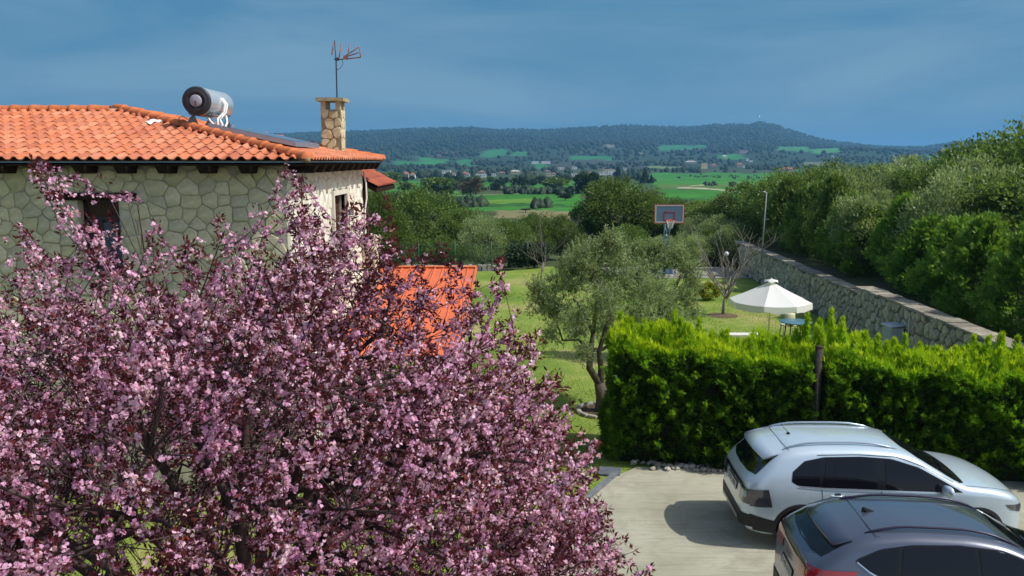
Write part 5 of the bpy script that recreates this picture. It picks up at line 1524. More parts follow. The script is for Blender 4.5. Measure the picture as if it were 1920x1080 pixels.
for i, (px, top, Y, w, lab) in enumerate([(1296, 440, 49.5, 2.4, 'dark shrub behind the left end of the court'), (1335, 432, 50.5, 2.8, 'dark shrub behind the middle of the court'), (1372, 425, 49.5, 2.6, 'dark shrub behind the globe lamp'),
        (1402, 420, 50, 2.6, 'dark shrub in the corner where the wall ends'), (1250, 446, 50, 2.4, 'dark shrub below the basketball board'), (1210, 450, 50, 2.6, 'dark shrub left of the basketball pole'), (1318, 405, 56, 3.4, 'taller dark shrub behind the court shrubs, left'), (1385, 392, 56, 3.6, 'taller dark shrub behind the court shrubs, right'),
        (1350, 410, 53, 3.2, 'dark shrub between the two taller ones behind the court')]):
    X_, zt = P2Y(px, top, Y); z0 = min(0, float(terr(X_, Y)))
    tree('shrub', lab, 'shrub', X_, Y, z0 - 0.2, w, zt - z0 + 0.2, 'grove' if i % 2 else 'silver', 0.1, 'shrubs behind the basketball court')
# the middle distance: single trees between the fields
MT = [(820, 331, 364, 46, 'fargreen', 'dome shaped olive tree left of the reddish bare one in the fields'), (838, 345, 366, 28, 'far', 'small dark tree below the dome shaped one in the fields'), (883, 331, 368, 44, 'farred', 'reddish brown bare crowned tree standing in the green field'),
      (975, 332, 352, 32, 'far', 'dark round field tree right of the reddish bare one'), (935, 334, 350, 20, 'far', 'little dark field tree between the reddish and the round one'), (1042, 331, 354, 44, 'fargreen', 'bluish green olive clump beside the dark tall tree'),
      (1100, 322, 362, 46, 'far', 'tall dark tree touching the biggest olive on its left'), (1157, 313, 338, 15, 'spire', 'pointed dark cypress above the biggest olive'), (1207, 317, 343, 17, 'spire', 'pointed conifer standing in the bright green field'),
      (1219, 327, 343, 9, 'spire', 'small pointed conifer right of the taller one in the bright field'), (735, 322, 345, 30, 'fargreen', 'dull green tree next to the eaves of the house'), (760, 340, 358, 34, 'fargreen', 'low field tree right of the back roof of the house'),
      (1370, 339, 350, 12, 'fargreen', 'lone little tree in the right hand green field'), (1060, 360, 374, 22, 'far', 'dark tree at the right end of the field hedgerow'), (985, 388, 397, 18, 'far', 'tiny dark bush on the tan field'), (1025, 372, 386, 18, 'far', 'small bush in the field below the hedgerow')]
for (px, top, base, wp, kd, lab) in MT:
    X_, Y_, z0 = at_row(px, base)
    tree('field_tree', lab, 'tree', X_, Y_, z0 - 0.2, wp / 1550 * Y_, CAM_H + (300 - top) / 1550 * Y_ - z0, kd, 0.8)
rs = random.Random(99)
LM = [(735, 'the dull green tree by the eaves'), (775, 'the white house nearest the eaves'), (820, 'the dome shaped olive'), (883, 'the reddish bare tree'), (935, 'the long white terrace'), (975, 'the round dark field tree'), (1042, 'the bluish olive clump'),
      (1100, 'the tall dark tree'), (1317, 'the yellow flats'), (1383, 'the pink roofed house'), (1470, 'the long pink house')]
cand = []
for i in range(64):
    px = rs.uniform(725, 1090) if i < 46 else rs.uniform(1240, 1480); base = rs.choice([338, 341, 344, 348, 352, 357]) + rs.uniform(-2, 2)
    if px > 1200: base = rs.uniform(326, 336)
    wp = min(rs.uniform(8, 22), (base - 330) * 0.9 + 3) * (1 if px < 1200 else 0.6)
    lm = min(LM, key=lambda q_: abs(q_[0] - px)); side = 'left' if px < lm[0] else 'right'
    band = 'far row' if base < (331 if px > 1200 else 345) else 'near row'
    cand.append((lm[1], side, band, abs(px - lm[0]), px, base, wp))
ORD = ['nearest', 'second', 'third', 'fourth', 'fifth', 'sixth', 'seventh', 'eighth', 'ninth']
seen = {}
for (lm, side, band, dd_, px, base, wp) in sorted(cand):
    k_ = (lm, side, band); seen[k_] = seen.get(k_, -1) + 1
    X_, Y_, z0 = at_row(px, base)
    tree('field_tree', f"{ORD[seen[k_]]} small tree {side} of {lm}, {band}", 'tree', X_, Y_, z0 - 0.2, wp / 1550 * Y_, wp / 1550 * Y_ * rs.uniform(0.7, 1.0), rs.choice(['far', 'fargreen', 'far']), 0.8, 'scattered field trees')

M_RT = mat('village_roof', (0.30, 0.15, 0.11), 0.85, noise=0.25, nscale=0.6); M_RG = mat('village_grey_roof', (0.5, 0.5, 0.5), 0.8, noise=0.2, nscale=0.5)
M_WW = mat('village_white', (0.80, 0.79, 0.74), 0.8, noise=0.08, nscale=0.5); M_WC = mat('village_cream', (0.66, 0.55, 0.30), 0.8, noise=0.1, nscale=0.5); M_WP = mat('village_pink', (0.5, 0.36, 0.30), 0.8, noise=0.15, nscale=0.5)
M_WIN = mat('village_window', (0.05, 0.06, 0.07), 0.3, noise=0.1)
VH = [(763, 334, 9, 12, M_WP, M_RT, 'pink house with tiled roof beside a white one, nearest the eaves'), (775, 334, 9, 10, M_WW, M_RT, 'bright white house right of the pink one nearest the eaves'),
      (838, 325, 16, 5, M_WW, M_RG, 'long low white shed above the dome shaped tree', True), (851, 329, 9, 5, M_WW, M_RT, 'small cream topped white house right of the long low shed'), (872, 330, 7, 8, M_WP, M_RT, 'pink walled village house left of the white gable'),
      (878, 331, 5, 7, M_WW, M_RT, 'narrow white gable house above the reddish bare tree'), (904, 327, 11, 7, M_WP, M_RT, 'red roofed house behind the long white terrace'), (902, 332, 19, 4, M_WW, M_WW, 'long white terrace below the red roofed house', True),
      (926, 330, 8, 3.5, M_WW, M_RG, 'tiny white hut right of the long terrace', True), (941, 326, 12, 4, M_WP, M_RT, 'low brown roofed barn in the village centre'), (966, 325, 18, 6, M_WC, M_RG, 'wide grey roofed house in the village centre'),
      (1003, 307, 13, 4, M_WW, M_WW, 'bright white building on the slope, left of a pair', True), (1023, 307, 16, 4, M_WW, M_WW, 'bright white building on the slope, right of a pair', True), (1051, 317.5, 11, 2.6, M_WW, M_WW, 'thin white wall like building above the village', True),
      (1076, 317, 9, 4, M_WW, M_WW, 'square white building right of the thin one', True), (1026, 324, 9, 5, M_WP, M_RT, 'dull pink house left of the tall white one'), (1038, 329, 4, 6, M_WW, M_RT, 'narrow tall white house near the village centre'),
      (1030, 330, 12, 3, M_WC, M_RG, 'low cream annex under the dull pink house', True), (1078, 330, 15, 4, M_WW, M_RG, 'long white house left of the tall dark tree', True), (1104, 328, 9, 6, M_WC, M_RT, 'cream house partly hidden by the tall dark tree'),
      (1127, 328, 18, 5, M_WW, M_RG, 'blue white warehouse beside the yellow hall', True), (1145, 329, 14, 9, M_WW, M_WC, 'large bright hall with yellow flat roof', True), (1140, 322, 22, 3, M_WC, M_WC, 'low yellow block behind the large bright hall', True), (1170, 319, 6, 3.5, M_WW, M_WW, 'tiny white building right of the cypress', True),
      (1292, 306, 20, 4, M_WC, M_RG, 'long pale building on the hill right of centre'), (1317, 316, 11, 9, M_WC, M_WC, 'tall yellow block of flats', True), (1335, 313, 12, 5, M_WP, M_RT, 'pinkish house right of the yellow flats'),
      (1354, 297, 8, 5, M_WC, M_RG, 'small yellowish house on the hill above the yellow flats'), (1383, 313, 12, 7, M_WP, M_RT, 'pink roofed house with pale wall on the right'), (1390, 314, 4, 4, M_WW, M_RT, 'small white cube beside the pink roofed house', True),
      (1396, 302, 5, 4, M_WW, M_WW, 'white cottage on the hill, left one', True), (1403, 304, 6, 3, M_WW, M_WW, 'white cottage on the hill, right one', True), (1389, 288, 16, 5, M_WP, M_RG, 'pale long barn high on the hill', True),
      (1458, 322, 5, 7, M_WW, M_RT, 'white end building left of the long pink house'), (1474, 322, 25, 8, M_WP, M_RT, 'long pink walled house with orange roof'), (1554, 297, 4, 4, M_WW, M_WW, 'lone white cottage above the slope trees', True)]
# far hedgerows and wooded hills: beyond counting
def blobs(name, label, samp, hmin, hmax, m, seed):
    r_ = np.random.default_rng(seed)
    X, Y, T = samp(r_)
    Z = terr(X, Y); n = len(X)
    h = hmin + (hmax - hmin) * r_.random(n); w = h * (0.45 + 0.3 * r_.random(n))
    base = []
    for (rr, zz) in ((0.75, 0.0), (1.0, 0.4), (0.6, 0.85)):
        for k in range(5):
            a = 2 * math.pi * (k + 0.5 * (zz > 0.3)) / 5
            j = 1 + 0.25 * r_.normal(size=n)
            base.append(np.stack([X + np.cos(a) * w * rr * j, Y + np.sin(a) * w * rr * j, Z + h * zz - 0.5], 1))
    base.append(np.stack([X, Y, Z + h], 1))
    V = np.stack(base, 1).reshape(-1, 3); b = np.arange(n)[:, None] * 16
    Q = []; Tt = []
    for l in (0, 1):
        for k in range(5): Q.append(np.stack([b[:, 0] + l * 5 + k, b[:, 0] + l * 5 + (k + 1) % 5, b[:, 0] + (l + 1) * 5 + (k + 1) % 5, b[:, 0] + (l + 1) * 5 + k], 1))
    Tr = [np.stack([b[:, 0] + 10 + k, b[:, 0] + 10 + (k + 1) % 5, b[:, 0] + 15], 1) for k in range(5)]
    tint = np.tile(r_.random(n), 15)
    me = np_mesh(name, V, [np.concatenate(Q), np.concatenate(Tr)], tint=tint, mats=m)
    o = obj(name, me); tag(o, label, 'woodland', kind='stuff'); return o
M_FOREST = leaf_mat('forest', [(0.014, 0.026, 0.014), (0.022, 0.038, 0.018), (0.038, 0.056, 0.024)], 0.05, 0.8, 0.1)
def infield(u, row, pad=1.0):
    m = np.zeros(len(u), bool)
    for (a, b, r0, r1, c, sk) in FIELDS[3:]:
        if c is BROWN or c[1] < 0.1: continue
        m |= (u > a - 2) & (u < b + 2) & (row > r0 - pad * 0.3) & (row < r1 + pad * 2.2)
    return m
def s_hill(r_):
    n = 14000; u = r_.uniform(460, 2150, n); Y = 1900 + 1950 * r_.random(n) ** 0.8
    X = (u - 960) / 1550 * Y; row = 300 + (CAM_H - terr(X, Y)) / Y * 1550
    k = ~infield(u, row); k &= (r_.random(n) < np.clip((Y - 1700) / 900, 0.25, 1)); return X[k], Y[k], None
blobs('forest', 'dark wooded hillside on the horizon', s_hill, 5, 10.5, M_FOREST, 1)
def s_vale(r_):
    n = 5200; u = r_.uniform(600, 1900, n); Y = 620 + 1300 * r_.random(n)
    X = (u - 960) / 1550 * Y; row = 300 + (CAM_H - terr(X, Y)) / Y * 1550
    hid = np.zeros(n, bool)
    for v_ in VH: hid |= (np.abs(u - v_[0]) < v_[2] / 2 + 3) & (row > v_[1] - 3) & (row < v_[1] + 9)
    k = ~hid & ~infield(u, row, 0.7) & (np.sin(u / 31) * np.sin(Y / 90 + u / 80) + r_.normal(size=n) * 0.5 > 0.1); return X[k], Y[k], None
blobs('shrubland', 'orchards and hedgerows around the distant village', s_vale, 3, 7, M_FOREST, 2)
def s_rows(r_):
    out = []
    for (u0, u1, row, n) in ((950, 1085, 361, 90), (905, 1000, 355, 40), (700, 800, 372, 70), (840, 870, 352, 20), (1230, 1300, 399, 40), (1290, 1460, 331, 40), (1320, 1345, 346, 12), (700, 790, 392, 90), (800, 905, 386, 60), (1000, 1040, 388, 10), (700, 790, 380, 60)):
        for i in range(n):
            x, y, z = at_row(u0 + (u1 - u0) * r_.random(), row + r_.normal() * 1.2); out.append((x, y))
    a = np.array(out); return a[:, 0], a[:, 1], None
blobs('hedgerow', 'low dark hedgerows dividing the green fields', s_rows, 1.2, 2.6, M_DARKTREE, 3)

# ------------------------------------------------------------------ village
def vhouse(px, base, wpx, hpx, wm, rm, label, flat=False, storeys=1):
    X_, Y_, z0 = at_row(px, base); s = Y_ / 1550; w = wpx * s; h = max(hpx * s * 1.1, 3.0); d = max(6.0, min(w * 0.7, 12))
    t = thing('village_house', label, 'house', (X_, Y_, z0), None); t.rotation_euler = (0, 0, 0)
    wh = h if flat else h * 0.62
    obj('wall', MB().box((X_, Y_ + d / 2, z0 + wh / 2 - 0.5), (w, d, wh + 1)).mesh('wall', wm), t)
    mb = MB(); o_ = 0.4
    if flat: mb.box((X_, Y_ + d / 2, z0 + wh + 0.15), (w + 0.4, d + 0.4, 0.3))
    else:
        a = (X_ - w / 2 - o_, Y_ - o_, z0 + wh); b = (X_ + w / 2 + o_, Y_ - o_, z0 + wh); c_ = (X_ + w / 2 + o_, Y_ + d + o_, z0 + wh); e = (X_ - w / 2 - o_, Y_ + d + o_, z0 + wh)
        rr = min(w / 2, d / 2) * 0.8; f = (X_ - w / 2 + rr, Y_ + d / 2, z0 + h); g = (X_ + w / 2 - rr, Y_ + d / 2, z0 + h)
        mb.add([a, b, c_, e, f, g], [(0, 1, 5, 4), (1, 2, 5), (2, 3, 4, 5), (3, 0, 4), (3, 2, 1, 0)])
    obj('roof', mb.mesh('roof', rm), t)
    n = max(2, int(w / 3.2))
    for i in range(n):
        x = X_ - w / 2 + w * (i + 0.5) / n
        obj('window', MB().box((x, Y_ - 0.03, z0 + wh * 0.55), (1.0, 0.1, min(1.2, wh * 0.4))).mesh('window', M_WIN), t)
    return t
for v_ in VH: vhouse(*v_)
mast = obj('radio_mast', MB().tube([(*at_row(1415, 233)[:2], at_row(1415, 233)[2]), (*at_row(1415, 233)[:2], at_row(1415, 233)[2] + 34)], 0.9, 5).mesh('radio_mast', M_STEEL)); tag(mast, 'thin radio mast on the highest hilltop', 'mast')

# ------------------------------------------------------------------ boundary fence and its low stones
fe = thing('mesh_fence', 'green wire mesh fence at the far left end of the lawn', 'fence', (-5, 47, 0))
fx0, fx1, fy = -9.5, 0.9, 47.0
mb = MB(); M_WIRE = mat('green_wire', (0.05, 0.12, 0.07), 0.5, noise=0.2)
x = fx0
while x <= fx1: mb.tube([(x, fy, 0.1), (x, fy, 1.5)], 0.006, 3, cap=False); x += 0.12
for k in range(12): mb.tube([(fx0, fy, 0.12 + k * 0.125), (fx1, fy, 0.12 + k * 0.125)], 0.006, 3, cap=False)
o = obj('wire_mesh', mb.mesh('wire_mesh', M_WIRE), fe); o['kind'] = 'stuff'
for k in range(6): obj('post', MB().tube([(fx0 + k * 2.08, fy, 0), (fx0 + k * 2.08, fy, 1.62)], 0.03, 6).mesh('post', M_WIRE), fe)
lw = thing('low_stone_edging', 'low pale rubble edging under the mesh fence', 'edging', (-1.5, 46.6, 0))
for k in range(26):
    x = -7.5 + k * 0.27
    mb = MB(); mb.box((x, 46.7 + random.uniform(-.05, .05), 0.14), (0.25, 0.3, 0.3 + random.uniform(-.08, .08)), Matrix.Rotation(random.uniform(-.3, .3), 3, 'Z'), taper=0.8)
    obj('stone', mb.mesh('stone', M_RING), lw)

# ------------------------------------------------------------------ stones and slabs by the hedge
M_PEB = tint_mat('border_rock', [(0.42, 0.40, 0.34), (0.55, 0.52, 0.45), (0.32, 0.31, 0.27), (0.48, 0.44, 0.34)], 0.85, noise=0.3, nscale=12)
def rock_mesh(seed):
    bm = bmesh.new(); bmesh.ops.create_icosphere(bm, subdivisions=2, radius=1)
    r_ = random.Random(seed); o3 = [Vector((r_.uniform(-1, 1), r_.uniform(-1, 1), r_.uniform(-1, 1))).normalized() for _ in range(7)]
    for v in bm.verts:
        f = 1.0
        for q_ in o3:
            dd = v.co.dot(q_)
            if dd > 0.62: v.co -= q_ * (dd - 0.62)
    me = bpy.data.meshes.new('border_rock'); bm.to_mesh(me); bm.free(); me.materials.append(M_PEB); return me
rocks = [rock_mesh(i) for i in range(5)]
for k in range(46):
    if k < 5: px, py = 1188 + k * 9 + random.uniform(-3, 3), 871 + random.uniform(-4, 7)
    else: px, py = 1225 + (k - 5) * 3.35 * 1.05 + random.uniform(-3, 3), 880 + (k - 5) * 0.1 + random.uniform(-8, 6)
    X_, Y_ = P2W(px, py); s = random.uniform(0.05, 0.085)
    o = bpy.data.objects.new('border_rock', rocks[k % 5]); COL.objects.link(o)
    o.location = (X_, Y_, 0.035 + s * 0.35); o.scale = (s * random.uniform(0.9, 1.4), s, s * 0.7); o.rotation_euler = (random.uniform(-.3, .3), random.uniform(-.3, .3), random.uniform(0, 6))
    tag(o, 'pale rounded rock in the row between the hedge foot and the concrete', 'rock', 'rocks along the foot of the hedge')
SL = [(1143, 887, 'grey stepping slab touching the corner of the concrete drive'), (1083, 871, 'grey stepping slab second from the concrete corner'), (1030, 858, 'grey stepping slab between the blossom tips, third from the drive'), (972, 844, 'grey stepping slab furthest along, beside the blossoms'), (912, 834, 'grey stepping slab deep behind the blossom branches')]
for (px, py, lab) in SL:
    X_, Y_ = P2W(px, py)
    o = obj('stepping_slab', MB().box((0, 0, 0), (0.44, 0.42, 0.05)).mesh('stepping_slab', M_SLATE)); o.location = (X_, Y_, 0.03); o.rotation_euler = (0, 0, random.uniform(-.2, .25)); bevel(o, 0.01)
    tag(o, lab, 'paving slab', 'stepping slabs across the lawn')

def grass():
    r_ = np.random.default_rng(8); n = 60000
    X = r_.uniform(-4, 12, n); Y = 9 + 30 * r_.random(n) ** 1.5
    ex = np.interp(Y, [p[1] for p in EDGE[::-1]], [p[0] for p in EDGE[::-1]])
    k = (X < np.minimum(ex - 0.15, 99)) & (Y < 16.1) | (Y >= 16.1) & (X < 1.7) | (Y > 18.2)
    k &= (X < 11.5) & (((X + 2.75) ** 2 + (Y - 7.9) ** 2) > 0.4) & (np.sin(X * 2.1 + np.cos(Y * 1.3) * 2) + np.sin(Y * 1.7 + X) + r_.normal(size=n) * 0.7 > -0.3)
    X, Y = X[k], Y[k]; n = len(X)
    h = 0.03 + 0.05 * r_.random(n); a = r_.random(n) * 6.283; w = 0.008 + 0.006 * r_.random(n)
    p = np.stack([X, Y, 0 * X + 0.004], 1); s_ = np.stack([np.cos(a) * w, np.sin(a) * w, 0 * a], 1)
    tip = p + np.stack([r_.normal(size=n) * 0.02, r_.normal(size=n) * 0.02, h], 1)
    V = np.stack([p - s_, p + s_, tip], 1).reshape(-1, 3)
    me = np_mesh('grass', V, [np.arange(3 * n).reshape(-1, 3)], tint=r_.random(n), mats=leaf_mat('grass_blade', [(0.10, 0.19, 0.025), (0.20, 0.31, 0.045), (0.36, 0.38, 0.12)], 0.35, 0.6, 0.2))
    o = obj('grass', me); tag(o, 'short grass blades of the garden lawn', 'grass', kind='stuff')
grass()
# ------------------------------------------------------------------ parasol, table, chair, bench
UX, UY = P2W(1445, 545, 2.25)[0], 24.8
UX = P2Y(1445, 545, UY)[0]
um = thing('parasol', 'open white garden parasol with scalloped valance beside the stone wall', 'parasol', (UX, UY, 0))
M_CANV = leaf_mat('canvas', [(0.86, 0.87, 0.88), (0.9, 0.9, 0.9)], 0.3, 0.8, 0.1, tcol=1.0)
zt_ = P2Y(1445, 527, UY)[1]; ze_ = P2Y(1445, 562, UY)[1] - 0.02; ru = 1.22
def upt(a, f, dz=0): r_ = ru * f; return (UX + r_ * math.cos(a), UY + r_ * math.sin(a), zt_ + (ze_ - zt_) * f - 0.02 * math.sin(math.pi * f) + dz)
for k in range(8):
    a0 = 2 * math.pi * k / 8 + R(-70); a1 = a0 + 2 * math.pi / 8; V = []; F = []
    na, nf = 6, 8
    for j in range(nf + 1):
        f = 0.06 + 0.94 * j / nf
        for i in range(na + 1):
            s = i / na; p0, p1 = upt(a0, f), upt(a1, f)
            V.append((p0[0] + (p1[0] - p0[0]) * s, p0[1] + (p1[1] - p0[1]) * s, p0[2] - 0.02 * math.sin(math.pi * s) * f))
    for i in range(na + 1):
        b_ = V[nf * (na + 1) + i]; s = i / na
        V.append((b_[0] + 0.012 * math.cos(a0), b_[1] + 0.012 * math.sin(a0), b_[2] - 0.19 + 0.035 * (abs(s - 0.5) * 2) ** 2 * (k % 2) + 0.012 * math.sin(s * 9 + k)))
    F = [(j * (na + 1) + i, j * (na + 1) + i + 1, (j + 1) * (na + 1) + i + 1, (j + 1) * (na + 1) + i) for j in range(nf + 1) for i in range(na)]
    obj('canopy_panel', MB().add(V, F, False).mesh('canopy_panel', M_CANV), um)
mb = MB(); V = []
for j, (r_, dz) in enumerate(((0.015, 0.085), (0.07, 0.05), (0.2, 0.004), (0.205, -0.015))):
    for i in range(32):
        a = 2 * math.pi * i / 32; V.append((UX + r_ * math.cos(a), UY + r_ * math.sin(a), zt_ + dz + 0.022 * math.sin(5 * a + 1) * (j > 1)))
mb.add(V, [(j * 32 + i, j * 32 + (i + 1) % 32, (j + 1) * 32 + (i + 1) % 32, (j + 1) * 32 + i) for j in range(3) for i in range(32)] + [tuple(range(32))], True)
mb.lathe([(0.02, zt_ + 0.07), (0.012, zt_ + 0.10), (0.001, zt_ + 0.105)], (UX, UY, 0), 10)
obj('vent_cap', mb.mesh('vent_cap', M_CANV), um)
obj('pole', MB().tube([(UX, UY, 0.1), (UX, UY, zt_)], 0.024, 10).mesh('pole', mat('cream_pole', (0.62, 0.58, 0.42), 0.5)), um)
mb = MB()
for k in range(8):
    a = 2 * math.pi * k / 8 + R(-70); mb.tube([upt(a, 0.05, -0.03), upt(a, 0.98, -0.03)], 0.008, 4); mb.tube([(UX, UY, ze_ + 0.05), upt(a, 0.5, -0.04)], 0.006, 4)
obj('ribs', mb.mesh('ribs', M_STEEL), um)
obj('base', MB().lathe([(0.001, 0.1), (0.2, 0.1), (0.26, 0.06), (0.26, 0.0)], (UX, UY, 0), 20).mesh('base', M_CONC), um)
TX, TY = P2W(1492, 603, 0.72)
tb = thing('round_table', 'round blue topped garden table behind the hedge near the wall', 'table', (TX, TY, 0))
obj('table_top', MB().lathe([(0.001, 0.735), (0.53, 0.735), (0.55, 0.72), (0.53, 0.70), (0.001, 0.70)], (TX, TY, 0), 32).mesh('table_top', mat('blue_top', (0.10, 0.22, 0.28), 0.35, noise=0.2)), tb)
for k in range(4):
    a = math.pi / 4 + k * math.pi / 2
    obj('leg', MB().tube([(TX + 0.4 * math.cos(a), TY + 0.4 * math.sin(a), 0), (TX + 0.34 * math.cos(a), TY + 0.34 * math.sin(a), 0.7)], 0.02, 6).mesh('leg', M_BLACK), tb)
CX, CY = P2Y(1481, 595, 28.6)[0], 28.5
chh = thing('garden_chair', 'cream plastic garden chair at the round blue table', 'chair', (CX, CY, 0)); M_CRM = mat('cream_plastic', (0.62, 0.60, 0.36), 0.5, noise=0.05)
V = []; F = []
for j in range(6):
    for i in range(9):
        a = (i / 8 - 0.5) * 1.5; V.append((CX + 0.29 * math.sin(a) * (0.85 + 0.03 * j), CY + 0.22 - 0.26 * math.cos(a) + 0.02 * j, 0.44 + j * 0.09 - 0.02 * (abs(i - 4) / 4) ** 2 * (j == 5)))
o = obj('backrest', MB().add(V, [(j * 9 + i, j * 9 + i + 1, (j + 1) * 9 + i + 1, (j + 1) * 9 + i) for j in range(5) for i in range(8)], True).mesh('backrest', M_CRM), chh); o.modifiers.new('t', 'SOLIDIFY').thickness = 0.02
bevel(obj('seat', MB().box((CX, CY + 0.2, 0.43), (0.46, 0.44, 0.035)).mesh('seat', M_CRM), chh), 0.015)
for sx in (-1, 1):
    for sy in (-1, 1): obj('leg', MB().tube([(CX + sx * 0.24, CY + 0.2 + sy * 0.22, 0), (CX + sx * 0.2, CY + 0.2 + sy * 0.18, 0.42)], 0.022, 6).mesh('leg', M_CRM), chh)
bxx, byy = P2W(1392, 628, 0.3)
bn = thing('low_bench', 'low white slab bench on the lawn just beyond the hedge top', 'bench', (bxx, byy, 0))
bevel(obj('seat', MB().box((bxx + 0.05, byy, 0.31), (1.05, 0.38, 0.07)).mesh('seat', mat('white_stone', (0.72, 0.70, 0.66), 0.7, noise=0.1)), bn), 0.01)
for s in (-1, 1): obj('leg', MB().box((bxx + 0.05 + s * 0.36, byy, 0.14), (0.1, 0.3, 0.28)).mesh('leg', mat('white_stone', (0.7, 0.7, 0.66))), bn)
# meter cabinet on the wall
Ym = 24.3; zc_ = P2Y(1700, 622, Ym)[1]
mc = thing('meter_cabinet', 'grey metal meter cabinet standing against the stone wall', 'cabinet', (WX(Ym) - 0.2, Ym, 0))
xw = WX(Ym) - 0.38
M_CAB = mat('cabinet_grey', (0.40, 0.44, 0.48), 0.45, noise=0.1)
bevel(obj('box', MB().box2((xw - 0.38, Ym - 0.3, 0.5), (xw, Ym + 0.3, 1.28)).mesh('box', M_CAB), mc), 0.01)
mb = MB(); mb.add([(xw - 0.43, Ym - 0.34, 1.285), (xw + 0.0, Ym - 0.34, 1.34), (xw, Ym + 0.34, 1.34), (xw - 0.43, Ym + 0.34, 1.285), (xw - 0.43, Ym - 0.34, 1.31), (xw, Ym - 0.34, 1.365), (xw, Ym + 0.34, 1.365), (xw - 0.43, Ym + 0.34, 1.31)], [(3, 2, 1, 0), (4, 5, 6, 7), (0, 1, 5, 4), (1, 2, 6, 5), (2, 3, 7, 6), (3, 0, 4, 7)])
obj('lid', mb.mesh('lid', M_CAB), mc)
obj('door', MB().box2((xw - 0.392, Ym - 0.25, 0.56), (xw - 0.382, Ym + 0.25, 1.22)).mesh('door', mat('cabinet_door', (0.30, 0.34, 0.38), 0.45)), mc)
for s in (-1, 1): obj('leg', MB().box((xw - 0.19, Ym + s * 0.2, 0.25), (0.06, 0.05, 0.5)).mesh('leg', M_CAB), mc)
obj('conduit', MB().tube([(xw - 0.02, Ym - 0.6, 0.3), (xw - 0.02, Ym - 0.6, 1.75)], 0.018, 6).mesh('conduit', mat('pale_pipe', (0.5, 0.5, 0.45), 0.6)), mc)

# lamp pole behind the wall
Yp = 39.5; (xb_, zb_) = P2Y(1428, 470, Yp); (xt_, zt2) = P2Y(1437.5, 360, Yp)
lp = thing('lamp_pole', 'thin grey pole standing behind the far part of the stone wall', 'pole', (xb_, Yp, 1.4))
obj('pole', MB().tube([(xb_, Yp, 1.3), (xt_, Yp, zt2)], [0.036, 0.024], 8).mesh('pole', mat('pole_grey', (0.30, 0.33, 0.31), 0.5, noise=0.15)), lp)
obj('arm', MB().tube([(xt_, Yp, zt2 - 0.02), (xt_ - 0.25, Yp, zt2 + 0.03)], 0.02, 6).box((xb_ + 0.15, Yp, 3.4), (0.25, 0.03, 0.03)).mesh('arm', M_STEEL), lp)
# small round globe lamp near the court
gx, gy = P2Y(1362, 476, 44)[0], 44.0; gz = P2Y(1362, 476, 44)[1]
gl = thing('globe_lamp', 'short garden lamp with white globe beside the court', 'lamp', (gx, gy, 0))
obj('pole', MB().tube([(gx, gy, 0), (gx, gy, gz - 0.1)], 0.03, 8).mesh('pole', M_BLACK), gl)
obj('globe', MB().lathe([(0.001, gz + 0.13), (0.08, gz + 0.11), (0.13, gz), (0.08, gz - 0.11), (0.03, gz - 0.13)], (gx, gy, 0), 16).mesh('globe', M_WHITE), gl)

# ------------------------------------------------------------------ basketball hoop
HY = 43.6
hx, hz = P2Y(1255, 401, HY)
bh = thing('basketball_hoop', 'basketball hoop with grey blue backboard and white net above the olive tree', 'basketball hoop', (hx, HY + 1.3, 0))
bw, bh_ = 1.50, 0.93
M_BOARD = mat('board_blue', (0.12, 0.19, 0.28), 0.35, noise=0.1); M_RIM = mat('rim_orange', (0.75, 0.12, 0.04), 0.4); M_FR = mat('board_frame', (0.30, 0.10, 0.06), 0.6); M_LINE = mat('board_line', (0.55, 0.48, 0.48), 0.6); M_BLUE = mat('pole_blue', (0.05, 0.10, 0.26), 0.5)
obj('backboard', MB().box((hx, HY, hz), (bw, 0.04, bh_)).mesh('backboard', M_BOARD), bh)
mb = MB()
for (cx_, cz_, w_, h_) in ((0, bh_ / 2 + 0.025, bw + 0.1, 0.05), (0, -bh_ / 2 - 0.025, bw + 0.1, 0.05), (-bw / 2 - 0.025, 0, 0.05, bh_), (bw / 2 + 0.025, 0, 0.05, bh_)): mb.box((hx + cx_, HY, hz + cz_), (w_, 0.06, h_))
obj('frame', mb.mesh('frame', M_FR), bh)
mb = MB()
for (cx_, cz_, w_, h_) in ((0, bh_ / 2 - 0.035, bw, 0.05), (0, -bh_ / 2 + 0.035, bw, 0.05), (-bw / 2 + 0.03, 0, 0.05, bh_ - 0.12), (bw / 2 - 0.03, 0, 0.05, bh_ - 0.12)): mb.box((hx + cx_, HY - 0.025, hz + cz_), (w_, 0.012, h_))
obj('border_line', mb.mesh('border_line', M_LINE), bh)
mb = MB(); zc2 = hz - 0.13
for (cx_, cz_, w_, h_) in ((0, 0.22, 0.6, 0.05), (0, -0.22, 0.6, 0.05), (-0.275, 0, 0.05, 0.44), (0.275, 0, 0.05, 0.44)): mb.box((hx + cx_, HY - 0.025, zc2 + cz_), (w_, 0.014, h_))
obj('target_square', mb.mesh('target_square', mat('target_red', (0.32, 0.03, 0.04), 0.5)), bh)
zr = hz - bh_ / 2 + 0.14; pts = [(hx + 0.225 * math.cos(a), HY - 0.39 + 0.225 * math.sin(a), zr) for a in np.linspace(0, 2 * math.pi, 25)]
obj('rim', MB().tube(pts, 0.018, 6).box((hx, HY - 0.1, zr), (0.16, 0.16, 0.05)).mesh('rim', M_RIM), bh)
mb = MB()
for k in range(12):
    a = 2 * math.pi * k / 12
    for s in (1, -1):
        mb.tube([(hx + r_ * math.cos(a + s * tw_), HY - 0.39 + r_ * math.sin(a + s * tw_), zr - z_) for (r_, z_, tw_) in ((0.22, 0, 0), (0.17, 0.15, 0.26), (0.13, 0.3, 0.52), (0.11, 0.42, 0.78))], 0.007, 3)
obj('net', mb.mesh('net', M_WHITE), bh)
mb = MB()
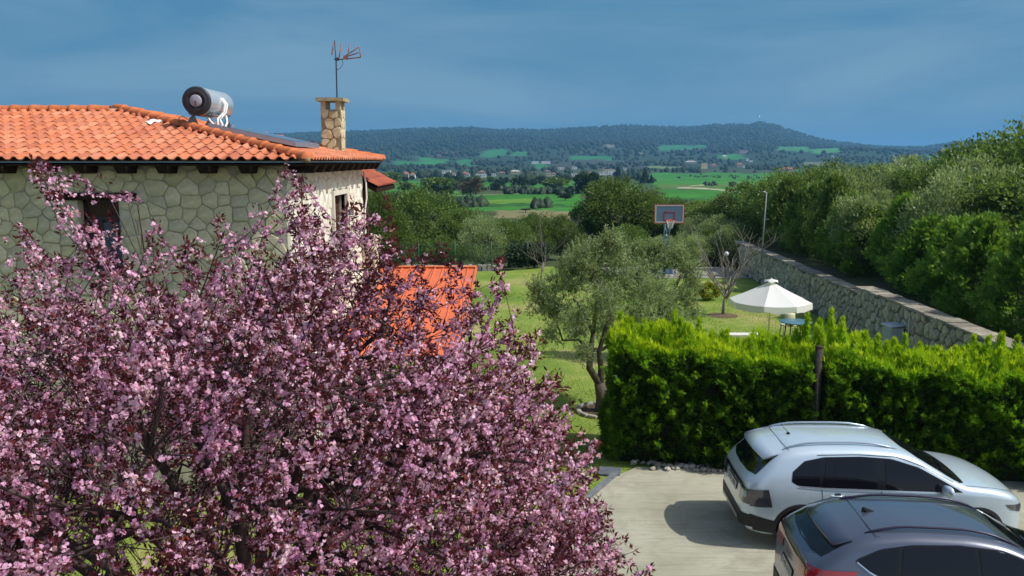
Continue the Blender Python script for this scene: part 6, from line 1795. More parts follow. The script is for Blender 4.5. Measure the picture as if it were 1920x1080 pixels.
mb.tube([(hx + 0.1, HY + 1.5, 0.1), (hx + 0.1, HY + 1.5, 1.4), (hx, HY + 0.75, 2.2)], 0.075, 8)
for s in (-1, 1):
    mb.tube([(hx + s * 0.2, HY + 0.05, hz - 0.25), (hx + s * 0.1, HY + 0.85, 1.9)], 0.03, 6); mb.tube([(hx + s * 0.2, HY + 0.05, hz + 0.2), (hx, HY + 0.8, 2.4)], 0.03, 6)
    mb.tube([(hx + s * 0.22, HY + 0.3, hz - 0.6), (hx - s * 0.22, HY + 0.9, hz - 1.5)], 0.025, 5)
obj('pole', mb.mesh('pole', mat('pole_pale_blue', (0.26, 0.36, 0.5), 0.5)), bh)
obj('padding', MB().box((hx - 0.02, HY + 1.1, 1.65), (0.42, 0.4, 0.55)).mesh('padding', M_BLUE), bh)
bevel(obj('base', MB().box((hx + 0.1, HY + 1.7, 0.2), (0.9, 1.1, 0.36), taper=0.8).mesh('base', M_BLUE), bh), 0.05)

# ================================================================== CARS
def interp(pts, x): return np.interp(x, [p[0] for p in pts], [p[1] for p in pts])
def smooth_interp(pts, x):
    xs = np.array([p[0] for p in pts]); ys = np.array([p[1] for p in pts])
    x = np.clip(np.asarray(x, float), xs[0], xs[-1])
    h = np.diff(xs); dl = np.diff(ys) / h; m = np.zeros(len(xs))
    m[0] = dl[0]; m[-1] = dl[-1]
    for i in range(1, len(xs) - 1):
        m[i] = 0 if dl[i - 1] * dl[i] <= 0 else 2 * dl[i - 1] * dl[i] / (dl[i - 1] + dl[i])
    k = np.clip(np.searchsorted(xs, x) - 1, 0, len(h) - 1); t = (x - xs[k]) / h[k]
    return ((2 * t**3 - 3 * t**2 + 1) * ys[k] + (t**3 - 2 * t**2 + t) * h[k] * m[k] + (-2 * t**3 + 3 * t**2) * ys[k + 1] + (t**3 - t**2) * h[k] * m[k + 1])

class CarShape:
    def __init__(s, L, W, top, low, plan, tumb, rnd=0.09):
        s.L, s.W, s.top, s.low, s.plan, s.tumb, s.rnd = L, W, top, low, plan, tumb, rnd
    def tab(s, key, pts, x, fn):
        T = s.__dict__.setdefault('_t', {})
        if key not in T:
            a, b = pts[0][0], pts[-1][0]; xs = np.linspace(a, b, 4001); T[key] = (a, (b - a) / 4000, fn(pts, xs).tolist())
        a, st, v = T[key]; k = (x - a) / st
        if k <= 0: return v[0]
        if k >= 4000: return v[4000]
        i = int(k); return v[i] + (v[i + 1] - v[i]) * (k - i)
    def zt(s, x): return s.tab('top', s.top, x, smooth_interp)
    def zl(s, x): return s.tab('low', s.low, x, interp)
    def w(s, x, z):
        zt = s.zt(x); w0 = s.W * s.tab('plan', s.plan, x, smooth_interp) * s.tab('tumb', s.tumb, z, smooth_interp)
        r = min(s.rnd, max(0.01, (zt - s.zl(x)) * 0.3)); f = (z - (zt - r)) / r
        if f > 0: w0 -= 1.35 * r * (1 - math.sqrt(max(0, 1 - min(1, f) ** 2)))
        return w0
    def ztop(s, x, y):
        zt = s.zt(x); w1 = max(0.05, s.w(x, zt)); v = abs(y) / w1
        cr = 0.035 if zt > 1.25 else 0.05
        if v <= 1: return zt + cr * (1 - v * v)
        lo, hi = s.zl(x), zt
        for _ in range(18):
            m = (lo + hi) / 2
            if s.w(x, m) >= abs(y): lo = m
            else: hi = m
        return lo
    def xrear(s, y, z, front=False):
        lo, hi = 0.0, s.L / 2
        for _ in range(22):
            m = (lo + hi) / 2; xx = s.L - m if front else m
            inside = z <= s.ztop(xx, y) and abs(y) <= s.w(xx, min(z, s.zt(xx))) + 1e-4
            if inside: hi = m
            else: lo = m
        return s.L - hi if front else hi
    def body(s, m, zsplit=None, m2=None):
        xs = sorted(set([0, .006, .015, .03, .05, .075, .1, .13, .17, .22] + list(np.linspace(.28, s.L - .3, 56)) + [s.L - k for k in (.24, .19, .14, .1, .07, .045, .025, .012, .004, 0)]))
        V = []; NS, NT = 18, 10
        for x in xs:
            zl, zt = s.zl(x), s.zt(x)
            ring = []
            zz = [zl + (zt - zl) * k / (NS - 4) * 0.9 for k in range(NS - 3)]
            zz += [zl + (zt - zl) * (0.9 + 0.1 * k) for k in (0.45, 0.8, 1.0)]
            half = [(s.w(x, zl) * 0.85 * k / 2, zl) for k in (0, 1, 2)] + [(s.w(x, z), z) for z in zz]
            w1 = s.w(x, zt)
            half += [(w1 * (1 - k / NT), s.ztop(x, w1 * (1 - k / NT))) for k in range(1, NT + 1)]
            ring = [(x, -y, z) for (y, z) in half] + [(x, y, z) for (y, z) in half[1:-1]][::-1]
            V.append(ring)
        n = len(V[0]); Vf = [p for r_ in V for p in r_]; F = []
        for i in range(len(xs) - 1):
            for k in range(n): F.append((i * n + k, i * n + (k + 1) % n, (i + 1) * n + (k + 1) % n, (i + 1) * n + k))
        F.append(tuple(range(n))[::-1]); F.append(tuple((len(xs) - 1) * n + k for k in range(n)))
        mb = MB().add(Vf, F, True); me = mb.mesh('body', m)
        bm = bmesh.new(); bm.from_mesh(me); bmesh.ops.recalc_face_normals(bm, faces=bm.faces); bm.to_mesh(me); bm.free()
        return me
    # patches lying on the body
    def side(s, lower, upper, sgn=-1, off=0.004, nx=20, nz=6, dome=0.0):
        """ruled patch between two (x,z) polylines"""
        def res(pl, n):
            d = [0]
            for a, b in zip(pl, pl[1:]): d.append(d[-1] + math.hypot(b[0] - a[0], b[1] - a[1]))
            t = np.linspace(0, d[-1], n + 1); return list(zip(np.interp(t, d, [p[0] for p in pl]), np.interp(t, d, [p[1] for p in pl])))
        lo, up = res(lower, nx), res(upper, nx); V = []
        for j in range(nz + 1):
            for i in range(nx + 1):
                f = j / nz; x = lo[i][0] * (1 - f) + up[i][0] * f; z = lo[i][1] * (1 - f) + up[i][1] * f
                V.append((x, sgn * (s.w(x, z) + off + dome * math.sin(math.pi * f)), z))
        F = [(j * (nx + 1) + i, j * (nx + 1) + i + 1, (j + 1) * (nx + 1) + i + 1, (j + 1) * (nx + 1) + i) for j in range(nz) for i in range(nx)]
        if sgn > 0: F = [f[::-1] for f in F]
        return V, F
    def topp(s, A, B, off=0.004, n=16, m=14):
        """patch on top: A(t), B(t) are (x, y) polylines, rear edge and front edge"""
        def res(pl, n):
            t = np.linspace(0, len(pl) - 1, n + 1); return list(zip(np.interp(t, range(len(pl)), [p[0] for p in pl]), np.interp(t, range(len(pl)), [p[1] for p in pl])))
        a, b = res(A, n), res(B, n); V = []
        for j in range(m + 1):
            for i in range(n + 1):
                f = j / m; x = a[i][0] * (1 - f) + b[i][0] * f; y = a[i][1] * (1 - f) + b[i][1] * f
                V.append((x, y, s.ztop(x, y) + off))
        F = [(j * (n + 1) + i, (j + 1) * (n + 1) + i, (j + 1) * (n + 1) + i + 1, j * (n + 1) + i + 1) for j in range(m) for i in range(n)]
        return V, F
    def rear(s, ya, yb, za, zb, off=0.006, n=12, m=6, front=False, zf=None):
        V = []; sg = 1 if front else -1
        for j in range(m + 1):
            for i in range(n + 1):
                y = ya + (yb - ya) * i / n; l, u = (za, zb) if zf is None else zf(i / n); z = l + (u - l) * j / m
                V.append((s.xrear(y, z, front) + sg * off, y, z))
        F = [(j * (n + 1) + i, j * (n + 1) + i + 1, (j + 1) * (n + 1) + i + 1, (j + 1) * (n + 1) + i) for j in range(m) for i in range(n)]
        if front: F = [f[::-1] for f in F]
        else: F = [f[::-1] for f in F]
        return V, F

def car_paint(name, col, metal, rough=0.28):
    m = mat(name, col, rough, metal=metal, spec=0.5, noise=0.02, nscale=2, coat=1.0); return m
M_CGLASS = mat('tinted_glass', (0.006, 0.007, 0.010), 0.03, spec=0.32, noise=0.1)
M_CLAD = mat('black_cladding', (0.02, 0.021, 0.022), 0.55, noise=0.2, nscale=30)
M_TRIM = mat('dark_trim', (0.008, 0.008, 0.01), 0.25, noise=0.1)
M_CHROME = mat('chrome', (0.7, 0.7, 0.72), 0.12, metal=1.0)
M_REDL = mat('red_lens', (0.32, 0.008, 0.012), 0.12, noise=0.2, coat=1.0, spec=0.6)
M_DLENS = mat('dark_lens', (0.06, 0.055, 0.07), 0.08, noise=0.3, nscale=12, coat=1.0, spec=0.7)
M_PLATE = mat('plate_white', (0.62, 0.63, 0.62), 0.5, noise=0.05)
M_PBLUE = mat('plate_blue', (0.02, 0.05, 0.35), 0.5)
M_TYRE = mat('tyre', (0.02, 0.02, 0.02), 0.8, noise=0.2); M_RIMW = mat('wheel_alloy', (0.35, 0.36, 0.38), 0.3, metal=0.8)

def wheel(parent, x, y, sgn, r=0.34):
    mb = MB(); mb.lathe([(r * 0.62, -0.1), (r * 0.93, -0.11), (r, -0.07), (r, 0.07), (r * 0.93, 0.11), (r * 0.62, 0.1)], (x, y, r), 32, 'y')
    w_ = obj('wheel', mb.mesh('wheel', M_TYRE), parent, world=False)
    mb = MB(); mb.lathe([(r * 0.62, -0.09), (r * 0.64, 0.09), (r * 0.6, 0.085), (r * 0.55, 0.03)], (x, y, r), 28, 'y')
    mb.lathe([(0.001, 0.07 * sgn), (0.06, 0.065 * sgn), (0.07, 0.02 * sgn)], (x, y, r), 14, 'y')
    for k in range(5):
        a = 2 * math.pi * k / 5; mb.box((x + math.sin(a) * r * 0.34, y + sgn * 0.045, r + math.cos(a) * r * 0.34), (0.055, 0.03, r * 0.6), Matrix.Rotation(a, 3, 'Y'))
    obj('rim', mb.mesh('rim', M_RIMW), w_, world=False)

def txt(body, size, m, parent, fn, name='lettering'):
    """flat letters laid on the plate: fn maps (u, v) to the plate"""
    c = bpy.data.curves.new(name, 'FONT'); c.body = body; c.size = size; c.align_x = 'CENTER'; c.align_y = 'CENTER'; c.extrude = 0.0; c.offset = size * 0.02
    o = bpy.data.objects.new(name, c); COL.objects.link(o)
    dg = bpy.context.evaluated_depsgraph_get(); me = bpy.data.meshes.new_from_object(o.evaluated_get(dg))
    bpy.data.objects.remove(o)
    for v in me.vertices: v.co = Vector(fn(v.co.x, v.co.y))
    me.materials.clear(); me.materials.append(m)
    return obj(name, me, parent, world=False)

def build_car(label, loc, psi, S, paint, P):
    """P: positions of windows, lamps and so on"""
    t = thing('parked_car', label, 'car', loc, 'cars parked on the concrete drive', psi)
    t.scale = (P.get('scale', 1),) * 3
    def part(name, VF, m, parent=None, flip=False, thick=None):
        V, F = VF
        o = obj(name, MB().add(V, F, True).mesh(name, m), parent or t, world=False)
        return o
    body = obj('body', S.body(paint), t, world=False)
    # wheel openings
    cm = mat('wheel_well', (0.01, 0.01, 0.01), 0.9)
    cb = MB()
    for x in P['axles']:
        for sg in (-1, 1):
            cb.lathe([(0.001, sg * (S.W - 0.30)), (P['arch'], sg * (S.W - 0.30)), (P['arch'], sg * (S.W + 0.2)), (0.001, sg * (S.W + 0.2))], (x, 0, 0.335), 40, 'y', smooth=False)
    cme = cb.mesh('cutter', cm)
    bm = bmesh.new(); bm.from_mesh(cme); bmesh.ops.remove_doubles(bm, verts=bm.verts, dist=1e-4); bmesh.ops.recalc_face_normals(bm, faces=bm.faces); bm.to_mesh(cme); bm.free()
    cut = bpy.data.objects.new('cutter', cme); COL.objects.link(cut); cut.parent = t
    bpy.context.view_layer.update()
    md = body.modifiers.new('b', 'BOOLEAN'); md.operation = 'DIFFERENCE'; md.object = cut; md.solver = 'EXACT'
    md.material_mode = 'TRANSFER'
    dg = bpy.context.evaluated_depsgraph_get()
    me2 = bpy.data.meshes.new_from_object(body.evaluated_get(dg))
    body.modifiers.clear(); body.data = me2; me2.name = 'body'
    bpy.data.objects.remove(cut)
    for x in P['axles']:
        for sg in (-1, 1): wheel(t, x, sg * (S.W - 0.13), sg, P.get('wr', 0.34))
    for sg in (-1, 1):
        for x in P['axles']:   # arch cladding
            V = []; r0_, r1_ = P['arch'] - 0.004, P['arch'] + P.get('lip', 0.06); n = 30
            for i in range(n + 1):
                a = R(-12) + (math.pi + R(24)) * i / n
                for r_ in (r0_, (r0_ + r1_) / 2, r1_):
                    X_ = x + r_ * math.cos(a); Z_ = 0.335 + r_ * math.sin(a); Z_ = max(Z_, S.zl(X_) + 0.01)
                    V.append((X_, sg * (S.w(X_, Z_) + (0.012 if r_ < r1_ else 0.004)), Z_))
            F = [(i * 3 + k, i * 3 + k + 1, (i + 1) * 3 + k + 1, (i + 1) * 3 + k) for i in range(n) for k in range(2)]
            part('arch_trim', (V, F if sg < 0 else [f[::-1] for f in F]), P.get('archm', M_CLAD))
        a0, a1 = P['axles'][0] + P['arch'] + 0.03, P['axles'][1] - P['arch'] - 0.03
        part('sill_cladding', S.side([(a0, 0.27), (a1, 0.27)], [(a0, 0.40), (a1, 0.40)], sg, 0.008), M_CLAD)
        # windows
        part('window_surround', S.side(P['dlo'][0], P['dlo'][1], sg, 0.003, 44, 8), P.get('surm', M_TRIM))
        for (lo, up) in P['windows']: part('side_window', S.side(lo, up, sg, 0.008, 18, 6), M_CGLASS)
        if 'bright' in P: part('bright_line', S.side([(p[0], p[1] - 0.012) for p in P['bright']], [(p[0], p[1] + 0.006) for p in P['bright']], sg, 0.012, 30, 1), P.get('brightm', M_CHROME))
        for pl in P['gaps']:
            lo = [(a - 0.004 if abs(pl[0][0] - pl[-1][0]) < abs(pl[0][1] - pl[-1][1]) else a, b if abs(pl[0][0] - pl[-1][0]) < abs(pl[0][1] - pl[-1][1]) else b - 0.004) for a, b in pl]
            up = [(a + 0.004 if abs(pl[0][0] - pl[-1][0]) < abs(pl[0][1] - pl[-1][1]) else a, b if abs(pl[0][0] - pl[-1][0]) < abs(pl[0][1] - pl[-1][1]) else b + 0.004) for a, b in pl]
            V, F = S.side(lo, up, sg, 0.0035, 16, 1); part('door_gap', (V, F), M_TRIM)
        for (x, z) in P['handles']:
            y = sg * (S.w(x, z) + 0.022); mb = MB(); mb.tube([(x - 0.10, y - sg * 0.02, z), (x - 0.085, y, z), (x, y + sg * 0.008, z + 0.004), (x + 0.085, y, z + 0.004), (x + 0.10, y - sg * 0.02, z)], [0.008, 0.013, 0.015, 0.013, 0.008], 8)
            obj('door_handle', mb.mesh('door_handle', paint), t, world=False)
            V, F = S.side([(x - 0.045, z - 0.045), (x + 0.045, z - 0.045)], [(x - 0.045, z + 0.045), (x + 0.045, z + 0.045)], sg, 0.003, 6, 4); part('handle_cup_shade', (V, F), mat('shade_cup', (0.05, 0.055, 0.065), 0.3))  # dark patch on the paint, standing for shade in the handle recess
        # mirror
        mx, mz = P['mirror']; y0 = S.w(mx, mz)
        mb = MB(); V = []
        for j in range(9):
            ph = -math.pi / 2 + math.pi * j / 8
            for i in range(14):
                th = 2 * math.pi * i / 14
                V.append((mx + 0.02 + 0.065 * math.cos(ph) * math.cos(th) + 0.02 * math.sin(th), sg * (y0 + 0.14 + 0.115 * math.cos(ph) * math.sin(th) * 1.0), mz + 0.03 + 0.085 * math.sin(ph)))
        mb.add(V, [(j * 14 + i, j * 14 + (i + 1) % 14, (j + 1) * 14 + (i + 1) % 14, (j + 1) * 14 + i) for j in range(8) for i in range(14)], True)
        mir = obj('mirror', mb.mesh('mirror', P.get('mirrorm', paint)), t, world=False)
        obj('mirror_stalk', MB().box((mx + 0.02, sg * (y0 + 0.04), mz - 0.035), (0.06, 0.14, 0.03)).mesh('mirror_stalk', M_TRIM), mir, world=False)
        # roof rail
        rl = P['rail']; n = 14; pts = []
        for i in range(n + 1):
            f = i / n; x = rl[0] + (rl[1] - rl[0]) * f; w_ = S.w(x, S.zt(x)) * P.get('railw', 0.93)
            pts.append((x, sg * w_, S.ztop(x, w_) + rl[2] * min(1, 5 * f, 5 * (1 - f)) + 0.002))
        obj('roof_rail', MB().tube(pts, [0.008] + [0.017] * (n - 1) + [0.008], 8).mesh('roof_rail', P['railm']), t, world=False)
        # lamps
        lo, up = P['headlight']; part('headlight', S.side(lo, up, sg, 0.006, 10, 5), M_DLENS)
        lo, up = P['taillight']; tl = part('tail_light', S.side(lo, up, sg, 0.010, 12, 6), P['tailm'])
        ya, yb, za, zb = P['tailrear']; part('tail_lens', S.rear(sg * ya, sg * yb, za, zb, 0.010, 10, 5) if sg < 0 else (lambda VF: (VF[0], [f[::-1] for f in VF[1]]))(S.rear(sg * ya, sg * yb, za, zb, 0.010, 10, 5)), P['tailm'], tl)
        if 'tailinner' in P:
            ya, yb, za, zb = P['tailinner']; part('inner_lens', S.rear(sg * ya, sg * yb, za, zb, 0.014, 8, 4) if sg < 0 else (lambda VF: (VF[0], [f[::-1] for f in VF[1]]))(S.rear(sg * ya, sg * yb, za, zb, 0.014, 8, 4)), P['tailinm'], tl)
    # glass front and rear
    part('rear_window', S.topp(*P['rearglass'], 0.005, 18, 14), M_CGLASS)
    part('windscreen', S.topp(*P['windscreen'], 0.005, 18, 14), M_CGLASS)
    part('cowl', S.topp(*P['cowl'], 0.006, 18, 4), M_TRIM)
    # spoiler
    xa, xb, ws, wb_ = P['spoiler']; V = []; n = 16; rows = []
    for (xx, off) in ((xb, 0.008), ((xa + xb) / 2, 0.012), (xa, 0.0)):
        for i in range(n + 1):
            v = -1 + 2 * i / n; wdt = wb_ if xx == xb else (ws if xx == xa else (ws + wb_) / 2)
            y = v * wdt; x = xx + (0.10 if xx == xa else 0.05) * abs(v) ** 2.2 + (0.0 if xx != xb else 0.05 * abs(v) ** 3)
            zref = S.ztop(P['zsp'], min(abs(y), 0.5)) if xx == xa else None
            z = S.ztop(xx, y) + off if xx == xb else None
            rows.append((xx, x, y, v, z))
    zb0 = S.zt(xb)
    V = []
    for (xx, x, y, v, z) in rows:
        f = (xb - xx) / (xb - xa)
        zz = (S.ztop(xb, min(abs(y), wb_)) + 0.010) - f * P.get('spdrop', 0.05) - 0.03 * f * abs(v) ** 3
        V.append((x, y, zz))
    k = len(V); V += [(x_, y_, z_ - (0.035 if i >= 2 * (n + 1) else 0.05)) for i, (x_, y_, z_) in enumerate(V)]
    F = [(j * (n + 1) + i, (j + 1) * (n + 1) + i, (j + 1) * (n + 1) + i + 1, j * (n + 1) + i + 1) for j in range(2) for i in range(n)]
    F += [tuple(k + q_ for q_ in f_)[::-1] for f_ in F[:2 * n]]
    F += [(2 * (n + 1) + i, k + 2 * (n + 1) + i, k + 2 * (n + 1) + i + 1, 2 * (n + 1) + i + 1) for i in range(n)]
    for e_ in (0, n): F += [(j * (n + 1) + e_, k + j * (n + 1) + e_, k + (j + 1) * (n + 1) + e_, (j + 1) * (n + 1) + e_) for j in range(2)]
    part('spoiler', (V, F), paint)
    g = S.topp([(xb + 0.05 * abs(v) ** 3 - 0.004, v * wb_) for v in np.linspace(-1, 1, 13)], [(xb + 0.05 * abs(v) ** 3 + 0.005, v * wb_) for v in np.linspace(-1, 1, 13)], 0.011, 24, 1)
    part('roof_gap', g, M_TRIM)
    # lower cladding, plate
    za, zb = P['rearclad']; part('rear_cladding', S.rear(-S.W * 0.9, S.W * 0.9, za, zb, 0.010, 30, 5), M_CLAD)
    if 'skid' in P: za, zb = P['skid']; part('skid_plate', S.rear(-0.5, 0.5, za, zb, 0.022, 16, 2), mat('silver_skid', (0.4, 0.41, 0.42), 0.4, metal=0.5))
    part('rear_lower_side', S.side([(0.16, 0.30), (P['axles'][0] - P['arch'] - 0.02, 0.27)], [(0.10, 0.56), (P['axles'][0] - P['arch'] - 0.02, 0.48)], -1, 0.009), M_CLAD)
    part('rear_lower_side', S.side([(0.16, 0.30), (P['axles'][0] - P['arch'] - 0.02, 0.27)], [(0.10, 0.56), (P['axles'][0] - P['arch'] - 0.02, 0.48)], 1, 0.009), M_CLAD)
    if 'strip' in P:
        za, zb = P['strip']; part('tailgate_strip', S.rear(-0.55, 0.55, za, zb, 0.012, 20, 2), P['stripm'])
    pz, pm = P['plate']
    pf = part('plate_frame', S.rear(-0.275, 0.275, pz - 0.072, pz + 0.072, 0.010, 8, 2), M_TRIM)
    part('number_plate', S.rear(-0.26, 0.26, pz - 0.056, pz + 0.056, 0.016, 8, 2), M_PLATE, pf)
    part('plate_band', S.rear(0.225, 0.26, pz - 0.056, pz + 0.056, 0.018, 2, 2), M_PBLUE, pf)
    txt(pm, 0.10, M_TRIM, pf, lambda u, v: (S.xrear(-u * 1.05 - 0.015, pz + v) - 0.020, -u * 1.05 - 0.015, pz + v))
    # antenna
    ax_ = P['antenna']; az = S.ztop(ax_, 0)
    if P['fin']:
        o = obj('antenna', MB().add([(ax_ - 0.06, 0, az), (ax_ + 0.14, 0, az), (ax_ + 0.02, 0.025, az), (ax_ + 0.02, -0.025, az), (ax_ - 0.05, 0.0, az + 0.065), (ax_ - 0.02, 0.004, az + 0.063)],
                [(0, 3, 4), (0, 4, 2), (3, 1, 5), (3, 5, 4), (2, 4, 5), (2, 5, 1), (0, 2, 1, 3)]).mesh('antenna', M_TRIM), t, world=False)
    else:
        obj('antenna', MB().tube([(ax_, 0, az), (ax_, 0, az + 0.025)], [0.035, 0.02], 10).tube([(ax_, 0, az + 0.02), (ax_ - 0.13, 0, az + 0.16)], [0.006, 0.004], 6).mesh('antenna', M_TRIM), t, world=False)
    # front grille and bonnet seams
    part('grille', S.rear(-0.42, 0.42, 0.52, 0.76, 0.006, 14, 4, True), M_TRIM)
    for sg in (-1, 1):
        L_ = P['bonnet']; part('bonnet_gap', S.topp([(x, sg * (y - 0.004)) for x, y in L_], [(x, sg * (y + 0.004)) for x, y in L_], 0.005, 24, 1), M_TRIM)
    wp = MB()
    for (x0_, y0_, x1_, y1_) in P['wipers']: wp.tube([(x0_ + (x1_ - x0_) * f, y0_ + (y1_ - y0_) * f, S.ztop(x0_ + (x1_ - x0_) * f, y0_ + (y1_ - y0_) * f) + 0.02) for f in np.linspace(0, 1, 6)], 0.008, 5)
    obj('wiper', wp.mesh('wiper', M_TRIM), t, world=False)
    # seats and wheel hints behind the glass are too dark to see
    return t

SW = CarShape(4.30, 0.885,
    [(0, .50), (.012, .66), (.035, .86), (.07, 1.00), (.11, 1.045), (.30, 1.23), (.46, 1.385), (.60, 1.475), (.80, 1.53), (1.2, 1.563), (1.7, 1.57), (2.15, 1.545), (2.5, 1.48), (2.85, 1.30), (3.2, 1.105), (3.32, 1.065), (3.6, 1.03), (3.9, .965), (4.1, .88), (4.22, .76), (4.28, .60), (4.30, .48)],
    [(0, .42), (.08, .30), (.3, .25), (4.0, .24), (4.2, .28), (4.30, .40)],
    [(0, .70), (.04, .80), (.1, .87), (.25, .945), (.5, .985), (.9, 1.0), (3.3, 1.0), (3.7, .985), (3.95, .94), (4.12, .84), (4.22, .72), (4.28, .58), (4.30, .45)],
    [(0.2, .93), (.35, .975), (.55, .995), (.8, 1.0), (.95, .985), (1.02, .965), (1.15, .925), (1.35, .845), (1.5, .775), (1.62, .71)])
PW = dict(scale=1.045, axles=(.86, 3.46), arch=.375, lip=.055,
    dlo=([(.70, 1.10), (.78, 1.045), (1.2, 1.02), (2.2, 1.0), (3.0, .985), (3.22, .985)], [(.72, 1.24), (.90, 1.39), (1.2, 1.45), (1.75, 1.465), (2.2, 1.44), (2.6, 1.325), (2.95, 1.14), (3.22, .99)]),
    windows=[([(.74, 1.10), (.80, 1.06), (1.10, 1.045)], [(.77, 1.23), (.92, 1.37), (1.16, 1.42)]), ([(1.17, 1.04), (1.32, 1.035)], [(1.23, 1.43), (1.34, 1.44)]), ([(1.34, 1.035), (1.97, 1.02)], [(1.36, 1.442), (1.93, 1.445)]),
             ([(2.10, 1.015), (2.85, 1.0)], [(2.10, 1.432), (2.32, 1.395), (2.62, 1.285), (2.88, 1.14)])],
    gaps=[[(1.14, 1.04), (1.16, .85), (1.22, .62), (1.26, .44)], [(2.03, 1.02), (2.02, .7), (2.0, .44)], [(3.02, .98), (3.02, .7), (2.98, .44)], [(1.1, 1.475), (1.7, 1.492), (2.3, 1.465), (2.7, 1.33), (3.1, 1.12)]],
    bright=[(.80, 1.035), (1.2, 1.012), (2.2, .992), (3.0, .978)], brightm=mat('silver_line', (0.6, 0.65, 0.7), 0.2, metal=0.7),
    handles=[(1.38, .90), (2.25, .89)], mirror=(2.92, 1.02), rail=(.62, 2.35, .035), railm=mat('silver_rail', (0.35, 0.42, 0.48), 0.3, metal=0.6),
    headlight=([(3.95, .72), (4.22, .62)], [(3.86, .80), (4.18, .77)]), taillight=([(.10, .68), (.42, .70)], [(.09, .94), (.36, .97)]), tailrear=(.84, .46, .70, .94), tailm=M_DLENS,
    tailinner=(.74, .62, .80, .90), tailinm=mat('clear_lens', (0.25, 0.33, 0.45), 0.1, spec=0.8, coat=1.0),
    rearglass=([(.20, -.66), (.135, -.4), (.115, 0), (.135, .4), (.20, .66)], [(.54, -.62), (.50, -.35), (.49, 0), (.50, .35), (.54, .62)]),
    windscreen=([(2.62, -.60), (2.47, -.35), (2.44, 0), (2.47, .35), (2.62, .60)], [(3.20, -.74), (3.16, -.4), (3.14, 0), (3.16, .4), (3.20, .74)]),
    cowl=([(3.21, -.76), (3.17, -.4), (3.15, 0), (3.17, .4), (3.21, .76)], [(3.30, -.70), (3.31, -.4), (3.31, 0), (3.31, .4), (3.30, .70)]),
    spoiler=(.22, .66, .60, .60), zsp=.66, spdrop=.085, rearclad=(.34, .54), skid=(.36, .42), strip=(.90, .955), stripm=M_TRIM, plate=(.80, 'IKA 2863'), antenna=.86, fin=False,
    bonnet=[(3.30, .78), (3.6, .76), (3.9, .70), (4.10, .60)], wipers=[(3.22, .1, 3.05, -.55), (3.22, .6, 3.0, .1)])
paint_w = car_paint('pale_silver_blue_paint', (0.54, 0.655, 0.73), 0.3)
build_car('pale silver blue crossover car parked nose right against the hedge', (3.72, 13.32, 0.035), R(-2.4), SW, paint_w, PW)

SG = CarShape(4.48, 0.925,
    [(0, .52), (.012, .70), (.035, .92), (.06, 1.08), (.09, 1.17), (.15, 1.22), (.34, 1.345), (.52, 1.465), (.70, 1.54), (.95, 1.59), (1.4, 1.62), (1.9, 1.615), (2.3, 1.57), (2.65, 1.46), (3.0, 1.26), (3.32, 1.12), (3.45, 1.09), (3.8, 1.05), (4.1, .98), (4.28, .88), (4.40, .75), (4.46, .60), (4.48, .50)],
    [(0, .44), (.08, .32), (.3, .26), (4.2, .25), (4.4, .3), (4.48, .42)],
    [(0, .68), (.04, .79), (.1, .87), (.25, .95), (.5, .99), (.9, 1.0), (3.4, 1.0), (3.85, .985), (4.1, .93), (4.28, .82), (4.40, .70), (4.46, .56), (4.48, .44)],
    [(0.2, .93), (.35, .975), (.6, 1.0), (.85, 1.0), (1.0, .98), (1.08, .955), (1.2, .915), (1.4, .83), (1.55, .765), (1.7, .69)])
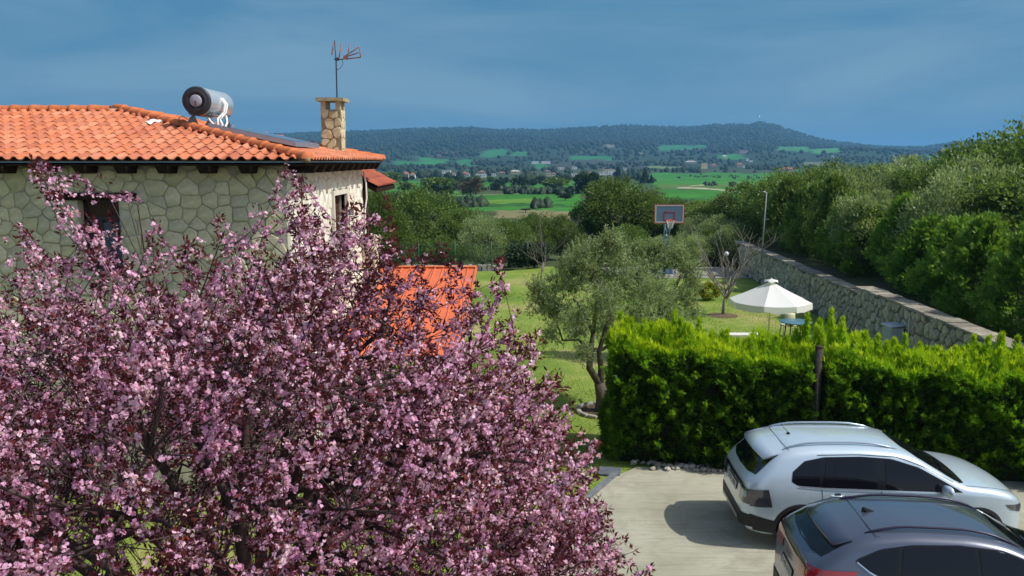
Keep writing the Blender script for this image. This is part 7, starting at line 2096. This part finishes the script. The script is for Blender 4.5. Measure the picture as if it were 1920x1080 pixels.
PG = dict(axles=(.90, 3.57), arch=.385, lip=.045,
    dlo=([(.62, 1.33), (.75, 1.23), (.98, 1.13), (1.5, 1.055), (2.4, 1.03), (3.2, 1.01), (3.34, 1.01)], [(.66, 1.36), (.92, 1.47), (1.3, 1.53), (1.85, 1.545), (2.35, 1.505), (2.7, 1.38), (3.05, 1.19), (3.34, 1.02)]),
    windows=[([(.68, 1.32), (.80, 1.235), (1.08, 1.12)], [(.72, 1.36), (.92, 1.445), (1.14, 1.485)]), ([(1.14, 1.11), (1.5, 1.07), (2.06, 1.055)], [(1.20, 1.49), (1.6, 1.518), (2.02, 1.515)]), ([(2.10, 1.05), (3.05, 1.025)], [(2.08, 1.508), (2.38, 1.475), (2.7, 1.355), (3.02, 1.18)])],
    gaps=[[(1.10, 1.07), (1.16, .85), (1.26, .62), (1.30, .44)], [(2.08, 1.04), (2.07, .7), (2.05, .44)], [(3.10, 1.0), (3.12, .7), (3.08, .44)]],
    bright=[(.64, 1.325), (.78, 1.22), (.98, 1.12), (1.5, 1.045), (2.4, 1.02), (3.25, 1.0)],
    handles=[(1.42, .93), (2.3, .91)], mirror=(3.02, 1.06), rail=(.80, 2.62, .035), railm=mat('dark_rail', (0.035, 0.033, 0.06), 0.3, metal=0.3), railw=.90,
    headlight=([(4.0, .78), (4.35, .68)], [(3.85, .86), (4.32, .80)]), taillight=([(.07, .93), (.38, 1.00)], [(.09, 1.20), (.66, 1.215)]), tailrear=(.86, .34, .94, 1.15), tailm=M_REDL,
    rearglass=([(.26, -.64), (.19, -.4), (.165, 0), (.19, .4), (.26, .64)], [(.62, -.64), (.57, -.35), (.56, 0), (.57, .35), (.62, .64)]),
    windscreen=([(2.80, -.62), (2.60, -.35), (2.56, 0), (2.60, .35), (2.80, .62)], [(3.32, -.77), (3.27, -.4), (3.25, 0), (3.27, .4), (3.32, .77)]),
    cowl=([(3.33, -.78), (3.28, -.4), (3.26, 0), (3.28, .4), (3.33, .78)], [(3.42, -.72), (3.44, -.4), (3.44, 0), (3.44, .4), (3.42, .72)]),
    spoiler=(.30, .86, .60, .64), zsp=.86, spdrop=.10, rearclad=(.34, .52), strip=(1.09, 1.135), stripm=M_REDL, plate=(.84, 'YHB 4152'), antenna=.98, fin=True,
    bonnet=[(3.44, .80), (3.8, .78), (4.1, .72), (4.28, .6)], wipers=[(3.35, .1, 3.15, -.55), (3.35, .6, 3.1, .1)])
paint_g = car_paint('slate_grey_paint', (0.09, 0.108, 0.15), 0.45)
tg = build_car('dark slate grey crossover car with red tail lights nearest the camera', (3.64, 10.30, 0.035), R(-5.0), SG, paint_g, PG)
pz = 0.99
txt('TUCSON', 0.055, mat('badge', (0.02, 0.02, 0.025), 0.3, metal=0.5), tg, lambda u, v: (SG.xrear(-u * 1.35, pz + v) - 0.008, -u * 1.35, pz + v), 'badge')
